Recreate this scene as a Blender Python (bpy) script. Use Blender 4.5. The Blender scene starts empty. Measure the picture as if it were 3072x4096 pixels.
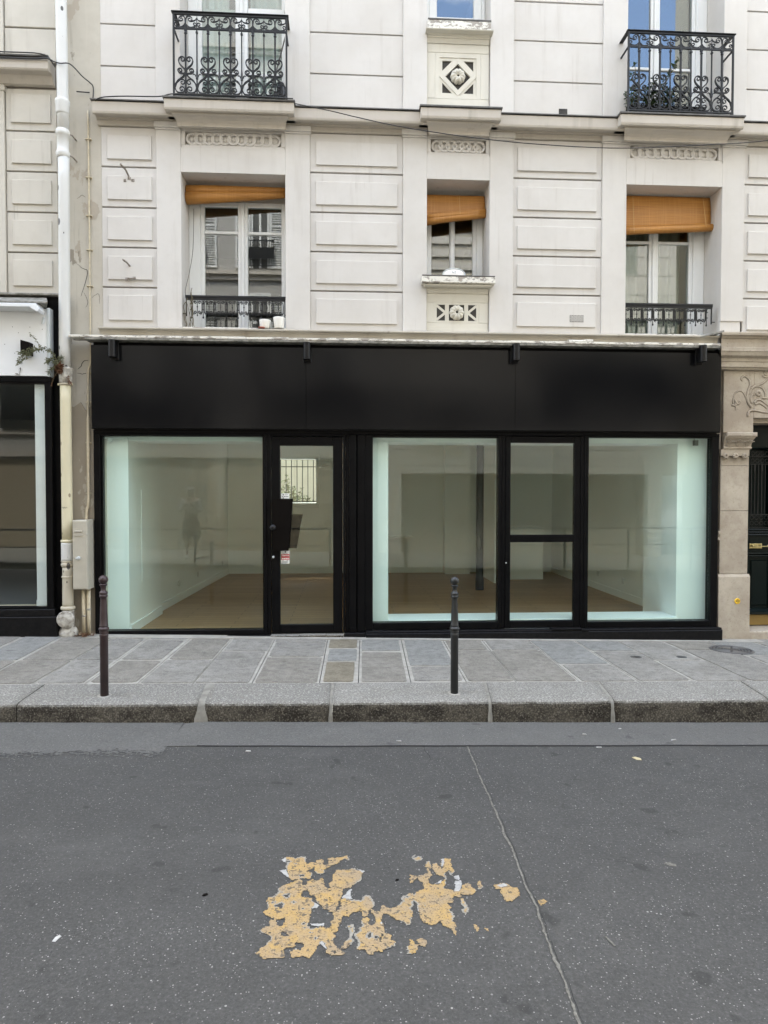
import bpy, bmesh, math, random
from math import sin, cos, pi, radians, sqrt, atan2
from mathutils import Vector, Matrix, noise

random.seed(7)
sc = bpy.context.scene
col = sc.collection

# ------------------------------------------------------------------ camera
cam_d = bpy.data.cameras.new('camera')
cam = bpy.data.objects.new('camera', cam_d)
col.objects.link(cam)
cam_d.sensor_fit = 'VERTICAL'
cam_d.sensor_height = 36.0
cam_d.lens = 24.087
cam_d.clip_start = 0.05
cam_d.clip_end = 500
R_ = Vector((0.998273, -0.058746, 0.0008)); U_ = Vector((0.000712, 0.0257, 0.999669)); W_ = Vector((0.058747, 0.997942, -0.025697))
cam.matrix_world = Matrix(((R_.x, U_.x, -W_.x, 0.0), (R_.y, U_.y, -W_.y, -7.5), (R_.z, U_.z, -W_.z, 1.57), (0, 0, 0, 1)))
sc.camera = cam

# ------------------------------------------------------------------ daylight: bright, thinly clouded sky and a soft high sun
SUN_EL, SUN_AZ = 63.0, 340.0          # degrees; azimuth clockwise from +Y: the sun stands behind the house, the street lies in open shade
world = bpy.data.worlds.new('World')
sc.world = world
world.use_nodes = True
wn = world.node_tree
wn.nodes.clear()
w_out = wn.nodes.new('ShaderNodeOutputWorld')
w_bg = wn.nodes.new('ShaderNodeBackground')
w_sky = wn.nodes.new('ShaderNodeTexSky')
w_sky.sky_type = 'NISHITA'
w_sky.sun_disc = False
w_sky.sun_elevation = radians(SUN_EL)
w_sky.sun_rotation = radians(SUN_AZ)
w_sky.air_density = 1.0
w_sky.dust_density = 2.5
w_tc = wn.nodes.new('ShaderNodeTexCoord')
w_map = wn.nodes.new('ShaderNodeMapping')
w_map.inputs['Location'].default_value = (4.68, 5.79, 5.36)
w_map.inputs['Scale'].default_value = (1.0, 1.0, 2.2)
w_noise = wn.nodes.new('ShaderNodeTexNoise')
w_noise.inputs['Scale'].default_value = 1.9
w_noise.inputs['Detail'].default_value = 7
w_noise.inputs['Roughness'].default_value = 0.58
w_ramp = wn.nodes.new('ShaderNodeValToRGB')
w_ramp.color_ramp.elements[0].position = 0.44
w_ramp.color_ramp.elements[1].position = 0.66
w_mix = wn.nodes.new('ShaderNodeMix')
w_mix.data_type = 'RGBA'
w_mix.inputs['B'].default_value = (7.55, 7.45, 6.75, 1)      # sunlit thin cloud
wn.links.new(w_tc.outputs['Generated'], w_map.inputs['Vector'])
wn.links.new(w_map.outputs['Vector'], w_noise.inputs['Vector'])
wn.links.new(w_noise.outputs['Fac'], w_ramp.inputs['Fac'])
wn.links.new(w_ramp.outputs['Color'], w_mix.inputs['Factor'])
wn.links.new(w_sky.outputs['Color'], w_mix.inputs['A'])
wn.links.new(w_mix.outputs['Result'], w_bg.inputs['Color'])
w_bg.inputs['Strength'].default_value = 0.15
wn.links.new(w_bg.outputs['Background'], w_out.inputs['Surface'])

sun_d = bpy.data.lights.new('sun', 'SUN')
sun_d.energy = 1.5
sun_d.angle = radians(10)
sun_d.color = (1.0, 0.95, 0.86)
sun = bpy.data.objects.new('sun', sun_d)
col.objects.link(sun)
sdir = Vector((sin(radians(SUN_AZ)) * cos(radians(SUN_EL)), cos(radians(SUN_AZ)) * cos(radians(SUN_EL)), sin(radians(SUN_EL))))
sun.rotation_euler = sdir.to_track_quat('Z', 'Y').to_euler()
sun.location = (0, -5, 20)

sc.view_settings.view_transform = 'Standard'
sc.view_settings.look = 'None'
sc.view_settings.exposure = 2.79
sc.view_settings.gamma = 1.0
sc.view_settings.use_curve_mapping = False
sc.render.engine = 'CYCLES'
sc.cycles.max_bounces = 14
sc.cycles.diffuse_bounces = 9
sc.cycles.glossy_bounces = 4
sc.cycles.transparent_max_bounces = 16
sc.cycles.transmission_bounces = 6
sc.cycles.use_denoising = True
sc.cycles.sample_clamp_indirect = 6.0
sc.cycles.caustics_reflective = False
sc.cycles.caustics_refractive = False

# ------------------------------------------------------------------ materials
class NT:
    def __init__(s, name):
        s.m = bpy.data.materials.new(name)
        s.m.use_nodes = True
        s.t = s.m.node_tree
        s.t.nodes.clear()
        s.out = s.t.nodes.new('ShaderNodeOutputMaterial')
        s.b = s.t.nodes.new('ShaderNodeBsdfPrincipled')
        s.t.links.new(s.b.outputs[0], s.out.inputs['Surface'])
        g = s.t.nodes.new('ShaderNodeNewGeometry')
        s.pos = g.outputs['Position']
        s.geo = g
    def set(s, sock, v):
        if hasattr(v, 'is_output'):
            s.t.links.new(v, sock)
        else:
            sock.default_value = v
    def scaled(s, st):
        if st is None:
            return s.pos
        m = s.t.nodes.new('ShaderNodeMapping')
        s.t.links.new(s.pos, m.inputs['Vector'])
        m.inputs['Scale'].default_value = st
        return m.outputs['Vector']
    def noise(s, scale, st=None, detail=4, rough=.55):
        nd = s.t.nodes.new('ShaderNodeTexNoise')
        s.t.links.new(s.scaled(st), nd.inputs['Vector'])
        nd.inputs['Scale'].default_value = scale
        nd.inputs['Detail'].default_value = detail
        nd.inputs['Roughness'].default_value = rough
        return nd.outputs['Fac']
    def voro(s, scale, st=None, feature='F1'):
        nd = s.t.nodes.new('ShaderNodeTexVoronoi')
        nd.feature = feature
        s.t.links.new(s.scaled(st), nd.inputs['Vector'])
        nd.inputs['Scale'].default_value = scale
        return nd
    def step(s, v, lo, hi):
        nd = s.t.nodes.new('ShaderNodeMapRange')
        s.set(nd.inputs['Value'], v)
        nd.inputs['From Min'].default_value = lo
        nd.inputs['From Max'].default_value = hi
        nd.clamp = True
        return nd.outputs['Result']
    def math(s, op, a, b=0.0):
        nd = s.t.nodes.new('ShaderNodeMath')
        nd.operation = op
        s.set(nd.inputs[0], a); s.set(nd.inputs[1], b)
        return nd.outputs[0]
    def mix(s, f, a, b):
        nd = s.t.nodes.new('ShaderNodeMix')
        nd.data_type = 'RGBA'
        s.set(nd.inputs['Factor'], f)
        for k, v in (('A', a), ('B', b)):
            if not hasattr(v, 'is_output') and len(v) == 3:
                v = (*v, 1)
            s.set(nd.inputs[k], v)
        return nd.outputs['Result']
    def color(s, c):
        if not hasattr(c, 'is_output') and len(c) == 3:
            c = (*c, 1)
        s.set(s.b.inputs['Base Color'], c)
    def bump(s, h, strength=.3, dist=.01, prev=None):
        nd = s.t.nodes.new('ShaderNodeBump')
        s.set(nd.inputs['Height'], h)
        nd.inputs['Strength'].default_value = strength
        nd.inputs['Distance'].default_value = dist
        if prev is not None:
            s.t.links.new(prev, nd.inputs['Normal'])
        s.t.links.new(nd.outputs['Normal'], s.b.inputs['Normal'])
        return nd.outputs['Normal']
    def rough(s, r):
        s.set(s.b.inputs['Roughness'], r)
    def spec(s, v):
        s.b.inputs['Specular IOR Level'].default_value = v

def simple(name, c, rough=.6, c2=None, scale=8, amt=.5, bump=0, bscale=60, st=None, spec=.5, metal=0, dist=.004):
    m = NT(name)
    if c2 is None:
        m.color(c)
    else:
        m.color(m.mix(m.math('MULTIPLY', m.step(m.noise(scale, st), .35, .7), amt), c, c2))
    m.rough(rough); m.spec(spec)
    m.b.inputs['Metallic'].default_value = metal
    if bump:
        m.bump(m.noise(bscale), bump, dist)
    return m.m

def plaster(name, c, dirt, streak, peel=None, sk=.5):
    m = NT(name)
    blot = m.step(m.noise(1.3, None, 5, .6), .42, .68)
    base = m.mix(m.math('MULTIPLY', blot, .6), c, dirt)
    fine = m.step(m.noise(14, None, 4), .5, .8)
    base = m.mix(m.math('MULTIPLY', fine, .25), base, dirt)
    st = m.step(m.noise(7, (1, 1, .07), 5, .65), .55, .78)
    st2 = m.step(m.noise(1.0, None, 3), .40, .62)
    base = m.mix(m.math('MULTIPLY', m.math('MULTIPLY', st, st2), sk), base, streak)
    ls = m.step(m.noise(9, (1, 1, .05), 4, .6), .62, .8)
    base = m.mix(m.math('MULTIPLY', ls, .3), base, tuple(min(.88, x * 1.16) for x in c))
    gr = m.step(m.noise(230, None, 2), .3, .7)
    base = m.mix(m.math('MULTIPLY', gr, .10), base, dirt)
    oi = m.t.nodes.new('ShaderNodeObjectInfo')
    base = m.mix(m.math('MULTIPLY', oi.outputs['Random'], .22), base, dirt)
    drip = m.step(m.noise(16, (1, 1, .035), 4, .6), .60, .74)
    base = m.mix(m.math('MULTIPLY', m.math('MULTIPLY', drip, m.step(m.noise(1.7, None, 3), .45, .65)), sk), base, streak)
    if peel:
        p = m.step(m.noise(3.1, (1, 1, .6), 6, .6), .60, .615)
        base = m.mix(p, base, peel)
        p2 = m.step(m.noise(5.3, (1, 1, .4), 6, .7), .64, .66)
        base = m.mix(m.math('MULTIPLY', p2, .8), base, (.22, .19, .15))
    m.color(base)
    m.rough(.85); m.spec(.25)
    n1 = m.bump(m.noise(9, None, 3), .12, .006)
    m.bump(m.noise(170, None, 3), .25, .0012, n1)
    return m.m

MAT = {}
MAT['plaster'] = plaster('warm_white_plaster', (.625, .607, .575), (.52, .495, .455), (.36, .325, .28), None, .55)
MAT['plaster_trim'] = plaster('cornice_plaster', (.525, .487, .43), (.42, .385, .33), (.26, .23, .19), None, .8)
MAT['cornice_dirty_and_recess_shade'] = plaster('weathered_cornice_and_recess_shade_plaster', (.41, .375, .31), (.32, .29, .235), (.18, .16, .13), None, .9)
MAT['groove'] = plaster('sooty_joint_plaster', (.30, .275, .24), (.22, .20, .175), (.15, .135, .115), None, .5)
MAT['plaster_cream'] = plaster('cream_plaster', (.585, .56, .50), (.46, .435, .375), (.28, .26, .215), None, .7)
MAT['plaster_old'] = plaster('old_cracked_plaster', (.53, .50, .43), (.40, .37, .31), (.22, .195, .155), (.40, .355, .29), .9)
MAT['apron'] = plaster('cream_painted_plaster', (.655, .635, .56), (.57, .545, .47), (.42, .375, .30), None, .4)

def stone_mat():
    m = NT('pitted_limestone')
    b = m.mix(m.step(m.noise(2.2, None, 5, .6), .35, .65), (.475, .425, .345), (.335, .285, .225))
    b = m.mix(m.math('MULTIPLY', m.step(m.noise(17, None, 5, .65), .5, .72), .5), b, (.29, .24, .195))
    pits = m.step(m.noise(48, None, 4, .65), .60, .68)
    b = m.mix(m.math('MULTIPLY', pits, .7), b, (.20, .165, .13))
    m.color(b); m.rough(.9); m.spec(.2)
    n1 = m.bump(pits, .5, -.004)
    m.bump(m.noise(120), .3, .002, n1)
    return m.m
MAT['stone'] = stone_mat()

MAT['stone_dark'] = simple('dark_carving_edge', (.20, .165, .125), .95, (.13, .105, .08), 20, .6)
MAT['brown_render'] = plaster('stained_brown_render', (.37, .325, .255), (.28, .245, .19), (.17, .14, .105), (.46, .42, .34), .9)
def peel_mat():
    m = NT('peeling_white_paint')
    f = m.step(m.noise(9, (1, 1, 2.2), 6, .65), .52, .56)
    f2 = m.step(m.noise(26, (1, 1, 2), 5, .6), .58, .62)
    b = m.mix(f, (.72, .70, .63), (.33, .30, .26))
    b = m.mix(m.math('MULTIPLY', f2, .7), b, (.22, .20, .17))
    m.color(b); m.rough(.7)
    m.bump(m.math('ADD', f, f2), .6, -.004)
    return m.m
MAT['peel'] = peel_mat()

MAT['zinc'] = simple('dark_zinc_flashing', (.085, .083, .078), .7, (.17, .165, .155), 12, .7, .3, 60)
MAT['flash'] = simple('grey_mossy_flashing', (.30, .29, .26), .8, (.07, .068, .05), 18, .9, .4, 70)

def fascia_mat():
    m = NT('satin_black_sheet')
    m.color(m.mix(m.math('MULTIPLY', m.step(m.noise(2.0, (1, 1, .35), 4), .4, .7), .6), (.0030, .0032, .0040), (.0050, .0050, .0056)))
    m.rough(m.math('ADD', m.math('MULTIPLY', m.noise(1.1, (1, 1, .6), 2), .12), .10)); m.spec(.24)
    m.bump(m.noise(.8, (1, 1, .8), 1), .45, .06)
    return m.m
MAT['fascia'] = fascia_mat()
MAT['black'] = simple('black_gloss_paint', (.0035, .0035, .004), .34, (.007, .007, .0075), 6, .6, .08, 40, spec=.08)
MAT['black_worn'] = simple('worn_black_paint', (.005, .005, .0055), .42, (.028, .027, .026), 30, .3, .2, 30, spec=.12)
MAT['letter_black'] = simple('brown_black_steel', (.004, .003, .0026), .5, None, spec=.08)
MAT['iron'] = simple('wrought_iron', (.0075, .0085, .010), .42, (.016, .017, .018), 40, .4, .15, 90, spec=.35)
MAT['frame_white'] = simple('white_window_paint', (.74, .75, .735), .4, (.62, .63, .61), 9, .5, .05, 40, (1, 1, .2))
MAT['pvc'] = simple('white_fascia_board', (.76, .78, .79), .38, (.62, .64, .65), 4, .4, .04, 40)
MAT['pvc_alu'] = simple('pale_aluminium', (.58, .62, .63), .35, (.45, .48, .49), 10, .4)
MAT['interior'] = simple('white_interior_paint', (.93, .935, .915), .7, (.90, .905, .885), 3, .4)
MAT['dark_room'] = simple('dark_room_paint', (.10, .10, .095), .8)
MAT['curtain'] = simple('grey_curtain', (.36, .36, .31), .9, (.28, .28, .24), 5, .6, .2, 200)
MAT['net'] = simple('pale_curtain', (.55, .60, .58), .9, (.42, .46, .45), 4, .5)
MAT['green_door'] = simple('dark_green_gloss', (.0022, .0062, .0060), .28, (.004, .010, .0095), 8, .5, .1, 30, spec=.14)
MAT['brass'] = simple('polished_brass', (.55, .47, .24), .3, (.20, .16, .07), 30, .8, metal=1)
MAT['kick'] = simple('dull_brass_plate', (.30, .20, .06), .5, (.20, .13, .04), 6, .6, metal=.35)
MAT['steel'] = simple('rusty_bracket', (.16, .13, .10), .6, (.42, .40, .37), 40, .6, .3, 60)
MAT['wire'] = simple('black_cable', (.03, .03, .03), .6)
MAT['conduit'] = simple('cream_conduit_paint', (.58, .52, .38), .5, (.40, .33, .22), 22, .6, .2, 80)
MAT['meter'] = simple('grey_beige_box', (.46, .435, .36), .5, (.36, .33, .27), 8, .5, .1, 60)
MAT['cast_grey'] = simple('chipped_cast_iron', (.58, .565, .51), .6, (.15, .125, .095), 20, .95, .5, 40)
MAT['pot'] = simple('white_glazed_pot', (.80, .79, .74), .3)
MAT['terracotta'] = simple('terracotta', (.26, .07, .045), .6)
MAT['bag'] = simple('black_plastic_bag', (.006, .006, .007), .35, bump=.5, bscale=14, dist=.02)
MAT['stem'] = simple('dry_stem', (.12, .10, .055), .8)
MAT['leaf_dry'] = simple('dusty_leaf', (.10, .115, .055), .8, (.17, .16, .09), 40, .8)
MAT['leaf_brown'] = simple('dead_leaf', (.16, .075, .035), .8, (.08, .045, .025), 40, .7)
MAT['leaf_green'] = simple('green_leaf', (.035, .075, .022), .55, (.07, .11, .035), 30, .8)
MAT['stick_white'] = simple('sticker_white', (.78, .80, .78), .4)
MAT['stick_red'] = simple('sticker_red', (.45, .03, .035), .4)
MAT['ink'] = simple('dark_ink', (.03, .04, .045), .6)
MAT['yellow'] = simple('yellow_enamel', (.80, .50, .02), .4)
MAT['col_black'] = simple('black_cast_column', (.012, .012, .013), .45)
MAT['light_in'] = simple('matt_black_lamp', (.005, .005, .0055), .35, spec=.25)
MAT['cable_grey'] = simple('grey_cable', (.10, .095, .085), .7)
MAT['pen'] = simple('marker_ink', (.02, .02, .02), .6)

def pipe_mat(name, c, d, chip, dens):
    m = NT(name)
    b = m.mix(m.math('MULTIPLY', m.step(m.noise(3, (1, 1, .3), 5), .4, .7), .5), c, d)
    v = m.voro(16, (1, 1, .55))
    sep = m.t.nodes.new('ShaderNodeSeparateColor')
    m.t.links.new(v.outputs['Color'], sep.inputs[0])
    rad = m.math('MULTIPLY', m.math('SUBTRACT', sep.outputs[0], dens - .12), .85)
    sp = m.math('LESS_THAN', v.outputs['Distance'], rad)
    b = m.mix(sp, b, chip)
    g = m.step(m.noise(40, (1, 1, .6), 4, .7), .70, .73)
    b = m.mix(g, b, chip)
    m.color(b); m.rough(.45)
    m.bump(sp, .5, -.002)
    return m.m
MAT['pipe_white'] = pipe_mat('white_pipe_paint', (.63, .635, .61), (.52, .515, .48), (.10, .095, .09), .72)
MAT['pipe_cream'] = pipe_mat('cream_pipe_paint', (.66, .61, .43), (.57, .51, .34), (.30, .24, .15), .76)
MAT['pipe_beige'] = pipe_mat('beige_pipe_paint', (.52, .48, .38), (.43, .39, .30), (.08, .07, .06), .70)

def blind_mat():
    m = NT('varnished_cane_blind')
    sepx = m.t.nodes.new('ShaderNodeSeparateXYZ')
    m.t.links.new(m.pos, sepx.inputs[0])
    fine = m.noise(1.0, (3, 3, 150), 2)
    b = m.mix(m.step(fine, .35, .65), (.46, .212, .042), (.34, .145, .026))
    vert = m.noise(1.0, (90, 3, 2), 2)
    b = m.mix(m.math('MULTIPLY', m.step(vert, .5, .75), .45), b, (.54, .28, .085))
    b = m.mix(m.math('MULTIPLY', m.step(m.noise(3), .4, .7), .35), b, (.33, .15, .032))
    m.color(b); m.rough(.5)
    m.bump(fine, .3, .003)
    return m.m
MAT['blind'] = blind_mat()
MAT['cord'] = simple('pale_cord', (.55, .38, .16), .8)

def glass(name, tint, ior, rough=0.0):
    m = bpy.data.materials.new(name)
    m.use_nodes = True
    t = m.node_tree
    t.nodes.clear()
    out = t.nodes.new('ShaderNodeOutputMaterial')
    tr = t.nodes.new('ShaderNodeBsdfTransparent')
    tr.inputs[0].default_value = (*tint, 1)
    gl = t.nodes.new('ShaderNodeBsdfGlossy')
    gl.inputs['Roughness'].default_value = rough
    gl.inputs['Color'].default_value = (1, 1, 1, 1)
    geo = t.nodes.new('ShaderNodeNewGeometry')
    mr = t.nodes.new('ShaderNodeMapRange')
    t.links.new(geo.outputs['Backfacing'], mr.inputs['Value'])
    mr.inputs['To Min'].default_value = ior
    mr.inputs['To Max'].default_value = 1.0 / ior
    fr = t.nodes.new('ShaderNodeFresnel')
    t.links.new(mr.outputs['Result'], fr.inputs['IOR'])
    nz = t.nodes.new('ShaderNodeTexNoise')
    nz.inputs['Scale'].default_value = 1.1
    nz.inputs['Detail'].default_value = 1
    t.links.new(geo.outputs['Position'], nz.inputs['Vector'])
    bp = t.nodes.new('ShaderNodeBump')
    bp.inputs['Strength'].default_value = .035
    bp.inputs['Distance'].default_value = .01
    t.links.new(nz.outputs['Fac'], bp.inputs['Height'])
    t.links.new(bp.outputs['Normal'], gl.inputs['Normal'])
    mx = t.nodes.new('ShaderNodeMixShader')
    t.links.new(fr.outputs[0], mx.inputs[0])
    t.links.new(tr.outputs[0], mx.inputs[1])
    t.links.new(gl.outputs[0], mx.inputs[2])
    t.links.new(mx.outputs[0], out.inputs['Surface'])
    return m
MAT['shop_glass'] = glass('green_tinted_shop_glass', (.930, 1.0, .985), 1.40)
MAT['clear_glass'] = glass('clear_shop_glass', (.96, .988, .978), 1.46)
MAT['win_glass'] = glass('double_glazing', (.86, .90, .88), 2.0)

def floor_mat():
    m = NT('oak_laminate_floor')
    br = m.t.nodes.new('ShaderNodeTexBrick')
    m.t.links.new(m.pos, br.inputs['Vector'])
    br.inputs['Scale'].default_value = 1.0
    br.inputs['Brick Width'].default_value = 1.3
    br.inputs['Row Height'].default_value = .14
    br.inputs['Mortar Size'].default_value = .004
    br.inputs['Color1'].default_value = (.47, .27, .125, 1)
    br.inputs['Color2'].default_value = (.37, .205, .09, 1)
    br.inputs['Mortar'].default_value = (.08, .05, .03, 1)
    g = m.step(m.noise(6, (1, 12, 1), 5), .4, .7)
    m.color(m.mix(m.math('MULTIPLY', g, .5), br.outputs['Color'], (.28, .155, .07)))
    m.rough(.38); m.spec(.4)
    return m.m
MAT['floor'] = floor_mat()

def asphalt(name, c, c2, speck, dens, wear=.4):
    m = NT(name)
    b = m.mix(m.step(m.noise(.9, None, 5, .6), .35, .68), c, c2)
    b = m.mix(m.math('MULTIPLY', m.step(m.noise(4.5, None, 4, .6), .45, .7), wear), b, tuple(x * .78 for x in c))
    gr = m.noise(190, None, 3, .7)
    b = m.mix(m.math('MULTIPLY', m.step(gr, .40, .66), .55), b, tuple(x * .55 for x in c))
    g3 = m.noise(62, None, 3, .7)
    b = m.mix(m.math('MULTIPLY', m.step(g3, .50, .70), .42), b, tuple(x * .5 for x in c))
    b = m.mix(m.math('MULTIPLY', m.step(g3, .48, .30), .30), b, tuple(x * 1.5 for x in c2))
    gr2 = m.noise(95, None, 2, .6)
    b = m.mix(m.math('MULTIPLY', m.step(gr2, .56, .70), .5), b, tuple(x * 1.55 for x in c2))
    # pale aggregate stones showing in the surface
    for scale, d, r in ((60, dens + .03, .22), (112, dens - .04, .28)):
        v = m.voro(scale)
        sep = m.t.nodes.new('ShaderNodeSeparateColor')
        m.t.links.new(v.outputs['Color'], sep.inputs[0])
        rad = m.math('MULTIPLY', m.math('SUBTRACT', sep.outputs[0], d), r / (1 - d) * 1.25)
        on = m.math('LESS_THAN', v.outputs['Distance'], rad)
        dull = m.mix(sep.outputs[1], speck, tuple(x * .5 for x in speck))
        b = m.mix(on, b, dull)
    trk = m.step(m.noise(1.0, (.16, 1.5, 1), 3, .5), .40, .66)
    b = m.mix(m.math('MULTIPLY', trk, .30), b, tuple(x * .72 for x in c))
    pale = m.step(m.noise(1.7, (.6, 1.2, 1), 5, .7), .56, .74)
    b = m.mix(m.math('MULTIPLY', pale, .28), b, tuple(x * 1.45 for x in c2))
    pit = m.step(m.noise(70, None, 2), .70, .74)
    b = m.mix(m.math('MULTIPLY', pit, .6), b, (.02, .02, .02))
    spots = m.step(m.noise(7.5, None, 2, .4), .69, .74)
    b = m.mix(m.math('MULTIPLY', spots, .55), b, tuple(x * .45 for x in c))
    m.color(b); m.rough(.85); m.spec(.3)
    n1 = m.bump(gr, .5, .003)
    m.bump(gr2, .4, .004, n1)
    return m.m
MAT['asphalt'] = asphalt('worn_asphalt', (.070, .0695, .0655), (.086, .085, .080), (.34, .335, .31), .78)
MAT['gutter'] = asphalt('pale_gutter_asphalt', (.118, .117, .110), (.142, .140, .131), (.34, .33, .30), .90)
MAT['seam'] = simple('gritty_seam_filler', (.205, .198, .17), .9, (.07, .066, .058), 85, .8, .6, 90)
MAT['crack'] = simple('dark_crack', (.02, .02, .02), .9)

def granite(name, c, c2, dirt, ob=True, dark=False, cell=150):
    m = NT(name)
    oi = m.t.nodes.new('ShaderNodeObjectInfo')
    b = m.mix(oi.outputs['Random'], c, c2)
    b = m.mix(m.math('MULTIPLY', m.step(m.noise(2.6, None, 5, .6), .40, .64), .6), b, dirt)
    b = m.mix(m.math('MULTIPLY', m.step(m.noise(13, None, 6, .7), .44, .62), .75), b, tuple(x * .88 for x in dirt))
    b = m.mix(m.math('MULTIPLY', m.step(m.noise(5.5, None, 7, .75), .54, .70), .45), b, tuple(min(.7, x * 1.35) for x in c))
    gr = m.noise(cell, None, 3, .7)
    b = m.mix(m.math('MULTIPLY', m.step(gr, .46, .62), .5), b, tuple(x * .55 for x in c))
    g2 = m.noise(cell * .7, None, 2, .5)
    b = m.mix(m.math('MULTIPLY', m.step(g2, .56, .66), .5), b, tuple(min(.8, x * 1.5) for x in c))
    pitch = m.step(m.noise(10, (1, 1.6, 1), 2, .4), .66, .70)
    b = m.mix(m.math('MULTIPLY', pitch, .5), b, tuple(x * .4 for x in c))
    if dark:
        patch = m.step(m.noise(5, (1, 1, 1.8), 6, .7), .42, .56)
        b = m.mix(patch, b, (.030, .025, .020))
        sp = m.step(m.noise(75, None, 3, .7), .52, .60)
        b = m.mix(m.math('MULTIPLY', sp, .55), b, (.17, .155, .13))
    m.color(b); m.rough(.85); m.spec(.3)
    n1 = m.bump(gr, .45, .003)
    m.bump(m.noise(14, None, 4), .35, .010, n1)
    return m.m
MAT['slab_grey'] = granite('grey_granite_slab', (.300, .290, .262), (.250, .240, .215), (.17, .162, .142))
MAT['slab_blue'] = granite('blue_grey_slab', (.275, .276, .258), (.245, .246, .229), (.172, .171, .157))
MAT['slab_brown'] = granite('brown_grey_slab', (.268, .254, .222), (.240, .227, .198), (.165, .154, .130))
MAT['slab_ochre'] = granite('ochre_slab', (.245, .22, .165), (.215, .195, .145), (.145, .128, .095))
def kerb_mat():
    m = NT('worn_kerb_granite')
    oi = m.t.nodes.new('ShaderNodeObjectInfo')
    top = m.mix(oi.outputs['Random'], (.245, .239, .215), (.205, .20, .18))
    top = m.mix(m.math('MULTIPLY', m.step(m.noise(3.5, None, 5, .65), .42, .66), .55), top, (.19, .182, .16))
    gr = m.noise(78, None, 3, .75)
    top = m.mix(m.math('MULTIPLY', m.step(gr, .50, .60), .6), top, (.13, .125, .112))
    top = m.mix(m.math('MULTIPLY', m.step(gr, .46, .36), .7), top, (.47, .46, .42))
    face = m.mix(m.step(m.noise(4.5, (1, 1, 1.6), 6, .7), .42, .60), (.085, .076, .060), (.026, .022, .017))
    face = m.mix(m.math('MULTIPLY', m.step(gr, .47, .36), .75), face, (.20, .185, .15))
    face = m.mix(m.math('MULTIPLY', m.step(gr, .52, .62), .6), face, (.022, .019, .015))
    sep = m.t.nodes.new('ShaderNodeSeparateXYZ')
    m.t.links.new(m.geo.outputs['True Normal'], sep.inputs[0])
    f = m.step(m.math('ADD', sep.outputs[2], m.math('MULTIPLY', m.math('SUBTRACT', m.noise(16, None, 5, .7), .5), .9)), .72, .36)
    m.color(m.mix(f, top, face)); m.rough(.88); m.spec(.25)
    n1 = m.bump(gr, .5, .004)
    m.bump(m.noise(14, None, 4), .45, .014, n1)
    return m.m
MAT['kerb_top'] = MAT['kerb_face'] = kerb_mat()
MAT['mortar'] = simple('pale_mortar', (.40, .385, .34), .9, (.25, .24, .21), 9, .8, .4, 70)
MAT['joint'] = simple('dark_joint', (.05, .047, .042), .95)
MAT['kerb_mortar'] = simple('dirty_kerb_mortar', (.27, .262, .23), .9, (.16, .152, .13), 14, .9, .5, 60)
MAT['cover_rib'] = simple('worn_cast_iron', (.13, .128, .122), .45, (.10, .10, .10), 30, .5)
MAT['litter_white'] = simple('grubby_paper', (.50, .50, .48), .8, (.34, .33, .31), 60, .8)
MAT['dry_yellow'] = simple('dry_yellow_leaf', (.50, .43, .26), .7)
MAT['iron_cover'] = simple('cast_iron_cover', (.040, .040, .040), .5, (.06, .059, .056), 30, .5, .4, 120)

def paint_mat():
    m = NT('worn_yellow_road_paint')
    b = m.mix(m.step(m.noise(7, None, 4), .38, .64), (.40, .275, .118), (.32, .245, .15))
    b = m.mix(m.math('MULTIPLY', m.step(m.noise(22, None, 3), .5, .68), .7), b, (.44, .285, .085))
    b = m.mix(m.math('MULTIPLY', m.step(m.noise(150, None, 3, .7), .50, .62), .55), b, (.17, .125, .07))
    holes = m.step(m.noise(52, None, 4, .7), .56, .60)
    b = m.mix(m.math('MULTIPLY', holes, .85), b, (.085, .075, .062))
    m.color(b); m.rough(.8)
    m.bump(m.math('SUBTRACT', m.noise(150), holes), .5, .003)
    return m.m
MAT['road_yellow'] = paint_mat()
MAT['road_white'] = simple('flaked_white_road_paint', (.42, .42, .40), .8, (.24, .24, .23), 60, .8, .4, 120)
MAT['road_rim'] = simple('worn_paint_edge', (.31, .295, .25), .85, (.20, .19, .165), 50, .9, .3, 120)
MAT['bollard_brown'] = simple('brown_bollard_paint', (.036, .020, .021), .42, (.060, .042, .042), 9, .7, .15, 40)
MAT['bollard_black'] = simple('black_bollard_paint', (.016, .018, .018), .40, (.03, .031, .031), 9, .7, .15, 40)

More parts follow.
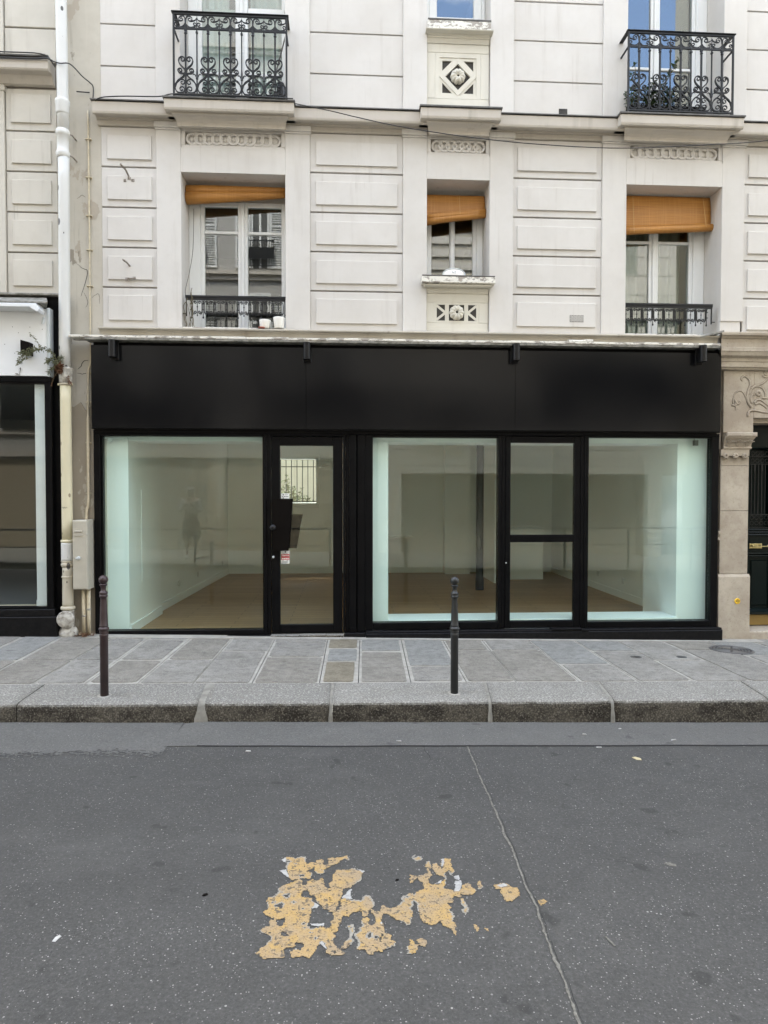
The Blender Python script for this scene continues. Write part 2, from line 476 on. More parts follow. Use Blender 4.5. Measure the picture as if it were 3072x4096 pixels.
# ------------------------------------------------------------------ mesh builder and object helpers
WORLD = {}                      # world location of every parent, so that parts can be written in scene metres
class MB:
    def __init__(s):
        s.v = []; s.f = []; s.m = []; s.cur = 0; s.sm = []
        s.smooth = False
    def add(s, vs, fs):
        o = len(s.v)
        s.v += [tuple(p) for p in vs]
        for f in fs:
            s.f.append([i + o for i in f]); s.m.append(s.cur); s.sm.append(s.smooth)
        return s
    def box(s, x0, x1, y0, y1, z0, z1, c=0):
        if x1 < x0: x0, x1 = x1, x0
        if y1 < y0: y0, y1 = y1, y0
        if z1 < z0: z0, z1 = z1, z0
        if c <= 0:
            vs = [(x, y, z) for x in (x0, x1) for y in (y0, y1) for z in (z0, z1)]
            return s.add(vs, [(0, 1, 3, 2), (4, 6, 7, 5), (0, 4, 5, 1), (2, 3, 7, 6), (0, 2, 6, 4), (1, 5, 7, 3)])
        c = min(c, (x1 - x0) * .45, (y1 - y0) * .45, (z1 - z0) * .45)
        # front edges chamfered (front = -Y)
        vs = []
        for (y, k) in ((y1, 0), (y0 + c, 0), (y0, c)):
            vs += [(x0 + k, y, z0 + k), (x1 - k, y, z0 + k), (x1 - k, y, z1 - k), (x0 + k, y, z1 - k)]
        fs = [(0, 1, 2, 3), (11, 10, 9, 8)]
        for a in (0, 4):
            for i in range(4):
                j = (i + 1) % 4
                fs.append((a + j, a + i, a + 4 + i, a + 4 + j))
        return s.add(vs, fs)
    def prism(s, pts, y0, y1):
        """closed polygon in X,Z pushed from y0 to y1"""
        n = len(pts)
        vs = [(x, y0, z) for x, z in pts] + [(x, y1, z) for x, z in pts]
        fs = [tuple(range(n)), tuple(range(2 * n - 1, n - 1, -1))]
        for i in range(n):
            j = (i + 1) % n
            fs.append((i, i + n, j + n, j))
        return s.add(vs, fs)
    def plan(s, pts, z0, z1):
        n = len(pts)
        f0 = z0 if callable(z0) else (lambda x, y: z0)
        f1 = z1 if callable(z1) else (lambda x, y: z1)
        vs = [(x, y, f0(x, y)) for x, y in pts] + [(x, y, f1(x, y)) for x, y in pts]
        fs = [tuple(range(n - 1, -1, -1)), tuple(range(n, 2 * n))]
        for i in range(n):
            j = (i + 1) % n
            fs.append((i, j, j + n, i + n))
        return s.add(vs, fs)
    def strip(s, a, b, w, y0, y1):
        dx, dz = b[0] - a[0], b[1] - a[1]
        l = sqrt(dx * dx + dz * dz); nx, nz = -dz / l * w / 2, dx / l * w / 2
        return s.prism([(a[0] + nx, a[1] + nz), (a[0] - nx, a[1] - nz), (b[0] - nx, b[1] - nz), (b[0] + nx, b[1] + nz)], y0, y1)
    def mould(s, x0, x1, prof, rl=0, rr=0):
        ymin = min(p[0] for p in prof)
        n = len(prof)
        vs = [(x0 + rl * (y - ymin), y, z) for y, z in prof] + [(x1 - rr * (y - ymin), y, z) for y, z in prof]
        fs = [tuple(range(n)), tuple(range(2 * n - 1, n - 1, -1))]
        for i in range(n):
            j = (i + 1) % n
            fs.append((i, i + n, j + n, j))
        return s.add(vs, fs)
    def tube(s, pts, r, n=6, caps=True, flat=1.0):
        pts = [Vector(p) for p in pts]
        if len(pts) < 2: return s
        rad = r if isinstance(r, (list, tuple)) else [r] * len(pts)
        t = (pts[1] - pts[0]).normalized()
        up = Vector((0, 1, 0)) if abs(t.y) < .9 else Vector((1, 0, 0))
        a = t.cross(up).normalized()
        vs = []
        for i, p in enumerate(pts):
            if i == 0: d = pts[1] - pts[0]
            elif i == len(pts) - 1: d = pts[-1] - pts[-2]
            else: d = pts[i + 1] - pts[i - 1]
            if d.length < 1e-9: d = t
            d.normalize()
            a = (a - d * a.dot(d))
            if a.length < 1e-6: a = d.orthogonal()
            a.normalize()
            b = d.cross(a)
            for k in range(n):
                q = 2 * pi * (k + .5) / n
                vs.append(p + a * cos(q) * rad[i] + b * sin(q) * rad[i] * flat)
        fs = []
        for i in range(len(pts) - 1):
            for k in range(n):
                l = (k + 1) % n
                fs.append((i * n + k, i * n + l, (i + 1) * n + l, (i + 1) * n + k))
        if caps:
            fs.append(tuple(range(n - 1, -1, -1))); fs.append(tuple(range((len(pts) - 1) * n, len(pts) * n)))
        return s.add(vs, fs)
    def lathe(s, prof, cx, cy, n=20, ax='z', c0=0.0):
        """profile (radius, height) turned about a vertical (or Y) axis through cx,cy"""
        vs = []
        for r, h in prof:
            for k in range(n):
                q = 2 * pi * k / n
                if ax == 'z': vs.append((cx + r * cos(q), cy + r * sin(q), c0 + h))
                elif ax == 'y': vs.append((cx + r * cos(q), c0 + h, cy + r * sin(q)))
                else: vs.append((c0 + h, cx + r * cos(q), cy + r * sin(q)))
        fs = []
        for i in range(len(prof) - 1):
            for k in range(n):
                l = (k + 1) % n
                fs.append((i * n + k, i * n + l, (i + 1) * n + l, (i + 1) * n + k))
        fs.append(tuple(range(n - 1, -1, -1)))
        fs.append(tuple(range((len(prof) - 1) * n, len(prof) * n)))
        return s.add(vs, fs)
    def ball(s, c, r, n=12, m=8, sc_=(1, 1, 1)):
        prof = [(max(1e-4, r * sin(pi * i / m)), -r * cos(pi * i / m)) for i in range(m + 1)]
        o = len(s.v)
        s.lathe(prof, 0, 0, n)
        for i in range(o, len(s.v)):
            x, y, z = s.v[i]
            s.v[i] = (c[0] + x * sc_[0], c[1] + y * sc_[1], c[2] + z * sc_[2])
        return s
    def quad(s, p, q, r_, t):
        return s.add([p, q, r_, t], [(0, 1, 2, 3)])
    def leaf(s, p, d, up, L, w):
        d = Vector(d).normalized(); u = Vector(up)
        sd = d.cross(u)
        if sd.length < 1e-5: sd = d.orthogonal()
        sd.normalize(); nn = sd.cross(d) * (L * .12)
        p = Vector(p)
        return s.add([p, p + d * L * .45 + sd * w / 2 + nn, p + d * L, p + d * L * .45 - sd * w / 2 + nn], [(0, 1, 2, 3)])
    def build(s, name, mat, parent=None, smooth=None, bevel=0, origin=None):
        me = bpy.data.meshes.new(name)
        off = WORLD[parent.name] if parent is not None else Vector(origin or (0, 0, 0))
        me.from_pydata([(x - off.x, y - off.y, z - off.z) for x, y, z in s.v], [], s.f)
        mats = mat if isinstance(mat, (list, tuple)) else [mat]
        for mm in mats:
            me.materials.append(MAT[mm] if isinstance(mm, str) else mm)
        for p, mi, sm in zip(me.polygons, s.m, s.sm):
            p.material_index = min(mi, len(mats) - 1)
            p.use_smooth = sm if smooth is None else smooth
        bm = bmesh.new(); bm.from_mesh(me)
        bmesh.ops.recalc_face_normals(bm, faces=bm.faces)
        bm.to_mesh(me); bm.free()
        me.update()
        o = bpy.data.objects.new(name, me)
        col.objects.link(o)
        if parent is not None:
            o.parent = parent
            WORLD[o.name] = off.copy()
        else:
            o.location = off
            WORLD[o.name] = off.copy()
        if bevel:
            md = o.modifiers.new('bevel', 'BEVEL')
            md.width = bevel; md.segments = 2; md.limit_method = 'ANGLE'; md.angle_limit = radians(40)
        return o

def tag(o, label, cat, group=None):
    o['label'] = label; o['category'] = cat
    if group: o['group'] = group
    return o
def thing(name, loc, label, cat, group=None):
    o = bpy.data.objects.new(name, None)
    o.empty_display_size = .1
    o.location = loc
    col.objects.link(o)
    WORLD[o.name] = Vector(loc)
    return tag(o, label, cat, group)
def struct(o, kind='structure'):
    o['kind'] = kind
    return o
def dup(o, dx=0, dy=0, dz=0, parent=None):
    c = o.copy(); col.objects.link(c)
    if parent is not None: c.parent = parent
    c.location = (o.location.x + dx, o.location.y + dy, o.location.z + dz)
    WORLD[c.name] = WORLD[o.name] + Vector((dx, dy, dz))
    return c
def copy_thing(root, loc, label):
    r = root.copy(); col.objects.link(r); r.location = loc; r['label'] = label
    WORLD[r.name] = Vector(loc)
    for ch in list(root.children):
        c = ch.copy(); col.objects.link(c); c.parent = r
        for g in ch.children:
            d = g.copy(); col.objects.link(d); d.parent = c
    return r
def B(*a, c=0):
    return MB().box(*a, c=c)
def text_mesh(txt, size, x, y, z, name, mat, parent, depth=.0006, rot=(pi / 2, 0, 0), bold=0.0):
    cu = bpy.data.curves.new('lettering', 'FONT')
    cu.body = txt; cu.size = size; cu.align_x = 'CENTER'; cu.align_y = 'CENTER'; cu.extrude = depth; cu.offset = bold
    o = bpy.data.objects.new('lettering', cu)
    col.objects.link(o)
    bpy.context.view_layer.update()
    me = bpy.data.meshes.new_from_object(o.evaluated_get(bpy.context.evaluated_depsgraph_get()))
    bpy.data.objects.remove(o); bpy.data.curves.remove(cu)
    off = WORLD[parent.name]
    me.transform(Matrix.Translation(Vector((x, y, z)) - off) @ Matrix.Rotation(rot[0], 4, 'X'))
    me.materials.clear(); me.materials.append(MAT[mat])
    for p in me.polygons: p.material_index = 0
    ob = bpy.data.objects.new(name, me)
    col.objects.link(ob); ob.parent = parent; WORLD[ob.name] = off.copy()
    return ob
def spiral(cx, cz, r, a0, turns, n=12, y=0.0, grow=.25):
    """points running from the outside of a scroll to its eye"""
    return [(cx + (r * (1 - (1 - grow) * i / n)) * cos(a0 + turns * 2 * pi * i / n), y, cz + (r * (1 - (1 - grow) * i / n)) * sin(a0 + turns * 2 * pi * i / n)) for i in range(n + 1)]
def smooth_path(pts, k=3):
    """Catmull-Rom through the points"""
    P = [Vector(p) for p in pts]; out = []
    for i in range(len(P) - 1):
        a = P[max(i - 1, 0)]; b = P[i]; c = P[i + 1]; d = P[min(i + 2, len(P) - 1)]
        for j in range(k):
            t = j / k
            out.append(.5 * ((2 * b) + (c - a) * t + (2 * a - 5 * b + 4 * c - d) * t * t + (3 * b - a - 3 * c + d) * t ** 3))
    out.append(P[-1])
    return out
PAINT_ON = [
[(-0.286,-4.256),(-0.177,-4.251),(-0.182,-4.289),(-0.172,-4.306),(-0.129,-4.301),(-0.149,-4.348),(-0.166,-4.376),(-0.145,-4.393),(-0.146,-4.420),(-0.180,-4.441),(-0.236,-4.438),(-0.251,-4.414),(-0.270,-4.341),(-0.274,-4.291)],
[(-0.151,-4.302),(-0.124,-4.302),(-0.130,-4.277),(-0.103,-4.270),(-0.092,-4.324),(-0.078,-4.324),(-0.073,-4.278),(-0.057,-4.261),(-0.032,-4.266),(0.021,-4.243),(0.023,-4.284),(-0.006,-4.279),(-0.033,-4.313),(-0.056,-4.325),(-0.078,-4.354),(-0.090,-4.390),(-0.112,-4.399),(-0.130,-4.375),(-0.139,-4.332)],
[(-0.197,-4.435),(-0.183,-4.485),(-0.156,-4.489),(-0.157,-4.459),(-0.141,-4.440),(-0.123,-4.456),(-0.091,-4.437),(-0.087,-4.502),(-0.074,-4.517),(-0.057,-4.510),(-0.062,-4.473),(-0.050,-4.442),(-0.055,-4.403),(-0.033,-4.372),(0.012,-4.364),(0.043,-4.356),(0.087,-4.394),(0.079,-4.445),(0.063,-4.479),(0.015,-4.512),(-0.010,-4.530),(-0.014,-4.577),(-0.028,-4.639),(-0.034,-4.693),(-0.054,-4.692),(-0.078,-4.665),(-0.087,-4.638),(-0.116,-4.623),(-0.122,-4.581),(-0.152,-4.552),(-0.158,-4.515),(-0.175,-4.526),(-0.185,-4.566),(-0.172,-4.580),(-0.138,-4.588),(-0.126,-4.623),(-0.134,-4.684),(-0.149,-4.700),(-0.136,-4.716),(-0.142,-4.754),(-0.149,-4.779),(-0.129,-4.789),(-0.090,-4.787),(-0.060,-4.790),(-0.049,-4.757),(-0.041,-4.738),(-0.042,-4.693),(-0.030,-4.686),(-0.014,-4.667),(-0.018,-4.633),(-0.010,-4.595),(0.011,-4.588),(0.035,-4.603),(0.072,-4.611),(0.086,-4.576),(0.115,-4.573),(0.124,-4.608),(0.126,-4.657),(0.108,-4.656),(0.106,-4.709),(0.078,-4.718),(0.067,-4.682),(0.034,-4.694),(0.018,-4.714),(-0.006,-4.713),(-0.010,-4.751),(-0.021,-4.776),(-0.021,-4.816),(-0.040,-4.824),(-0.036,-4.848),(-0.039,-4.894),(-0.027,-4.917),(-0.002,-4.940),(-0.013,-4.956),(-0.045,-4.958),(-0.064,-4.944),(-0.068,-4.910),(-0.080,-4.882),(-0.095,-4.887),(-0.108,-4.920),(-0.128,-4.961),(-0.189,-4.962),(-0.203,-4.929),(-0.189,-4.918),(-0.159,-4.922),(-0.150,-4.885),(-0.185,-4.873),(-0.190,-4.901),(-0.215,-4.903),(-0.233,-4.917),(-0.222,-4.934),(-0.225,-4.961),(-0.278,-4.966),(-0.315,-4.961),(-0.327,-4.936),(-0.317,-4.909),(-0.297,-4.895),(-0.289,-4.864),(-0.280,-4.847),(-0.317,-4.817),(-0.324,-4.786),(-0.295,-4.772),(-0.303,-4.737),(-0.287,-4.741),(-0.311,-4.699),(-0.340,-4.688),(-0.319,-4.659),(-0.327,-4.611),(-0.320,-4.577),(-0.286,-4.542),(-0.289,-4.512),(-0.258,-4.483)],
[(0.108,-4.656),(0.131,-4.684),(0.147,-4.684),(0.155,-4.657),(0.167,-4.651),(0.184,-4.672),(0.183,-4.695),(0.163,-4.698),(0.153,-4.762),(0.161,-4.793),(0.159,-4.827),(0.181,-4.845),(0.183,-4.872),(0.208,-4.890),(0.204,-4.912),(0.157,-4.928),(0.108,-4.940),(0.104,-4.956),(0.084,-4.953),(0.083,-4.926),(0.050,-4.919),(0.061,-4.903),(0.044,-4.838),(0.067,-4.809),(0.073,-4.734),(0.101,-4.722),(0.104,-4.761),(0.115,-4.786),(0.131,-4.761),(0.121,-4.723),(0.116,-4.696)],
[(0.012,-4.777),(0.041,-4.771),(0.044,-4.820),(0.032,-4.856),(0.032,-4.896),(0.009,-4.918),(-0.016,-4.926),(-0.002,-4.895),(0.010,-4.873),(0.019,-4.855),(0.017,-4.823)],
[(0.160,-4.647),(0.182,-4.671),(0.206,-4.664),(0.247,-4.617),(0.255,-4.585),(0.275,-4.573),(0.296,-4.561),(0.332,-4.545),(0.358,-4.532),(0.354,-4.484),(0.342,-4.457),(0.338,-4.425),(0.362,-4.414),(0.390,-4.394),(0.391,-4.366),(0.380,-4.341),(0.391,-4.302),(0.413,-4.300),(0.412,-4.347),(0.398,-4.394),(0.396,-4.431),(0.381,-4.467),(0.389,-4.490),(0.423,-4.495),(0.455,-4.451),(0.448,-4.423),(0.418,-4.423),(0.416,-4.357),(0.423,-4.323),(0.440,-4.318),(0.451,-4.372),(0.477,-4.339),(0.486,-4.363),(0.470,-4.415),(0.454,-4.487),(0.448,-4.513),(0.458,-4.530),(0.480,-4.548),(0.519,-4.553),(0.533,-4.497),(0.564,-4.494),(0.575,-4.516),(0.580,-4.542),(0.567,-4.571),(0.534,-4.579),(0.515,-4.574),(0.514,-4.595),(0.492,-4.597),(0.478,-4.577),(0.464,-4.630),(0.442,-4.634),(0.458,-4.658),(0.452,-4.693),(0.454,-4.739),(0.448,-4.804),(0.452,-4.832),(0.440,-4.863),(0.432,-4.846),(0.437,-4.804),(0.413,-4.793),(0.400,-4.789),(0.401,-4.752),(0.369,-4.784),(0.338,-4.781),(0.315,-4.765),(0.321,-4.728),(0.307,-4.689),(0.307,-4.643),(0.295,-4.618),(0.288,-4.666),(0.280,-4.727),(0.271,-4.771),(0.253,-4.786),(0.236,-4.755),(0.209,-4.744),(0.180,-4.702),(0.157,-4.693)],
[(0.463,-4.284),(0.512,-4.280),(0.504,-4.349),(0.512,-4.397),(0.499,-4.429),(0.486,-4.396),(0.489,-4.358),(0.459,-4.348)],
[(0.303,-4.413),(0.330,-4.425),(0.334,-4.439),(0.317,-4.457),(0.309,-4.479),(0.291,-4.487),(0.301,-4.456)],
[(0.591,-4.499),(0.613,-4.465),(0.623,-4.517),(0.593,-4.540)],
[(0.673,-4.505),(0.706,-4.494),(0.739,-4.506),(0.773,-4.533),(0.775,-4.572),(0.748,-4.609),(0.708,-4.635),(0.689,-4.620),(0.695,-4.544),(0.673,-4.540)],
[(0.504,-4.607),(0.519,-4.606),(0.518,-4.640),(0.522,-4.672),(0.516,-4.710),(0.504,-4.732),(0.494,-4.698),(0.505,-4.671),(0.499,-4.639)],
[(0.525,-4.792),(0.540,-4.785),(0.540,-4.831),(0.527,-4.828)],
[(0.572,-4.807),(0.587,-4.811),(0.573,-4.836)],
[(0.258,-4.875),(0.271,-4.876),(0.270,-4.905),(0.285,-4.912),(0.274,-4.954),(0.249,-4.953),(0.243,-4.915),(0.257,-4.905)],
[(0.282,-4.876),(0.310,-4.862),(0.324,-4.877),(0.318,-4.910),(0.297,-4.903),(0.284,-4.919),(0.278,-4.912),(0.293,-4.896)],
[(0.330,-4.246),(0.339,-4.241),(0.334,-4.266),(0.348,-4.256),(0.373,-4.252),(0.365,-4.297),(0.351,-4.302),(0.330,-4.271)],
[(0.838,-4.631),(0.855,-4.614),(0.876,-4.624),(0.863,-4.652),(0.842,-4.660)]]
PAINT_OFF = [
[(-0.257,-4.564),(-0.230,-4.543),(-0.238,-4.575),(-0.252,-4.580)],
[(-0.298,-4.633),(-0.259,-4.613),(-0.254,-4.630),(-0.267,-4.660)],
[(-0.283,-4.741),(-0.240,-4.726),(-0.238,-4.767),(-0.257,-4.773)],
[(-0.254,-4.821),(-0.238,-4.807),(-0.218,-4.831),(-0.239,-4.843)],
[(-0.203,-4.407),(-0.186,-4.400),(-0.187,-4.420),(-0.200,-4.423)],
[(-0.134,-4.684),(-0.111,-4.651),(-0.087,-4.658),(-0.046,-4.699),(-0.045,-4.738),(-0.060,-4.787),(-0.083,-4.784),(-0.137,-4.773),(-0.140,-4.710)],
[(0.096,-4.831),(0.107,-4.825),(0.106,-4.858),(0.096,-4.860)],
[(0.120,-4.846),(0.131,-4.841),(0.130,-4.864),(0.121,-4.861)],
[(0.143,-4.835),(0.152,-4.823),(0.147,-4.882),(0.142,-4.888)]]
PAINT_WHITE = [
[(-0.298,-4.273),(-0.277,-4.256),(-0.273,-4.304),(-0.283,-4.295)],
[(-0.296,-4.369),(-0.268,-4.362),(-0.246,-4.426),(-0.259,-4.418)],
[(0.061,-4.363),(0.099,-4.386),(0.084,-4.396)],
[(-0.010,-4.588),(0.028,-4.521),(0.036,-4.527),(0.026,-4.556),(0.038,-4.599)],
[(-0.126,-4.623),(-0.105,-4.637),(-0.111,-4.658),(-0.131,-4.664)],
[(-0.134,-4.761),(-0.080,-4.765),(-0.083,-4.784),(-0.130,-4.773)],
[(0.145,-4.762),(0.158,-4.759),(0.152,-4.779)],
[(-0.095,-4.887),(-0.084,-4.876),(-0.072,-4.899),(-0.068,-4.927),(-0.077,-4.910)],
[(0.503,-4.470),(0.531,-4.466),(0.528,-4.497),(0.511,-4.553),(0.485,-4.550)],
[(0.683,-4.509),(0.716,-4.494),(0.735,-4.511),(0.699,-4.526)],
[(0.409,-4.490),(0.443,-4.460),(0.434,-4.486)],
[(0.466,-4.284),(0.479,-4.284),(0.465,-4.348),(0.458,-4.348)],
[(0.498,-4.434),(0.526,-4.425),(0.522,-4.461),(0.502,-4.456)],
[(0.307,-4.647),(0.313,-4.697),(0.307,-4.689)]]

# ================================================================== GROUND
def z_road(x, y=0): return -.17 - .02 * x
def z_fac(x): return .0205 - .019 * x
def z_joint(x): return .0206 - .0107 * x
def z_kerb(x): return -.0133 - .0105 * x
def z_pave(x, y):
    if y > -1.90:
        t = min(1.6, (y + 1.90) / 1.80)
        return z_joint(x) * (1 - t) + z_fac(x) * t
    t = (-1.90 - y) / .42
    return z_joint(x) * (1 - t) + z_kerb(x) * t
def grid_sheet(x0, x1, y0, y1, nx, ny, zf, name, mat):
    mb = MB()
    vs = [(x0 + (x1 - x0) * i / nx, y0 + (y1 - y0) * j / ny, 0) for j in range(ny + 1) for i in range(nx + 1)]
    vs = [(x, y, zf(x, y)) for x, y, _ in vs]
    fs = [(j * (nx + 1) + i, j * (nx + 1) + i + 1, (j + 1) * (nx + 1) + i + 1, (j + 1) * (nx + 1) + i) for j in range(ny) for i in range(nx)]
    mb.add(vs, fs)
    return mb.build(name, mat)

road = struct(grid_sheet(-70, 70, -12.5, -2.28, 70, 12, lambda x, y: z_road(x), 'road', 'asphalt'))
def z_rd(x, y): return z_road(x) + .0005
# paler gutter band along the kerb: full width right of the step at X = -1.2, feathering out on the left
gb = MB()
pts_f = [(-1.22, -2.812)]
x = -1.0
while x < 40:
    pts_f.append((x, -2.806 - .010 * noise.noise((x * 2.3, 1.7, 0)) - .012 * noise.noise((x * .7, 5.7, 0)))); x += .12 if x < 5 else 2.0
top = [(-1.18, -2.36)] + [(q[0], -2.305) for q in pts_f[1:]]
vs = []; fs = []
for i, (a, b) in enumerate(zip(pts_f, top)):
    vs += [(a[0], a[1], z_rd(*a) + .006), (b[0], b[1], z_rd(*b) + .010), (a[0], a[1], z_rd(*a) - .02)]
for i in range(len(pts_f) - 1):
    fs += [(3 * i, 3 * i + 3, 3 * i + 4, 3 * i + 1), (3 * i + 2, 3 * i + 5, 3 * i + 3, 3 * i)]
gb.add(vs, fs)
struct(gb.build('gutter', 'gutter'))
gl_ = MB(); cell = .014; rg_ = random.Random(9)
gx = -9.0
cells = []
while gx < -1.20:
    gy = -3.5
    while gy < -2.318:
        lim = -2.93 + .16 * noise.noise((gx * 1.1, 0, 3)) + .07 * noise.noise((gx * 4, gy * 4, 7))
        pr_ = (gy - lim) / .13 + .5
        if gy > -2.318 - cell: pr_ = 1
        if rg_.random() < pr_ + .25 * noise.noise((gx * 14, gy * 14, 1)): cells.append((gx, gy))
        gy += cell
    gx += cell if gx > -4.3 else .4
for (x, y) in cells:
    w = cell if x > -4.3 else .4
    if x + w > -1.20 : w = -1.20 - x
    gl_.quad((x, y, z_rd(x, y) + .003), (x + w, y, z_rd(x + w, y) + .003), (x + w, y + cell, z_rd(x + w, y + cell) + .003), (x, y + cell, z_rd(x, y + cell) + .003))
struct(gl_.build('gutter', 'gutter'))
# dark hairline along the edge of the band
hl = MB()
for i in range(1, len(pts_f) - 1):
    a, b = pts_f[i], pts_f[i + 1]
    if a[0] > 6: break
    w = .004 + .003 * noise.noise((a[0] * 3, 9, 2))
    hl.quad((a[0], a[1] - w, z_rd(*a) + .002), (b[0], b[1] - w, z_rd(*b) + .002), (b[0], b[1] + .002, z_rd(*b) + .0085), (a[0], a[1] + .002, z_rd(*a) + .0085))
o = hl.build('crack', 'crack', road)
# filled seam running across the road
seam = [(.857, -2.815), (.854, -3.06), (.844, -3.308), (.842, -3.563), (.838, -3.831), (.831, -4.028), (.83, -4.206), (.821, -4.377), (.813, -4.531), (.819, -4.68), (.805, -4.815), (.795, -4.958), (.794, -5.088), (.789, -5.183), (.779, -5.314), (.77, -5.7), (.775, -6.3), (.76, -7.0), (.765, -7.7)]
sp = smooth_path([(x, y, 0) for x, y in seam], 24)
def ribbon(path, wf, dz, name, mat, parent):
    mb = MB(); vs = []; fs = []
    for i, p in enumerate(path):
        d = (path[min(i + 1, len(path) - 1)] - path[max(i - 1, 0)]).normalized()
        n = Vector((-d.y, d.x, 0)); w1, w2 = wf(p, 0), wf(p, 1)
        for q, k in ((p + n * w1, 0), (p, .6), (p - n * w2, 0)):
            vs.append((q.x, q.y, z_rd(q.x, q.y) + dz + k * .0006))
    for i in range(len(path) - 1):
        for k in (0, 1):
            fs.append((3 * i + k, 3 * i + 3 + k, 3 * i + 4 + k, 3 * i + 1 + k))
    mb.add(vs, fs)
    return mb.build(name, mat, parent)
for p in sp: p.x += .006 * noise.noise((p.y * 9, 3, 1)) + .004 * noise.noise((p.y * 27, 8, 1))
ribbon(sp, lambda p, k: max(.001, .0045 + .005 * noise.noise((p.y * 13, k * 7.7, 4)) + .004 * noise.noise((p.y * 45, k * 3.7, 1))), .003, 'seam_filler', 'seam', road)
sp2 = [p + Vector((.011 + .004 * noise.noise((p.y * 11, 2, 2)), 0, 0)) for p in sp]
ribbon(sp2, lambda p, k: max(.0003, .0008 + .0032 * noise.noise((p.y * 7, k * 3.1, 9))), .0042, 'crack', 'crack', road)
c2 = smooth_path([(.555, -2.81, 0), (.552, -2.9, 0), (.572, -2.98, 0), (.566, -3.06, 0)], 6)
ribbon(c2, lambda p, k: .002, .003, 'crack', 'crack', road)

# worn road paint: the cells of a fine grid that fall inside the flaked outline
def inside(poly, x, y):
    c = False; j = len(poly) - 1
    for i in range(len(poly)):
        xi, yi = poly[i]; xj, yj = poly[j]
        if (yi > y) != (yj > y) and x < (xj - xi) * (y - yi) / (yj - yi) + xi: c = not c
        j = i
    return c
def bbox(p): return (min(a for a, b in p), max(a for a, b in p), min(b for a, b in p), max(b for a, b in p))
def paint_mesh(on, off, dz, name, mat, parent, cell=.0045, am=.012, rim=None):
    nb = [(p, bbox(p)) for p in on]; fb = [(p, bbox(p)) for p in off]
    X0 = min(b[0] for _, b in nb) - .03; X1 = max(b[1] for _, b in nb) + .03
    Y0 = min(b[2] for _, b in nb) - .03; Y1 = max(b[3] for _, b in nb) + .03
    nx = int((X1 - X0) / cell); ny = int((Y1 - Y0) / cell)
    idx = {}; vs = []; fs = []; hits = set(); rim_flags = []
    def vert(i, j):
        k = (i, j)
        if k not in idx:
            x, y = X0 + i * cell, Y0 + j * cell
            x += .0016 * noise.noise((i * 1.3, j * 1.7, 3)); y += .0016 * noise.noise((i * 1.1, j * 1.9, 8))
            idx[k] = len(vs); vs.append((x, y, z_rd(x, y) + dz))
        return idx[k]
    for j in range(ny):
        for i in range(nx):
            x, y = X0 + (i + .5) * cell, Y0 + (j + .5) * cell
            wx = x + am * noise.noise((x * 28, y * 28, 0)) + am * .5 * noise.noise((x * 75, y * 75, 5))
            wy = y + am * noise.noise((x * 28, y * 28, 9)) + am * .5 * noise.noise((x * 75, y * 75, 2))
            hit = any(b[0] < wx < b[1] and b[2] < wy < b[3] and inside(p, wx, wy) for p, b in nb)
            if hit and any(b[0] < wx < b[1] and b[2] < wy < b[3] and inside(p, wx, wy) for p, b in fb): hit = False
            if hit and noise.noise((x * 40, y * 40, 20)) + .5 * noise.noise((x * 95, y * 95, 31)) > .68: hit = False
            if hit: hits.add((i, j))
    for (i, j) in sorted(hits):
        x, y = X0 + i * cell, Y0 + j * cell
        edge = any((i + a, j + b) not in hits for a, b in ((1, 0), (-1, 0), (0, 1), (0, -1)))
        edge2 = edge or any((i + a, j + b) not in hits for a, b in ((2, 0), (-2, 0), (0, 2), (0, -2)))
        q = noise.noise((x * 9, y * 9, 50))
        rim_flags.append(1 if (edge and q > .12) or (edge2 and q > .30) else 0)
        fs.append((vert(i, j), vert(i + 1, j), vert(i + 1, j + 1), vert(i, j + 1)))
    mb = MB(); mb.add(vs, fs)
    if rim:
        mb.m = rim_flags
        return mb.build(name, [mat, rim], parent)
    return mb.build(name, mat, parent)
rm = thing('road_marking', (.0, -4.7, z_rd(0, -4.7)), 'flaking ochre yellow paint patch with white rims worn away on the grey asphalt', 'road marking')
paint_mesh(PAINT_ON, PAINT_OFF, .0026, 'yellow_paint', 'road_yellow', rm, rim='road_rim')
paint_mesh(PAINT_WHITE, [], .0034, 'white_paint', 'road_white', rm, .0035, .005)

# small litter lying on the road
def flake(name, x, y, pts, mat, label, cat, h=.003, group=None, dome=0.0):
    mb = MB()
    n = len(pts); z = z_rd(x, y) + (.0105 if y > -2.81 else .002)
    vs = [(x + a, y + b, z) for a, b in pts] + [(x + a * .86, y + b * .86, z + h) for a, b in pts] + [(x, y, z + h + dome)]
    fs = [(i, (i + 1) % n, n + (i + 1) % n, n + i) for i in range(n)] + [(n + i, n + (i + 1) % n, 2 * n) for i in range(n)]
    mb.add(vs, fs)
    o = mb.build(name, mat, origin=(x, y, z))
    return tag(o, label, cat, group)
flake('fallen_leaf', 1.966, -3.038, [(-.022, .02), (.004, .026), (.03, -.004), (.024, -.03), (-.008, -.022)], 'dry_yellow', 'pale yellow dry leaf on the asphalt just below the gutter band, right of the seam', 'leaf', .004, dome=.006)
flake('paper_scrap', 1.561, -4.351, [(-.030, .012), (-.004, .016), (.026, -.002), (.018, -.022), (-.012, -.012)], 'seam', 'whitish crumpled scrap on open asphalt far to the right of the yellow patch', 'litter', .002)
flake('paper_scrap', 1.047, -4.905, [(-.012, .03), (-.004, .032), (.002, .008), (.012, -.024), (.004, -.028), (-.004, 0)], 'seam', 'thin pale scrap on the asphalt right of the seam near the bottom edge', 'litter', .002)
flake('paper_scrap', -1.108, -4.828, [(-.010, -.018), (.004, -.020), (.014, .012), (.004, .022), (-.008, .006)], 'litter_white', 'small bright white scrap on the asphalt left of the yellow patch', 'litter', .003)
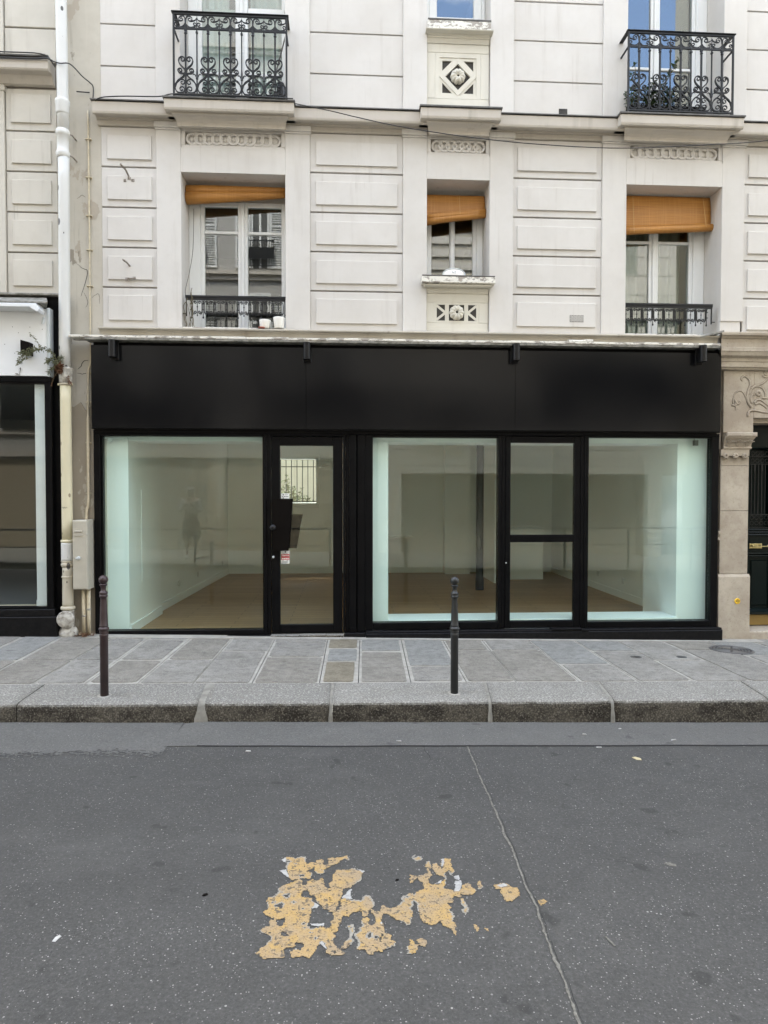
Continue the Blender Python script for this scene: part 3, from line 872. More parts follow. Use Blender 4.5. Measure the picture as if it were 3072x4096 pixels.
flake('cigarette_end', -.641, -2.90, [(-.018, .005), (.018, .005), (.018, -.005), (-.018, -.005)], 'litter_white', 'white cigarette end just below the left end of the dark gutter edge line', 'litter', .007)
flake('chewing_gum', -.598, -4.55, [(-.012, -.008), (.002, -.010), (.014, .004), (.006, .012), (-.008, .006)], 'letter_black', 'black speck of gum on the asphalt left of the yellow patch', 'litter', .002)
flake('chewing_gum', .239, -4.455, [(-.008, -.006), (.006, -.006), (.010, .005), (-.004, .007)], 'letter_black', 'black speck of gum in the gap between the two halves of the yellow patch', 'litter', .002)
flake('paper_scrap', 2.096, -2.476, [(-.022, .006), (-.004, .008), (-.004, -.006), (-.020, -.006)], 'litter_white', 'white scrap with a dark twig under the kerb on the gutter band', 'litter', .004)
flake('cigarette_end', 1.767, -2.60, [(-.014, .008), (.012, .000), (.014, -.008), (-.012, 0)], 'litter_white', 'white cigarette end slanting on the gutter band below the kerb', 'litter', .006)
flake('cigarette_end', 2.383, -2.715, [(-.022, -.004), (.02, .006), (.022, -.001), (-.02, -.010)], 'litter_white', 'long white cigarette end on the gutter band near the right edge', 'litter', .006)
flake('paper_scrap', 1.788, -2.832, [(-.02, .006), (.02, .004), (.018, -.006), (-.018, -.005)], 'litter_white', 'flat white scrap on the dark line where gutter and road meet', 'litter', .003)
flake('cigarette_end', .387, -2.735, [(-.02, .008), (.018, -.002), (.018, -.009), (-.018, .001)], 'litter_white', 'pale cigarette end on the gutter band below the dark bollard, left of the seam', 'litter', .006)

# ------------------------------------------------------------------ pavement of big granite slabs
pv = struct(grid_sheet(-40, 40, -1.93, .0, 80, 6, lambda x, y: z_pave(x, y) - .014, 'pavement', 'joint'))
rows = [   # x at the kerb end, x at the shop end, y of the cross joints, materials from the shop outwards
    (-3.34, -3.34), (-2.945, -2.93), (-2.49, -2.43), (-2.085, -2.05), (-1.67, -1.61), (-1.225, -1.18), (-.75, -.73), (-.20, -.17), (.12, .175), (.555, .62),
    (1.02, 1.07), (1.44, 1.50), (1.98, 2.01), (2.49, 2.52), (2.96, 3.00), (3.47, 3.52), (3.99, 4.03), (4.5, 4.53), (5.0, 5.03), (5.5, 5.5)]
rows = [(-3.34 - .5 * k, -3.34 - .5 * k) for k in range(8, 0, -1)] + rows + [(5.5 + .5 * k, 5.5 + .5 * k) for k in range(1, 7)]
cross = {-2: [-1.16], -1: [-1.16], 0: [-1.15], 1: [-1.13], 2: [-.24, -1.12], 3: [-.27, -1.13], 4: [-1.10], 5: [-.77], 6: [-.355, -1.005], 7: [-.63, -1.17], 8: [-.76], 9: [-1.34], 10: [-.68],
         11: [-.69], 12: [-1.28], 13: [-.715], 14: [-1.12], 15: [-.625], 16: [-.9]}
kinds = {(0, 0): 'slab_blue', (0, 1): 'slab_brown', (1, 0): 'slab_brown', (1, 1): 'slab_brown', (2, 0): 'slab_brown', (2, 1): 'slab_grey', (2, 2): 'slab_grey', (3, 1): 'slab_grey', (3, 2): 'slab_brown', (4, 0): 'slab_brown', (4, 1): 'slab_grey',
         (5, 0): 'slab_grey', (5, 1): 'slab_grey', (6, 0): 'slab_grey', (6, 1): 'slab_grey', (6, 2): 'slab_brown', (7, 0): 'slab_ochre', (7, 1): 'slab_blue', (7, 2): 'slab_ochre', (8, 0): 'slab_blue', (8, 1): 'slab_brown',
         (9, 0): 'slab_blue', (9, 1): 'slab_grey', (10, 0): 'slab_brown', (10, 1): 'slab_brown', (11, 0): 'slab_grey', (11, 1): 'slab_brown', (12, 0): 'slab_blue', (12, 1): 'slab_grey', (13, 0): 'slab_blue', (13, 1): 'slab_grey',
         (14, 0): 'slab_grey', (14, 1): 'slab_grey', (15, 0): 'slab_brown', (15, 1): 'slab_grey', (16, 0): 'slab_blue', (16, 1): 'slab_grey'}
mort = MB()
rnd = random.Random(3)
i0 = 8
YN, YF = -1.885, -.10
for r in range(len(rows) - 1):
    k = r - i0
    a, b = rows[r], rows[r + 1]
    def xl(y, q=a): t = (y - YN) / (YF - YN); return q[0] + (q[1] - q[0]) * t
    def xr(y, q=b): t = (y - YN) / (YF - YN); return q[0] + (q[1] - q[0]) * t
    ys = [YF if k < 16 else .10] + cross.get(k, [rnd.uniform(-.7, -1.2)]) + [YN]
    for c in range(len(ys) - 1):
        y1, y0 = ys[c], ys[c + 1]
        g = .0035
        cell = [(xl(y0) + g, y0 + g), (xr(y0) - g, y0 + g), (xr(y1) - g, y1 - g), (xl(y1) + g, y1 - g)]
        mort.plan(cell, lambda x, y: z_pave(x, y) - .013, lambda x, y: z_pave(x, y) - .0035)
        m_ = [rnd.uniform(.010, .032) for _ in range(4)]
        if k in (7, 8, 3, 9): m_ = [v + .012 for v in m_]
        pl = [(xl(y0) + m_[0], y0 + m_[1]), (xr(y0) - m_[2], y0 + m_[1]), (xr(y1) - m_[2], y1 - m_[3]), (xl(y1) + m_[0], y1 - m_[3])]
        # round and roughen the outline
        out = []
        cr = rnd.uniform(.012, .03)
        for q in range(4):
            p, nx_, pr = Vector(pl[q]), Vector(pl[(q + 1) % 4]), Vector(pl[q - 1])
            out.append(p + (pr - p).normalized() * cr); out.append(p + (nx_ - p).normalized() * cr)
            for t in (.3, .55, .8):
                w = p + (nx_ - p) * t
                out.append(w + Vector((rnd.uniform(-.004, .004), rnd.uniform(-.004, .004))))
        tl = rnd.uniform(-.0012, .0012)
        mb = MB()
        mb.plan([(p.x, p.y) for p in out], lambda x, y: z_pave(x, y) - .012, lambda x, y: z_pave(x, y) + .0015 + tl)
        cx_ = sum(p.x for p in out) / len(out); cy_ = sum(p.y for p in out) / len(out)
        mb.build('paving_slab', kinds.get((k, c), rnd.choice(['slab_grey', 'slab_grey', 'slab_blue', 'slab_brown'])), pv)
struct(mort.build('mortar', 'mortar', pv), 'stuff')
# ragged mortar run where slabs meet the shop front
rg = MB(); x = -2.7
while x < 4.6:
    w = rnd.uniform(.08, .22); d = rnd.uniform(.015, .05)
    rg.plan([(x, -.19 - d * .5), (x + w, -.19 - d * rnd.uniform(.2, 1)), (x + w, -.03), (x, -.03)], lambda x, y: z_pave(x, y) - .01, lambda x, y: z_pave(x, y) + .0045)
    x += w + .001
struct(rg.build('mortar', 'mortar', pv), 'stuff')

# ------------------------------------------------------------------ kerb
kb = struct(grid_sheet(-40, 40, -2.27, -1.88, 40, 1, lambda x, y: z_pave(x, y) - .022, 'kerb', 'joint'))
kj = [(-7.6, -7.6), (-5.9, -5.9), (-4.2, -4.2), (-2.42, -2.39), (-1.085, -1.10), (-.10, -.09), (1.125, 1.17), (2.09, 2.13), (3.35, 3.37), (4.7, 4.7), (6.1, 6.1), (7.6, 7.6)]
wide = {4: .040, 5: .012, 6: .013, 7: .014}
def kerb_stone(xa, xb, ga, gb_):
    x0f, x0b = xa[0] + ga, xa[1] + ga; x1f, x1b = xb[0] - gb_, xb[1] - gb_
    prof = [(-1.895, 0, 1), (-2.26, .003, 1), (-2.296, .000, 1), (-2.310, -.007, 1), (-2.318, -.020, 1), (-2.322, -.055, 1), (-2.33, -.30, 0)]
    n = 18
    mb = MB(); vs = []
    for i in range(n + 1):
        t = i / n
        for (y, dz, k) in prof:
            s_ = (y + 1.895) / (-.435)
            x = (x0b + (x0f - x0b) * s_) * (1 - t) + (x1b + (x1f - x1b) * s_) * t
            e = .008 * noise.noise((x * 6, y * 3, 2.2)) + .004 * noise.noise((x * 21, y * 9, 6))
            yy = y + (e if y < -2.25 else 0) + (.002 if (i in (0, n) and y < -2.26) else 0)
            if k: z = (z_pave(x, y) if y > -2.3 else z_kerb(x)) + dz + (e * .4 if y < -1.95 else 0)
            else: z = z_kerb(x) + dz
            vs.append((x, yy, z))
    m = len(prof); mb.smooth = True
    for i in range(n):
        for j in range(m - 1):
            mb.cur = 1 if j >= 3 else 0
            mb.add([vs[i * m + j], vs[(i + 1) * m + j], vs[(i + 1) * m + j + 1], vs[i * m + j + 1]], [(0, 1, 2, 3)])
    mb.smooth = False
    for e in (0, n):
        mb.cur = 1
        mb.add([vs[e * m + j] for j in range(m)] + [(vs[e * m][0], -1.895, vs[e * m][2] - .3)], [tuple(range(m + 1))])
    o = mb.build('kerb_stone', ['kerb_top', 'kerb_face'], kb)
    bm = bmesh.new(); bm.from_mesh(o.data); bmesh.ops.remove_doubles(bm, verts=bm.verts, dist=.0005); bmesh.ops.recalc_face_normals(bm, faces=bm.faces); bm.to_mesh(o.data); bm.free()
    return o
for i in range(len(kj) - 1):
    kerb_stone(kj[i], kj[i + 1], wide.get(i, .003), wide.get(i + 1, .003) if i + 1 != 4 else .012)
# mortar smeared in the kerb joints
for i in (4, 5, 6, 7):
    w = wide[i] * .95; xf, xb = kj[i]
    sh = .014 if i == 4 else 0
    mb = MB(); vs = []
    pr = [(-1.90, .001), (-2.26, .003), (-2.305, -.006), (-2.318, -.026), (-2.325, -.07), (-2.332, -.11), (-2.338, -.2)]
    for j, (y, dz) in enumerate(pr):
        s_ = (y + 1.895) / (-.435); x = xb + (xf - xb) * s_ + sh
        e = w * (1 + .35 * noise.noise((j * 1.9, i * 3, 0))) * (1.35 if j >= 5 else 1)
        z = (z_pave(x, y) if y > -2.3 else z_kerb(x)) + dz
        vs += [(x - e, y + .006, z - .001), (x, y - .004, z + .002), (x + e, y + .006, z - .001)]
    fs = []
    for j in range(len(pr) - 1):
        for q in (0, 1): fs.append((3 * j + q, 3 * j + q + 1, 3 * j + 4 + q, 3 * j + 3 + q))
    mb.add(vs, fs); mb.build('joint_mortar', 'kerb_mortar', kb, smooth=True)

# round cast-iron cover let into the slabs
mh = thing('manhole_cover', (4.03, -.63, z_pave(4.03, -.63) + .002), 'round dark cast iron cover with concentric ribs set in slabs before the stone doorway', 'manhole cover')
zc = z_pave(4.03, -.63) + .002
def disc_pts(r, n=40): return [(4.03 + r * cos(2 * pi * k / n) , -.63 + r * sin(2 * pi * k / n)) for k in range(n)]
mb = MB().plan(disc_pts(.215), lambda x, y: z_pave(x, y) - .01, lambda x, y: z_pave(x, y) + .003); mb.build('rim', 'iron_cover', mh)
mb = MB()
for rr in (.195, .165, .135, .105, .075):
    for half in (0, pi):
        pts = []
        for k in range(15):
            q = half - .95 + 1.9 * k / 14
            x, y = 4.03 + rr * cos(q), -.63 + rr * sin(q); pts.append((x, y, z_pave(x, y) + .004))
        mb.tube(pts, .0075, 5)
pts = [(x, y, z_pave(x, y) + .004) for x, y in disc_pts(.205)]
mb.tube(pts + [pts[0]], .007, 5)
mb.build('rib', 'cover_rib', mh)
mb = MB()
for sgn in (1, -1):
    tri = [(4.03, -.63 + sgn * .03), (4.03 - .085, -.63 + sgn * .16), (4.03 + .085, -.63 + sgn * .16)]
    mb.plan(tri, lambda x, y: z_pave(x, y) - .001, lambda x, y: z_pave(x, y) + .006)
mb.build('emblem_panel', 'cover_rib', mh)
# small dark stop-cock caps
for (x, y, r, lb) in ((2.86, -.98, .055, 'small round rusty cap set in a slab in front of the right window'), (3.32, -.98, .05, 'small dark oval cap set in a slab near the round cast iron cover')):
    mb = MB().plan([(x + r * cos(k * pi / 9), y + .8 * r * sin(k * pi / 9)) for k in range(18)], lambda a, b: z_pave(a, b) - .01, lambda a, b: z_pave(a, b) + .0035)
    tag(mb.build('stopcock_cap', 'iron_cover', origin=(x, y, z_pave(x, y))), lb, 'utility cap')

# ================================================================== MAIN BUILDING
bd = thing('apartment_building', (.95, .25, 0), 'pale rendered apartment house with panelled stone courses and black iron balconies above the black shop', 'building')
TOP = 9.4
XL, XR = -2.562, 7.4
# openings of the three window bays: x0, x1, pier outer left, pier outer right
BAYS = [(-1.728, -.624, -1.987, -.360), (.907, 1.597, .645, 1.859), (3.128, 4.220, 2.855, 4.483)]
FIELDS = [(XL, -1.987), (-.360, .645), (1.859, 2.855), (4.483, XR)]
# backing wall seen only in the joints
mb = MB()
for a, b in FIELDS:
    mb = MB().box(a, b, .048, .42, 3.20, TOP); mb.build('wall', 'groove', bd)
# courses of stone blocks, the lower ones with a raised panel
rows_low = [(5.046, 5.470, 5.122, 5.372), (4.622, 5.046, 4.698, 4.945), (4.200, 4.622, 4.274, 4.520), (3.778, 4.200, 3.856, 4.101), (3.345, 3.778, 3.426, 3.688)]
ins = [(.064, .050), (.064, .062), (.050, .066), (.046, .06)]
for fi, (a, b) in enumerate(FIELDS):
    for (z0, z1, p0, p1) in rows_low:
        if fi == 3:
            for (aa, bb) in ((4.483, 5.35), (5.35, 6.3), (6.3, XR)):
                mb = MB().box(aa, bb, .022, .10, z0 + .007, z1 - .009, c=.004)
                mb.box(aa + .046, bb - .05, .003, .06, p0, p1, c=.003)
                mb.build('stone_block', 'plaster', bd)
            continue
        mb = MB().box(a, b, .022, .10, z0 + .007, z1 - .009, c=.004)
        mb.box(a + ins[fi][0], b - ins[fi][1], .003, .06, p0, p1, c=.003)
        mb.build('stone_block', 'plaster', bd)
    zs = [5.60, 6.098, 6.535, 6.955, 7.39, 7.83, 8.27, 8.7, TOP]
    for z0, z1 in zip(zs[:-1], zs[1:]):
        MB().box(a, b, .022, .10, z0 + .006, z1 - .008, c=.003).build('stone_block', 'plaster', bd)
# piers and lintels round the windows
for bi, (x0, x1, p0, p1) in enumerate(BAYS):
    mb = MB()
    zb = 3.345
    for (a, b) in ((p0, x0), (x1, p1)):
        if bi == 2 and a > 4:
            mb.box(a, b - .004, -.0, .42, 3.515, 5.4375, c=.004)
            mb.box(a + .001, b - .03, .012, .42, zb, 3.515)
        else:
            mb.box(a, b, 0, .42, zb, 5.4375, c=.004)
        mb.box(a - .014, b + (0 if a == p0 else .014), -.030, .41, 5.456, 5.515, c=.004)
        mb.box(a - .006, b + (0 if a == p0 else .006), -.012, .41, 5.438, 5.4555, c=.003)   # little cap under the cornice
        mb.box(a, b, 0, .42, 5.60, TOP, c=.004)
    mb.box(x0, x1, .001, .42, 5.003, 5.262)                       # lintel
    mb.box(x0, x1, .062, .42, 5.262, 5.60)
    mb.build('window_pier', 'plaster', bd)
    # carved frieze of overlapping rings
    mb = MB()
    za, zz_ = 5.262, 5.488
    ia, ib, ja, jb = x0 + .042, x1 - .042, 5.297, 5.438
    mb.box(x0 + .002, x1 - .002, .010, .065, za + .001, ja, c=.004); mb.box(x0 + .002, x1 - .002, .010, .065, jb, zz_, c=.004)
    mb.box(x0 + .002, ia, .010, .065, ja, jb); mb.box(ib, x1 - .002, .010, .065, ja, jb)
    mb.cur = 1; mb.box(ia, ib, .058, .064, ja, jb); mb.cur = 0  # recess darkening painted into the field so the rings stand out
    zc_, rr = (ja + jb) / 2, (jb - ja) / 2 - .004
    n = 11 if bi != 1 else 7
    if bi == 2: n = 11
    ctr = (ia + ib) / 2
    sp_ = (ib - ia - 2 * rr - .01) / (n - 1)
    for k in range(n):
        c = ctr + (k - (n - 1) / 2) * sp_
        yy = .010 + .0030 * abs(k - (n - 1) / 2)
        N = 26; vs = []; fs = []
        for q in range(N):
            a = 2 * pi * q / N
            for r, y in ((rr, .062), (rr, yy + .003), (rr - .004, yy), (rr - .020, yy), (rr - .024, yy + .004), (rr - .026, yy + .024)):
                vs.append((c + r * cos(a), y, zc_ + r * sin(a)))
        for q in range(N):
            for j in range(5):
                l = (q + 1) % N
                fs.append((q * 6 + j, l * 6 + j, l * 6 + j + 1, q * 6 + j + 1))
        mb.add(vs, fs)
        mb.cur = 0; mb.lathe([(.0005, yy + .014), (.018, yy + .015), (.028, yy + .022), (rr - .022, yy + .030)], c, zc_, 14, 'y'); mb.cur = 0
    # little wedges between the rings top and bottom
    for k in range(n - 1):
        c = ctr + (k + .5 - (n - 1) / 2) * sp_
        for s_ in (1, -1):
            mb.prism([(c - .02, zc_ + s_ * (rr + .003)), (c + .02, zc_ + s_ * (rr + .003)), (c, zc_ + s_ * (rr - .022))], .026, .062)
    mb.build('carved_frieze', ['plaster', 'cornice_dirty_and_recess_shade'], bd)

# main string course, with three projecting balcony slabs on coves
P_MAIN = [(.03, 5.638), (-.125, 5.640), (-.150, 5.632), (-.150, 5.535), (-.144, 5.516), (-.124, 5.510), (-.116, 5.534), (-.03, 5.534), (-.026, 5.520), (-.004, 5.516), (-.002, 5.472), (.010, 5.466), (.03, 5.466)]
segs = [(XL - .03, -1.708), (-.648, .945), (1.532, 3.094), (4.184, XR)]
for i, (a, b) in enumerate(segs):
    MB().mould(a, b, P_MAIN).build('string_course', 'plaster_trim', bd)
for i, (a, b) in enumerate(segs):
    mb = MB()
    x = a - (.02 if i == 0 else 0)
    while x < b:                                              # dented zinc sheets
        w = min(.62, b - x)
        e1, e2 = .006 * noise.noise((x * 2, 1, 1)), .006 * noise.noise((x * 2 + 1, 1, 1))
        mb.add([(x, -.165, 5.642 + e1), (x + w, -.165, 5.642 + e2), (x + w, .018, 5.668), (x, .018, 5.668),
                (x, -.165, 5.652 + e1), (x + w, -.165, 5.652 + e2), (x + w, .018, 5.680), (x, .018, 5.680)],
               [(0, 1, 5, 4), (4, 5, 6, 7), (0, 3, 2, 1), (1, 2, 6, 5), (0, 4, 7, 3)])
        x += w
    mb.build('zinc_flashing', 'zinc', bd)
P_SLAB = [(-.02, 5.636), (-.215, 5.640), (-.240, 5.632), (-.240, 5.548), (-.232, 5.528), (-.212, 5.522), (-.206, 5.534), (-.02, 5.534)]
P_CORB = [(.0, 5.533), (-.186, 5.533), (-.186, 5.514), (-.176, 5.510), (-.150, 5.504), (-.118, 5.490), (-.096, 5.470), (-.088, 5.452), (-.094, 5.450), (-.094, 5.434), (-.060, 5.432), (-.055, 5.488), (.0, 5.490)]
for (a, b) in ((-1.840, -.514), (.814, 1.664), (2.961, 4.316)):
    MB().mould(a, b, P_SLAB).build('balcony_slab', 'plaster_trim', bd)
    MB().mould(a + .062, b - .062, P_CORB, .38, .38).build('corbel_moulding', 'plaster_trim', bd)
    mb = MB()
    mb.mould(a - .014, b + .014, [(.0, 5.668), (-.256, 5.655), (-.256, 5.640), (.0, 5.640)], 0, 0)
    mb.build('zinc_flashing', 'zinc', bd)

# lower cornice over the shop
P_LOW = [(.05, 3.348), (-.02, 3.346), (-.150, 3.318), (-.165, 3.306), (-.165, 3.296), (-.135, 3.290), (-.120, 3.268), (-.118, 3.215), (.05, 3.215)]
mb = MB()
mb.mould(-2.55, 4.12, P_LOW)
mb.build('shop_cornice', 'cornice_dirty_and_recess_shade', bd)
mb = MB(); rnd = random.Random(11); x = -2.84
while x < 4.10:
    w = min(rnd.uniform(.2, .5), 4.12 - x)
    e = rnd.uniform(-.004, .004)
    mb.box(x, x + w - .001, -.195 + e, -.02, 3.196 + e * .6, 3.220 + e, c=.004)
    x += w
mb.build('cornice_drip', 'peel', bd)
mb = MB(); x = -2.68
while x < 4.10:
    w = min(rnd.uniform(.12, .4), 4.115 - x); e = rnd.uniform(-.006, .006)
    mb.box(x, x + w - .001, -.192 + e, -.03, 3.172, 3.195, c=.003)
    x += w
mb.build('lead_flashing', 'flash', bd)
MB().tube([(2.42, -.165, 3.235), (2.55, -.178, 3.225), (2.62, -.175, 3.236), (2.70, -.166, 3.24)], [.012, .016, .014, .010], 6).build('broken_flashing', 'peel', bd)
# sill boards of the two tall lower windows lie on the cornice
for (a, b) in ((-1.728, -.624), (3.128, 4.220)):
    MB().box(a, b, -.01, .40, 3.345, 3.361, c=.004).build('window_sill', 'peel', bd)

# ---------------------------------------------------------------- windows
def casement_window(name, x0, x1, z0, z1, gl, mid, rails, yf=.385, handle=None, curtain=None, closed=True, head_dark=0.0, apart=None):
    """fixed frame, meeting stiles and panes; gl = two glass x ranges, rails = z of glazing bars"""
    t = []
    mb = MB()
    mb.box(x0, gl[0][0] - .045, yf - .02, yf + .05, z0, z1, c=.006)
    mb.box(gl[0][0] - .045, gl[0][0], yf - .004, yf + .045, z0, z1, c=.006)
    mb.box(gl[1][1] + .045, x1, yf - .02, yf + .05, z0, z1, c=.006)
    mb.box(gl[1][1], gl[1][1] + .045, yf - .004, yf + .045, z0, z1, c=.006)
    a, b = gl[0][1], gl[1][0]
    m_ = (a + b) / 2
    mb.box(a, m_ - .002, yf - .004, yf + .045, z0, z1, c=.006)
    mb.box(m_ - .002, b, yf - .004, yf + .043, z0, z1, c=.006)
    mb.box(m_ - .022, m_ + .022, yf - .022, yf, z0, z1, c=.008)
    for (g0, g1) in gl:
        mb.box(g0, g1, yf - .003, yf + .044, z0, z0 + .06, c=.006)
        mb.box(g0, g1, yf - .003, yf + .044, z1 - .055, z1, c=.006)
        for r in rails:
            mb.box(g0, g1, yf + .002, yf + .04, r - .016, r + .016, c=.005)
    w = mb.build(name, 'frame_white', bd)
    for (g0, g1) in gl:
        zs = [z0 + .06] + [r for r in rails] + [z1 - .055]
        for k in range(len(zs) - 1):
            lo = zs[k] + (.016 if k else 0); hi = zs[k + 1] - (.016 if k + 1 < len(zs) - 1 else 0)
            MB().box(g0, g1, yf + .018, yf + .026, lo, hi).build('pane', 'win_glass', w)
    return w
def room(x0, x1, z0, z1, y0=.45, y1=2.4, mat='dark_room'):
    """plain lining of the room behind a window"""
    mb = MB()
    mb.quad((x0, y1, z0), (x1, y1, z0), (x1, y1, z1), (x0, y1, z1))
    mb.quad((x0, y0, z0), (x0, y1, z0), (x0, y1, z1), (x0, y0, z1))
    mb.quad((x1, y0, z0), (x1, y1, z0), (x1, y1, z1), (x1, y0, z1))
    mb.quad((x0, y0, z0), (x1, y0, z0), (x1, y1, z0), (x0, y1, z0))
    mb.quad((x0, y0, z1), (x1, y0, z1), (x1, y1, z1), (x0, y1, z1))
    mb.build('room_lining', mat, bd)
def curtain(x0, x1, z0, z1, y, mat, parent, amp=.022, wl=.11, seed=0):
    mb = MB(); n = max(6, int((x1 - x0) / wl * 8)); vs = []
    for i in range(n + 1):
        x = x0 + (x1 - x0) * i / n
        yy = y + amp * sin(x / wl * 2 * pi + 1.3 * noise.noise((x * 4, seed, 0)))
        vs += [(x, yy, z0), (x, yy, z1)]
    mb.add(vs, [(2 * i, 2 * i + 2, 2 * i + 3, 2 * i + 1) for i in range(n)])
    return mb.build('curtain', mat, parent, smooth=True)

w1 = casement_window('window', -1.727, -.626, 3.361, 4.855, [(-1.557, -1.187), (-1.076, -.700)], 0, [4.515])
w3 = casement_window('window', 3.130, 4.218, 3.361, 4.905, [(3.190, 3.560), (3.674, 4.040)], 0, [4.513])
w2 = casement_window('window', .908, 1.596, 3.935, 4.90, [(1.006, 1.215), (1.276, 1.482)], 0, [])
u1 = casement_window('window', -1.726, -.626, 5.70, 8.1, [(-1.575, -1.205), (-1.066, -.690)], 0, [6.276])
u3 = casement_window('window', 3.130, 4.219, 5.70, 8.1, [(3.190, 3.552), (3.664, 4.046)], 0, [6.510])
mb = MB()
yf = .30
for (a, b) in ((.915, .958), (1.560, 1.594)): mb.box(a, b, yf - .02, yf + .06, 6.69, 8.1, c=.006)
for (a, b) in ((.958, 1.052), (1.468, 1.560)): mb.box(a, b, yf, yf + .05, 6.69, 8.1, c=.010)
mb.box(1.052, 1.468, yf + .001, yf + .048, 6.69, 6.945, c=.006)
u2 = mb.build('window', 'frame_white', bd)
MB().box(1.052, 1.468, yf + .02, yf + .028, 6.945, 8.1).build('pane', 'win_glass', u2)
# infill of wall behind and beside the small windows
for q in ((.907, 1.597, .065, .42, 3.345, 3.90), (.907, 1.597, .065, .42, 5.62, 6.66), (-1.728, -.624, .43, .47, 4.86, 5.62), (3.128, 4.22, .43, .47, 4.91, 5.62), (.907, 1.597, .43, .47, 4.905, 5.62)):
    MB().box(*q).build('wall', 'plaster', bd)
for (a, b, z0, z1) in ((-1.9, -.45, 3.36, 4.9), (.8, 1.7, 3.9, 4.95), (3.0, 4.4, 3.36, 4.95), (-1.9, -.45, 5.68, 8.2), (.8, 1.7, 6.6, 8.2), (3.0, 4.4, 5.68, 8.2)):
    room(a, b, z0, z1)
curtain(3.20, 4.05, 3.40, 4.9, .60, 'curtain', w3, .03, .13, 2)
curtain(-1.60, -1.30, 5.75, 8.0, .56, 'net', u1, .02, .10, 5)
curtain(-1.06, -.66, 5.75, 8.0, .56, 'net', u1, .02, .12, 7)
MB().box(-1.56, -1.20, .52, .54, 6.985, 7.075).build('lace_pelmet', 'net', u1)
MB().box(-1.06, -.66, .365, .378, 6.93, 6.995, c=.004).build('rolled_shutter', 'frame_white', u1)
# apron panels under the middle windows
def rosette(cx_, cz_, R, y0, depth, name='rosette', parent=bd, mat='apron'):
    mb = MB(); mb.smooth = True
    N, K = 60, 9; vs = []; fs = []
    prof = [(0, .0), (.16, .10), (.18, .75), (.30, .92), (.50, 1.0), (.70, .95), (.86, .75), (.97, .40), (1.0, 0)]
    for r, h in prof:
        for q in range(N):
            a = 2 * pi * q / N
            lobe = abs(cos(5 * a))
            k = (.80 + .20 * lobe ** .5) if r > .25 else 1
            rr = R * r * ((.90 + .10 * lobe ** .6) if r > .6 else 1)
            vs.append((cx_ + rr * cos(a), y0 - depth * h * k, cz_ + rr * sin(a)))
    for i in range(K - 1):
        for q in range(N):
            l = (q + 1) % N
            fs.append((i * N + q, i * N + l, (i + 1) * N + l, (i + 1) * N + q))
    mb.add(vs, fs)
    mb.smooth = False
    mb.cur = 1
    mb.lathe([(.0005, -.0), (R * .17, -.0)], cx_, cz_, 16, 'y', y0 - depth * .35)
    return mb.build(name, [mat, 'joint'], parent)
# lower apron: pierced panel
mb = MB()
ax0, ax1 = .910, 1.590
mb.box(ax0, ax1, .030, .06, 3.347, 3.398, c=.003)
mb.box(ax0, ax1, .034, .06, 3.398, 3.458, c=.003)
mb.box(ax0, .994, .032, .06, 3.459, 3.680, c=.003); mb.box(1.490, ax1, .032, .06, 3.459, 3.680, c=.003)
mb.mould(ax0, ax1, [(.05, 3.772), (.016, 3.768), (.020, 3.742), (.030, 3.70), (.032, 3.682), (.05, 3.682)])
mb.mould(ax0, ax1, [(.05, 3.826), (.004, 3.826), (.006, 3.806), (.012, 3.800), (.018, 3.782), (.022, 3.774), (.05, 3.773)])
mb.box(.995, 1.489, .034, .0395, 3.459, 3.481); mb.box(.995, 1.489, .034, .0395, 3.656, 3.680)
fl, fr = .995, 1.489
mb.box(fl, 1.022, .034, .0395, 3.481, 3.656); mb.box(1.461, fr, .034, .0395, 3.481, 3.656)
mb.box(1.114, 1.157, .034, .0395, 3.481, 3.656); mb.box(1.327, 1.370, .034, .0395, 3.481, 3.656)
mb.strip((1.022, 3.645), (1.118, 3.568), .026, .0345, .0392); mb.strip((1.022, 3.492), (1.118, 3.568), .026, .0343, .0390)
mb.strip((1.461, 3.645), (1.366, 3.568), .026, .0345, .0392); mb.strip((1.461, 3.492), (1.366, 3.568), .026, .0343, .0390)
mb.build('apron_panel', 'apron', bd)
mb = MB()
for (a, b) in ((1.0225, 1.1135), (1.1575, 1.3265), (1.3705, 1.4605)): mb.box(a, b, .0405, .045, 3.4815, 3.6555)
mb.build('panel_opening', 'joint', bd)
rosette(1.242, 3.568, .083, .034, .05)
mb = MB()
mb.box(.842, 1.640, -.11, .10, 3.852, 3.922, c=.006); mb.build('window_sill', 'peel', bd)
MB().box(.872, 1.604, -.080, .10, 3.829, 3.848, c=.004).build('sill_moulding', 'apron', bd)
MB().box(.846, 1.636, -.112, .38, 3.923, 3.934, c=.003).build('sill_flashing', 'zinc', bd)
# upper apron with the diamond
mb = MB()
mb.box(ax0, ax1, .030, .06, 5.67, 5.79, c=.003); mb.box(ax0, ax1, .034, .06, 5.791, 5.886, c=.003)
mb.box(ax0, .996, .032, .06, 5.887, 6.376, c=.003); mb.box(1.498, ax1, .032, .06, 5.887, 6.376, c=.003)
mb.box(ax0, ax1, .030, .06, 6.377, 6.470, c=.004)
mb.mould(ax0, ax1, [(.05, 6.555), (-.02, 6.555), (-.016, 6.538), (.0, 6.532), (.002, 6.520), (.012, 6.516), (.018, 6.49), (.026, 6.472), (.05, 6.472)])
sx0, sx1, sz0, sz1 = 1.046, 1.450, 5.919, 6.329
mb.box(.997, 1.497, .034, .058, 5.887, sz0); mb.box(.997, 1.497, .034, .058, sz1, 6.376)
mb.box(.997, sx0, .034, .058, sz0, sz1); mb.box(sx1, 1.497, .034, .058, sz0, sz1)
cx_, cz_ = 1.248, 6.126
q = [(cx_, sz1), (sx1, cz_), (cx_, sz0), (sx0, cz_)]
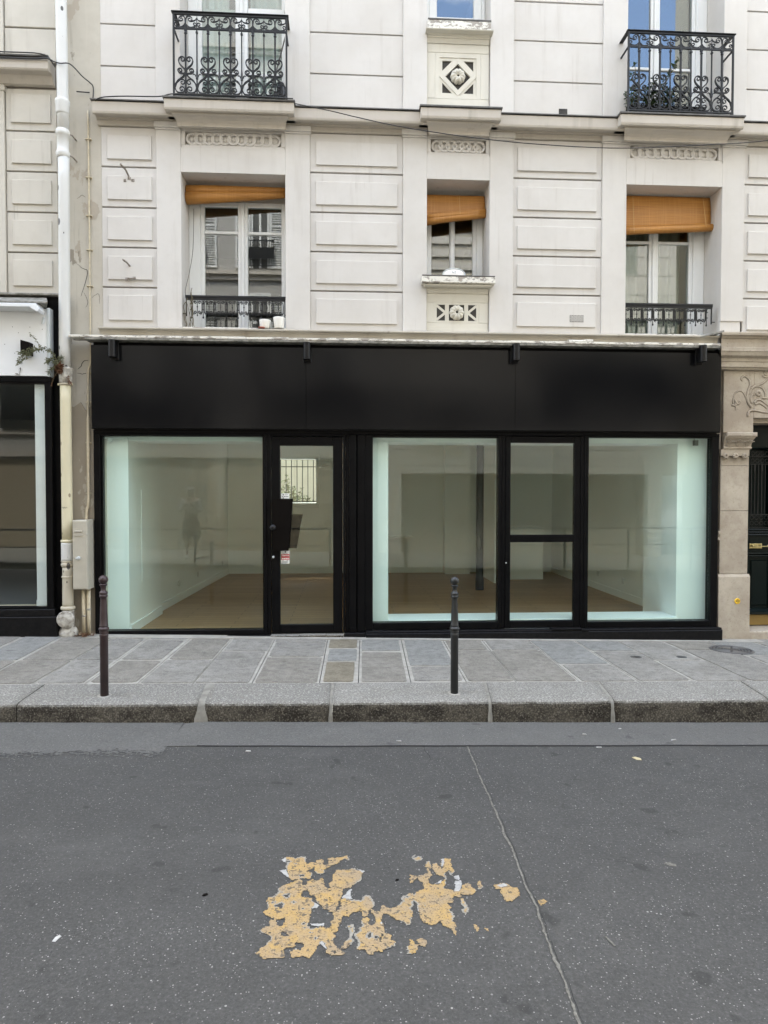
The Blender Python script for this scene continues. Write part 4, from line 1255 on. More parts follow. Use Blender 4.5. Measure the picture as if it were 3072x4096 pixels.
for i in range(4):
    a, b = Vector(q[i]), Vector(q[(i + 1) % 4])
    c_ = Vector((cx_, cz_))
    a2, b2 = a + (c_ - a) * .31, b + (c_ - b) * .31
    mb.prism([tuple(a), tuple(b), tuple(b2), tuple(a2)], .0335 + i * .0003, .058)
    # moulded triangle in each corner of the square
    cor = Vector((a.x if abs(a.x - cx_) > .1 else b.x, a.y if abs(a.y - cz_) > .1 else b.y))
    tri = [cor, a + (cor - a) * .0, b + (cor - b) * .0]
    cen = (cor + a + b) / 3
    tri2 = [t_ + (cen - t_) * .20 for t_ in tri]; tri3 = [t_ + (cen - t_) * .46 for t_ in tri]
    for k in range(3):
        l = (k + 1) % 3
        mb.prism([tuple(tri[k]), tuple(tri[l]), tuple(tri3[l]), tuple(tri3[k])], .042 + .0004 * k, .058)
mb.build('apron_panel', 'apron', bd)
mb = MB().box(sx0 + .001, sx1 - .001, .0575, .0595, sz0 + .001, sz1 - .001); mb.build('panel_opening', 'joint', bd)
rosette(1.248, 6.130, .083, .050, .055)
mb = MB()
rnd = random.Random(5); x = .905
MB().box(.905, 1.593, -.05, .10, 6.574, 6.672, c=.006).build('window_sill', 'peel', bd)
MB().mould(.884, 1.614, [(.10, 6.570), (-.075, 6.568), (-.085, 6.560), (-.08, 6.552), (-.05, 6.546), (.10, 6.546)]).build('sill_moulding', 'apron', bd)
MB().box(.908, 1.596, -.052, .29, 6.673, 6.690, c=.003).build('sill_flashing', 'zinc', bd)

# ---------------------------------------------------------------- wrought-iron balconies
def balcony(x0, x1, xs_, y=-.205):
    """x0,x1 end posts; xs_ the nine bars, every second one carrying the scroll motif"""
    zt, zb, zm = 6.528, 5.690, 6.372
    mb = MB()
    mb.box(x0 - .022, x1 + .022, y - .022, y + .022, zt, zt + .010, c=.003)
    mb.box(x0 - .010, x1 + .010, y - .010, y + .010, zt - .022, zt, c=.002)
    mb.box(x0, x1, y - .008, y + .008, zm - .012, zm + .006)
    mb.box(x0, x1, y - .008, y + .008, zb, zb + .016)
    for x in (x0, x1): mb.box(x - .009, x + .009, y - .009, y + .009, zb - .03, zt - .02)
    for x in (x0, x1):                                   # returns to the wall
        mb.box(x - .020, x + .020, y + .022, .0, zt + .0005, zt + .0095)
        mb.box(x - .007, x + .007, y + .009, .0, zm - .011, zm + .005)
        mb.box(x - .007, x + .007, y + .009, .0, zb + .001, zb + .015)
    o = mb.build('balcony_railing', 'iron', bd)
    bar0 = thin0 = None
    for i, x in enumerate(xs_):
        if i % 2 == 0:
            if bar0 is None:
                m2 = MB().box(x - .0085, x + .0085, y - .0085, y + .0085, zb + .016, zm - .012)
                m2.lathe([(.009, 0), (.017, .010), (.013, .022), (.010, .05)], x, y, 8, 'z', zm - .062)
                m2.box(x - .013, x + .013, y - .013, y + .013, zm - .03, zm - .0125)
                bar0 = (x, m2.build('bar', 'iron', o))
            else: dup(bar0[1], x - bar0[0], 0, 0, o)
        else:
            if thin0 is None:
                m2 = MB().box(x - .006, x + .006, y - .006, y + .006, zb + .016, zm - .012)
                m2.box(x - .011, x + .011, y - .011, y + .011, zm - .05, zm - .035)
                m2.tube([(x, y, 5.86), (x, y, 5.92), (x, y, 5.99)], [.014, .011, .006], 6)
                for s_ in (1, -1):
                    m2.tube(smooth_path([(x, y, 5.86), (x + s_ * .016, y, 5.895), (x + s_ * .03, y, 5.908), (x + s_ * .043, y, 5.898)], 3), [.008] * 4 + [.006] * 4 + [.003] * 2, 5)
                m2.box(x - .011, x + .011, y - .011, y + .011, 5.763, 5.778)
                thin0 = (x, m2.build('bar', 'iron', o))
            else: dup(thin0[1], x - thin0[0], 0, 0, o)
    # scroll motif round every second bar
    def S(px, pz): return (px * .00084, 0, zb + (1185 - pz) * .00084)
    x = xs_[0]
    mm = MB()
    for s_ in (1, -1):
        def put(path, r0=.0092, r1=.0052):
            n = len(path)
            mm.tube([(x + s_ * p[0], y, p[2]) for p in path], [r0 + (r1 - r0) * i / (n - 1) for i in range(n)], 4, flat=1.6)
        c = S(40, 752)
        put(smooth_path([S(4, 875), S(35, 848), S(72, 810), S(86, 765), S(70, 722)], 3)[:-1] + spiral(c[0], c[2], 36 * .00084, radians(38), 1.15, 12))
        c = S(66, 886)
        put(smooth_path([S(6, 925), S(40, 922), S(78, 915), S(96, 890)], 3)[:-1] + spiral(c[0], c[2], 30 * .00084, radians(0), 1.1, 12))
        c = S(50, 1112)
        put(smooth_path([S(6, 930), S(40, 968), S(85, 1005), S(122, 1050), S(130, 1095), S(108, 1145), S(62, 1156)], 3)[:-1] + spiral(c[0], c[2], 44 * .00084, radians(-80), -1.25, 13))
        c = S(42, 1028)
        put(smooth_path([S(128, 1085), S(112, 1035), S(82, 995), S(50, 990)], 3)[:-1] + spiral(c[0], c[2], 36 * .00084, radians(80), 1.1, 11), .0078, .0046)
    for zz in (752, 885, 915, 1012, 1112, 1150):
        q = S(0, zz); mm.box(x - .014, x + .014, y - .012, y + .012, q[2] - .006, q[2] + .006)
    m0 = mm.build('scroll', 'iron', o)
    for xx in xs_[2::2]: dup(m0, xx - x, 0, 0, o)
    # frieze between the two upper rails
    ff = MB()
    for s_ in (1, -1):
        def put(path, r0=.0075, r1=.0044):
            n = len(path)
            ff.tube([(x + s_ * p[0], y, p[2]) for p in path], [r0 + (r1 - r0) * i / (n - 1) for i in range(n)], 4, flat=1.5)
        zf = 6.378
        put(smooth_path([(.001, 0, zf + .05), (.006, 0, zf + .095), (.024, 0, zf + .118), (.046, 0, zf + .112)], 3)[:-1] + spiral(.044, zf + .085, .027, radians(70), -1.15, 11))
        put(smooth_path([(.0, 0, zf + .045), (.018, 0, zf + .018), (.05, 0, zf + .002), (.088, 0, zf + .010)], 3)[:-1] + spiral(.091, zf + .035, .022, radians(-70), 1.1, 10))
        put(smooth_path([(.050, 0, zf + .066), (.078, 0, zf + .070), (.100, 0, zf + .078), (.112, 0, zf + .098)], 3))
    ff.prism([(x - .022, zf - .001), (x + .022, zf - .001), (x, zf + .045)], y - .005, y + .005)
    f0 = ff.build('frieze_scroll', 'iron', o)
    for xx in xs_[2::2]: dup(f0, xx - x, 0, 0, o)
    g = xs_[1]
    k0 = MB().tube([(g, y, 6.378), (g, y, 6.43), (g, y, 6.47), (g, y, 6.50)], [.006, .005, .004, .001], 5).build('spike', 'iron', o)
    for xx in xs_[3::2]: dup(k0, xx - g, 0, 0, o)
    return o
bx1 = [-1.624 + .1145 * i for i in range(9)]
balcony(-1.745, -.590, bx1)
bx3 = [3.166 + .1145 * i for i in range(9)]
balcony(3.050, 4.205, bx3)

# lower guard rails
def guard(xa, xb, first, n, pitch, knots, y=.05):
    mb = MB()
    mb.box(xa, xb, y - .022, y + .022, 3.684, 3.712, c=.007); mb.box(xa + .004, xb - .004, y - .014, y + .014, 3.664, 3.684)
    o = mb.build('guard_rail', 'iron', bd)
    m2 = MB(); x = first
    m2.tube([(x, y, 3.665), (x, y, 3.50)], .0042, 5); m2.ball((x, y, 3.592), .0085, 8, 6); m2.ball((x, y, 3.500), .007, 8, 6, (1, 1, 1.5))
    for s_ in (1, -1):
        up = spiral(.024, 3.638, .0165, radians(80), 1.1, 10)
        lo = spiral(.024, 3.534, .0165, radians(-80), -1.1, 10)
        path = list(reversed(up))[:-1] + smooth_path([(.027, 0, 3.655), (.045, 0, 3.642), (.050, 0, 3.61), (.050, 0, 3.562), (.045, 0, 3.53), (.027, 0, 3.517)], 3)[1:-1] + lo
        m2.tube([(x + s_ * p[0], y, p[2]) for p in path], .0056, 4, flat=1.4)
        m2.tube([(x + s_ * .054, y, 3.54), (x + s_ * .040, y, 3.51), (x + s_ * .028, y, 3.502)], [.005, .004, .002], 4)
    s0 = m2.build('scroll', 'iron', o)
    for k in range(1, n): dup(s0, k * pitch, 0, 0, o)
    m3 = MB(); x = first + knots * pitch / 2
    m3.box(x - .0035, x + .0035, y - .004, y + .004, 3.49, 3.665)
    m3.box(x - .016, x + .016, y - .007, y + .007, 3.618, 3.626); m3.box(x - .016, x + .016, y - .007, y + .007, 3.556, 3.564)
    for s_ in (1, -1): m3.tube(smooth_path([(x + s_ * .003, y, 3.625), (x + s_ * .006, y, 3.645), (x + s_ * .016, y, 3.662)], 3), .004, 4)
    m3.ball((x, y, 3.478), .0095, 8, 6, (1, .8, 1.5))
    d0 = m3.build('spindle', 'iron', o)
    for k in range(1, n): dup(d0, k * pitch, 0, 0, o)
    for xx, s_ in ((xa + .01, -1), (xb - .01, 1)):
        m4 = MB().box(xx - .006, xx + .006, y - .006, y + .006, 3.49, 3.664)
        m4.tube([(xx + s_ * .0, y, 3.515), (xx + s_ * .04, y, 3.515)], .006, 6)
        m4.build('end_bar', 'iron', o)
    return o
guard(-1.700, -.626, -1.574, 8, .1243, -1)
guard(3.130, 4.150, 3.155, 8, .1235, 1)

# vents in the wall
mb = MB()
for k in range(7): mb.box(2.370, 2.456, .010 - .0, .03, 5.732 + k * .0115, 5.732 + k * .0115 + .005)
mb.build('vent_slat', 'zinc', bd)
MB().box(2.366, 2.460, .0185, .03, 5.726, 5.812).build('vent_back', 'joint', bd)
mb = MB()
for k in range(-4, 16):
    a = 2.503 + k * .0165
    for s_ in (1, -1):
        p, q_ = [a, 3.483], [a + .07, 3.553]
        if s_ < 0: p, q_ = [a + .07, 3.483], [a, 3.553]
        lo, hi = 2.503, 2.652
        def clip(p, q_):
            out = []
            for (u, v) in ((p, q_), (q_, p)):
                t = 0
                if u[0] < lo: t = (lo - u[0]) / (v[0] - u[0])
                if u[0] > hi: t = (hi - u[0]) / (v[0] - u[0])
                out.append((u[0] + (v[0] - u[0]) * t, u[1] + (v[1] - u[1]) * t))
            return out
        if max(p[0], q_[0]) <= lo or min(p[0], q_[0]) >= hi: continue
        c_ = clip(p, q_)
        if abs(c_[0][0] - c_[1][0]) > .006: mb.strip(c_[0], c_[1], .0045, -.002 - (.0008 if s_ > 0 else 0), .003)
mb.build('vent_lattice', 'plaster', bd)
MB().box(2.500, 2.655, .0022, .0038, 3.480, 3.556).build('vent_back', 'joint', bd)

# old iron stubs in the left-hand panels
def stub(loc, pts, plate, label):
    t = thing('wall_bracket', loc, label, 'bracket', 'old iron stubs on the left panels')
    MB().tube(pts, .010, 6).build('stub', 'steel', t)
    mb = MB()
    for (a, b, c, d) in plate: mb.box(a, b, -.004, .006, c, d, c=.002)
    mb.build('fixing_plate', 'steel', t)
stub((-2.27, 0, 4.93), [(-2.272, .01, 4.938), (-2.290, -.05, 4.985), (-2.318, -.13, 5.005)], [(-2.325, -2.300, 4.88, 4.91), (-2.285, -2.25, 4.905, 4.93), (-2.245, -2.215, 4.885, 4.912)], 'long rusty iron stub sticking out of the second panel below the cornice, far left')
stub((-2.27, 0, 4.01), [(-2.27, .01, 3.998), (-2.29, -.05, 4.02), (-2.312, -.10, 4.03)], [(-2.277, -2.262, 3.992, 4.006)], 'short rusty iron stub on the far left panel, second up from the shop cornice')
stub((-2.26, 0, 3.86), [(-2.30, .006, 3.868), (-2.27, -.01, 3.862), (-2.21, .004, 3.874)], [(-2.318, -2.288, 3.846, 3.874), (-2.24, -2.21, 3.858, 3.885)], 'flat broken iron bracket on the lower edge of a panel, under the short stub')

# roller blinds in the lower windows
def blind(label, pts_top, zl, zr, y, roll, cords, sag=0.0):
    xa, xb = pts_top[0], pts_top[1]; zt = pts_top[2]
    t = thing('roller_blind', ((xa + xb) / 2, y, zt), label, 'blind', 'cane blinds in the lower windows')
    mb = MB(); mb.smooth = True
    n, m = 24, 10; vs = []
    for i in range(n + 1):
        s_ = i / n; x = xa + (xb - xa) * s_
        zb = zl + (zr - zl) * s_ + sag * sin(pi * s_)
        for j in range(m + 1):
            q = j / m
            yy = y - .012 * sin(q * pi) - .02 * q * (1 - abs(2 * s_ - 1) * .3)
            vs.append((x, yy, zt + (zb - zt) * q))
    fs = [(i * (m + 1) + j, (i + 1) * (m + 1) + j, (i + 1) * (m + 1) + j + 1, i * (m + 1) + j + 1) for i in range(n) for j in range(m)]
    mb.add(vs, fs)
    o = mb.build('blind_sheet', 'blind', t)
    sd = o.modifiers.new('thickness', 'SOLIDIFY'); sd.thickness = .004
    for (a, b, rr, yo) in roll:
        MB().tube([(a[0] + (b[0] - a[0]) * k / 6, y - yo - .004 * sin(k), a[1] + (b[1] - a[1]) * k / 6) for k in range(7)], rr, 12, flat=1.0).build('blind_roll', 'blind', t, smooth=True)
    for (c0, c1, c2, c3) in cords:
        MB().tube([(c0, y - .05, c1), (c2, y - .075, c3)], .0022, 4).build('blind_cord', 'cord', t)
    return t
blind('orange brown cane blind rolled up unevenly, thick at its left end, above the left window', (-1.722, -.626, 4.985), 4.80, 4.88, .27, [((-1.722, 4.818), (-.628, 4.885), [.066, .064, .060, .054, .048, .042, .034], .045), ((-1.722, 4.905), (-.628, 4.935), [.060, .058, .055, .05, .045, .040, .034], .030)], [(-1.58, 4.97, -1.575, 4.78)])
blind('orange brown cane blind hanging askew, lower on its left side, in the small middle window', (.912, 1.590, 4.935), 4.58, 4.705, .24, [((.912, 4.625), (1.592, 4.72), .040, .03), ((.912, 4.66), (1.592, 4.745), .030, .045)], [(1.292, 4.925, 1.30, 4.70)])
blind('wide orange brown cane blind hanging flat with a roll at its foot, right window', (3.132, 4.212, 4.985), 4.60, 4.66, .24, [((3.134, 4.565), (4.235, 4.635), .042, .03)], [(3.28, 4.97, 3.29, 4.54), (4.10, 4.97, 4.13, 4.62)])
# pull cords and a tangled creeper beside the left window
tag(MB().tube(smooth_path([(-1.665, .33, 4.75), (-1.67, .30, 4.3), (-1.69, .2, 4.0), (-1.70, .05, 3.75), (-1.66, .02, 3.55), (-1.62, .02, 3.38)], 5), .0035, 4).build('blind_pull_cord', 'cable_grey', origin=(-1.665, .33, 4.75)), 'thin grey pull cord hanging down the left side of the left window', 'cord')
tw = thing('dry_creeper', (-1.69, .03, 3.36), 'tangle of dry brown stems at the left end of the left guard rail', 'plant')
mb = MB(); rnd = random.Random(2)
for k in range(6):
    p = Vector((-1.70 + .02 * k, .02, 3.362)); pts = [p.copy()]
    for j in range(6):
        p = p + Vector((rnd.uniform(-.022, .022), rnd.uniform(-.01, .01), rnd.uniform(.03, .085))); pts.append(p.copy())
    mb.tube(pts, .004, 4)
mb.build('stem', 'stem', tw)

# pots and plate on the sills
def pot(cx_, cy_, zb, r0, r1, h, label, name='flower_pot', mat='pot'):
    mb = MB(); mb.smooth = True
    mb.lathe([(r0 * .96, 0), (r0, .004), (r1, h - .008), (r1, h), (r1 - .006, h), (r1 - .010, h - .02), (.01, h - .022)], cx_, cy_, 24, 'z', zb)
    return tag(mb.build(name, mat, origin=(cx_, cy_, zb)), label, 'pot')
pot(-.838, -.075, 3.340, .047, .060, .086, 'short white glazed pot on the cornice, left neighbour of the taller white pot')
pot(-.690, -.075, 3.340, .050, .060, .116, 'taller white glazed pot on the cornice against the right jamb of the left window')
mb = MB(); mb.lathe([(.032, 0), (.035, .008), (.034, .016), (.02, .017)], -.868, -.128, 18, 'z', 3.325)
tag(mb.build('saucer', 'terracotta', origin=(-.868, -.128, 3.325)), 'small red brown clay saucer lying in front of the short white pot', 'saucer')
pl = thing('enamel_plate', (1.205, -.02, 3.934), 'oval white plate with a pale grey rim standing tilted on the middle window sill', 'plate')
mb = MB(); mb.smooth = True
mb.lathe([(.0005, 0), (.095, .004), (.112, .012), (.124, .008)], 0, 0, 32, 'y')
for i, (x, y, z) in enumerate(mb.v):
    zz = z * .52; mb.v[i] = (1.205 + x, -.005 - .010 + y * 1.0 + (zz + .06) * .10, 3.934 + .042 + zz)
o = mb.build('plate_body', 'pot', pl)
sd = o.modifiers.new('thickness', 'SOLIDIFY'); sd.thickness = .004
pts = [(1.205 + .121 * cos(k * pi / 18), -.012 + (.063 * sin(k * pi / 18) + .06) * .10, 3.976 + .063 * sin(k * pi / 18)) for k in range(37)]
MB().tube(pts, .006, 5).build('rim', 'pvc_alu', pl, smooth=True)
text_mesh('NT', .035, 1.205, -.022, 3.990, 'monogram', 'ink', pl)

# black bag and stick on the left balcony
bg = MB(); bg.ball((-.655, -.10, 5.80), .06, 14, 10, (.85, .75, 2.1))
for i, p in enumerate(bg.v):
    k = 1 + .18 * noise.noise((p[0] * 20, p[1] * 20, p[2] * 12)); bg.v[i] = (-.655 + (p[0] + .655) * k, -.10 + (p[1] + .10) * k, p[2])
tag(bg.build('plastic_bag', 'bag', origin=(-.655, -.10, 5.68), smooth=True), 'black tied plastic bag standing at the right end of the left balcony', 'bag')
tag(MB().tube([(-.86, .12, 5.67), (-.60, .20, 6.72)], .008, 6).build('broom_stick', 'cable_grey', origin=(-.86, .12, 5.67)), 'thin grey stick leaning behind the left balcony rail', 'stick')
# potted plant on the right balcony
pt = thing('balcony_plant', (3.42, -.07, 5.67), 'leafy green plant in a box growing behind the right balcony rail', 'plant')
MB().box(3.10, 3.95, -.14, -.02, 5.672, 5.80, c=.01).build('planter', 'letter_black', pt)
rnd = random.Random(8); st_ = MB(); lf = MB()
for k in range(26):
    p = Vector((rnd.uniform(3.1, 3.62), rnd.uniform(-.12, -.03), 5.79)); pts = [p.copy()]
    H = rnd.uniform(.12, .30) if k > 4 else rnd.uniform(.38, .58)
    d = Vector((rnd.uniform(-.25, .3), rnd.uniform(-.1, .1), 1))
    for j in range(6):
        p = p + d * (H / 6); d += Vector((rnd.uniform(-.25, .25), rnd.uniform(-.15, .15), 0)); pts.append(p.copy())
        for q in range(4):
            lf.leaf(p, (rnd.uniform(-1, 1), rnd.uniform(-1, 1), rnd.uniform(-.4, .7)), (rnd.uniform(-.4, .4), rnd.uniform(-.4, .4), 1), rnd.uniform(.03, .055), rnd.uniform(.018, .030))
    st_.tube(pts, .0028, 4)
st_.build('stem', 'stem', pt); struct(lf.build('foliage', 'leaf_green', pt), 'stuff')

# ================================================================== BLACK SHOPFRONT
sf = thing('shopfront', (.78, -.05, .02), 'black empty shopfront with a blank fascia, tall display windows and a glazed door', 'shopfront')
for a, b, e in ((-2.640, -.4015, 0), (-.3985, 1.8605, .0012), (1.8635, 4.168, -.001)):
    nx, nz = 16, 8
    mb = MB(); mb.smooth = True
    vs = []
    for j in range(nz + 1):
        for i in range(nx + 1):
            s_, t_ = i / nx, j / nz
            x, z = a + (b - a) * s_, 2.268 + (3.131 - 2.268) * t_
            w = .004 * noise.noise((x * .9, z * 1.1, 3 + e * 1000)) * (4 * s_ * (1 - s_)) ** .4
            vs.append((x, -.12 + e + w, z))
    mb.add(vs, [(j * (nx + 1) + i, j * (nx + 1) + i + 1, (j + 1) * (nx + 1) + i + 1, (j + 1) * (nx + 1) + i) for j in range(nz) for i in range(nx)])
    mb.smooth = False
    mb.box(a, b, -.118 + e + .006, -.062, 2.268, 3.131)
    mb.build('fascia_panel', 'fascia', sf)
MB().box(-2.636, 4.16, -.060, .05, 2.24, 3.19).build('fascia_backing', 'black', sf)
mb = MB().box(-2.645, 4.17, -.110, -.06, 2.257, 2.2665)
mb.build('fascia_drip', 'black', sf)
# frame members
mb = MB()
def fb(x0, x1, z0, z1, y0=-.05, y1=.06, c=.005): mb.box(x0, x1, y0, y1, z0, z1, c=c)
fb(-2.650, 4.200, 2.2165, 2.250, -.052, .05)                   # head
fb(-2.650, -2.580, .02, 2.2160)
fb(-2.579, -.861, 2.192, 2.2160); fb(-2.579, -.861, .050, .106)
fb(-2.575, -2.560, .107, 2.191, -.03, .03, .003); fb(-.874, -.863, .107, 2.191, -.03, .03, .003)
fb(-.860, -.830, .03, 2.2155); fb(-.829, -.785, .03, 2.2155, -.042)
fb(-.784, .0, 2.199, 2.2160, -.046)
fb(-.006, .020, .065, 2.2155); fb(.021, .060, .065, 2.2155, -.040); fb(.061, .135, .065, 2.2155, -.055)
fb(.136, .146, .065, 2.2155, -.030); fb(.147, .236, .065, 2.2155, -.045); fb(.237, .317, .08, 2.2155, -.050)
fb(.06, .135, .10, .115, -.058, -.05, .002)
fb(.318, 1.698, 2.193, 2.2160); fb(.318, 1.698, .085, .163)
fb(1.699, 1.735, .085, 2.2155); fb(1.7355, 1.776, .085, 2.2155, -.042)
fb(1.777, 2.625, 2.2145, 2.2162, -.046)
fb(2.626, 2.665, .075, 2.2155, -.042); fb(2.6655, 2.711, .075, 2.2155)
fb(2.712, 4.115, 2.204, 2.2160); fb(2.712, 4.115, .07, .152)
fb(4.116, 4.197, -.02, 2.2155)
mb.build('frame', 'black', sf)
# small worn stall riser under the left window and the doorway step
mb = MB(); mb.box(-2.655, -.79, -.10, .05, -.02, .049, c=.006); mb.box(-2.655, -.79, -.115, -.10, -.02, .033, c=.004)
mb.build('bottom_rail', 'black_worn', sf)
mb = MB(); x = -.785
rnd = random.Random(4)
while x < .0:
    w = min(rnd.uniform(.12, .3), .0 - x); mb.box(x, x + w - .002, -.115 + rnd.uniform(-.008, .008), .06, -.03, .052 + rnd.uniform(-.004, .002), c=.006); x += w
mb.build('door_step', 'kerb_top', sf)
MB().box(.001, .236, -.105, .05, -.03, .064, c=.005).build('post_plinth', 'black_worn', sf)
mb = MB()
mb.box(.238, 4.222, -.130, .05, -.16, .062, c=.008)
mb.box(.245, 4.215, -.122, -.05, .063, .084, c=.006)
mb.box(2.28, 2.62, -.135, -.05, .0845, .096, c=.004); mb.box(2.62, 2.70, -.134, -.06, .064, .082, c=.003)
mb.build('stall_riser', 'black_worn', sf)
# glazing
def pane(x0, x1, z0, z1, y=.0, parent=None, name='pane', mat='shop_glass'):
    return MB().box(x0, x1, y, y + .008, z0, z1).build(name, mat, parent)
pane(-2.565, -.872, .106, 2.192, 0, sf, 'display_window')
pane(.318, 1.698, .163, 2.193, 0, sf, 'display_window')
pane(2.712, 4.115, .152, 2.204, 0, sf, 'display_window')
# glazed entrance door
dm = MB()
def db(x0, x1, z0, z1, y0=-.040, y1=.015, c=.006): dm.box(x0, x1, y0, y1, z0, z1, c=c)
db(-.778, -.688, .060, 2.192); db(-.116, -.012, .060, 2.192)
db(-.6875, -.1165, 2.097, 2.1915); db(-.6875, -.1165, .061, .154)
door = dm.build('door', 'black', sf)
pane(-.6875, -.1165, .154, 2.097, -.012, door)
mb = MB(); mb.prism([(-.764, 1.520), (-.546, 1.520), (-.595, .961), (-.757, .961)], -.078, -.041)
mb.prism([(-.766, 1.5235), (-.543, 1.5235), (-.5435, 1.5205), (-.766, 1.5205)], -.080, -.041)
mb.build('letter_box', 'letter_black', door, bevel=.002)
MB().prism([(-.635, 1.350), (-.452, 1.350), (-.520, .975), (-.66, .975)], .085, .12).build('letter_cage', 'letter_black', door)
mb = MB(); mb.smooth = True
mb.lathe([(.026, 0), (.024, -.010), (.014, -.016), (.013, -.035), (.028, -.044), (.033, -.056), (.031, -.070), (.018, -.080), (.001, -.083)], -.755, 1.216, 20, 'y', -.079)
mb.build('door_knob', 'iron', door)
mb = MB(); mb.lathe([(.013, 0), (.013, -.008), (.009, -.012), (.001, -.012)], -.760, .892, 14, 'y', -.041); mb.box(-.7615, -.7585, -.0545, -.052, .884, .900)
mb.build('lock', 'pvc_alu', door)
# stickers on the glass
MB().box(-.677, -.589, -.0160, -.0140, 1.521, 1.579).build('sticker', 'stick_white', door)
mb = MB()
mb.box(-.661, -.648, -.0168, -.0161, 1.559, 1.572)
for k in range(4): mb.box(-.667 + .019 * k, -.656 + .019 * k, -.0168, -.0161, 1.542, 1.550)
mb.box(-.661, -.650, -.0168, -.0161, 1.524, 1.536)
mb.build('pictogram', 'ink', door)
MB().box(-.641, -.604, -.0168, -.0161, 1.5635, 1.5675).build('small_print', 'ink', door)
MB().box(-.678, -.588, -.0158, -.0140, .816, .959).build('sticker', 'stick_white', door)
MB().box(-.677, -.589, -.0166, -.0159, .857, .921).build('red_band', 'stick_red', door)
text_mesh('Alarme', .027, -.633, -.0172, .907, 'sticker_text', 'stick_white', door, bold=.0006)
mb = MB()
for k in range(4): mb.box(-.671 + .020 * k, -.655 + .020 * k, -.0172, -.0167, .864, .877)
mb.box(-.668, -.598, -.0172, -.0167, .888, .8895)
mb.build('phone_digits', 'stick_white', door)
mb = MB(); mb.lathe([(.0005, 0), (.010, 0)], -.633, .944, 5, 'y', -.0163); mb.box(-.66, -.606, -.0164, -.0159, .9275, .930)
for k in range(4): mb.box(-.670, -.600 - .004 * (k % 2), -.0164, -.0159, .822 + .006 * k, .8245 + .006 * k)
mb.box(-.664, -.652, -.0164, -.0159, .8465, .851); mb.box(-.62, -.602, -.0164, -.0159, .8465, .851)
mb.build('small_print', 'ink', door)
# second, fixed glazed door with a transom
dm = MB()
db(1.778, 1.838, .088, 2.213); db(2.553, 2.624, .088, 2.213)
db(1.8385, 2.5525, 2.141, 2.2125); db(1.8385, 2.5525, .0885, .167); db(1.8385, 2.5525, 1.042, 1.124)
door2 = dm.build('door', 'black', sf)
pane(1.8385, 2.5525, 1.124, 2.141, -.012, door2); pane(1.8385, 2.5525, .167, 1.042, -.012, door2)
mb = MB(); mb.lathe([(.008, 0), (.008, -.004), (.001, -.004)], 1.790, .815, 10, 'y', -.041); mb.build('lock', 'pvc_alu', door2)

# four black up-and-down spots hanging over the fascia
def lamp(loc, label):
    t = thing('wall_light', loc, label, 'wall light', 'black spots over the shop fascia')
    x, y, z = loc
    mb = MB(); mb.smooth = True
    N = 20; r = .036
    pr = [(-.036, -.012), (-.036, -.090)]
    out = [(.036 * cos(a), -.105 - .030 * sin(a)) for a in [pi * k / 10 for k in range(11)]]
    poly = [(.036, -.012)] + out + [(-.036, -.012)]
    n = len(poly)
    vs = [(x + a, y + b, z - .175) for a, b in poly] + [(x + a, y + b, z) for a, b in poly]
    mb.add(vs, [(i, (i + 1) % n, n + (i + 1) % n, n + i) for i in range(n)])
    mb.smooth = False
    mb.add([(x + a * .97, y + b * .99, z - .172) for a, b in poly], [tuple(range(n))]); mb.add([(x + a * .97, y + b * .99, z - .003) for a, b in poly], [tuple(range(n))])
    mb.build('housing', 'light_in', t)
    MB().box(x - .040, x + .040, y - .013, y + .002, z - .19, z + .02, c=.003).build('back_plate', 'light_in', t)
    return t
l0 = lamp((-2.39, -.123, 3.165), 'black spot over the far left end of the fascia')
copy_thing(l0, (-.386, -.123, 3.165), 'black spot over the left joint of the fascia, above the entrance door')
copy_thing(l0, (1.846, -.123, 3.180), 'black spot over the right joint of the fascia, above the glazed door with a transom')
copy_thing(l0, (3.905, -.123, 3.192), 'black spot over the far right end of the fascia, next to the stone doorway')

# ---------------------------------------------------------------- the empty room behind the glass
FZ = .035; CZ_ = 2.62; YB = 5.86
fl_ = MB(); fl_.quad((-2.9, .06, FZ), (4.6, .06, FZ), (4.6, 6.3, FZ), (-2.9, 6.3, FZ))
struct(fl_.build('shop_floor', 'floor'))
ce = MB().box(-2.9, 4.6, .05, 6.4, CZ_, CZ_ + .15)
struct(ce.build('ceiling', 'interior'))
iw = MB()
def wall(p, q, z0=FZ - .05, z1=CZ_ + .02, t=.12):
    p, q = Vector((*p, 0)), Vector((*q, 0)); d = (q - p).normalized(); n = Vector((-d.y, d.x, 0)) * t
    iw.plan([(p.x, p.y), (q.x, q.y), (q.x + n.x, q.y + n.y), (p.x + n.x, p.y + n.y)], z0, z1)
iw.box(-2.85, -2.335, .10, 1.40, FZ - .05, CZ_ + .01)          # left pier beside the glass
wall((-2.405, 1.30), (-2.225, YB + .1))                        # left party wall
# back wall with the barred window
iw.box(-2.5, -1.262, YB, YB + .30, FZ - .05, CZ_ + .02); iw.box(-.536, 4.5, YB, YB + .30, FZ - .05, CZ_ + .02)
iw.box(-1.262, -.536, YB, YB + .30, FZ - .05, 1.405); iw.box(-1.262, -.536, YB, YB + .30, 2.255, CZ_ + .02)
iw.box(1.95, 2.43, 5.60, YB, FZ, CZ_ + .01)
iw.box(4.12, 4.30, .9, YB + .1, FZ - .05, CZ_ + .02)           # right party wall
iw.box(3.80, 4.45, .115, .98, FZ - .05, CZ_ + .01)             # right pier
iw.box(2.60, 2.86, 4.20, YB, FZ, CZ_ + .01)                    # return wall by the iron column
iw.box(.20, .495, .115, .42, FZ - .04, CZ_ + .01)              # white pier behind the double post
iw.box(-2.85, 4.45, .116, .50, 2.150, CZ_ + .012)              # bulkhead over the windows
room_walls = struct(iw.build('interior_wall', 'interior'))
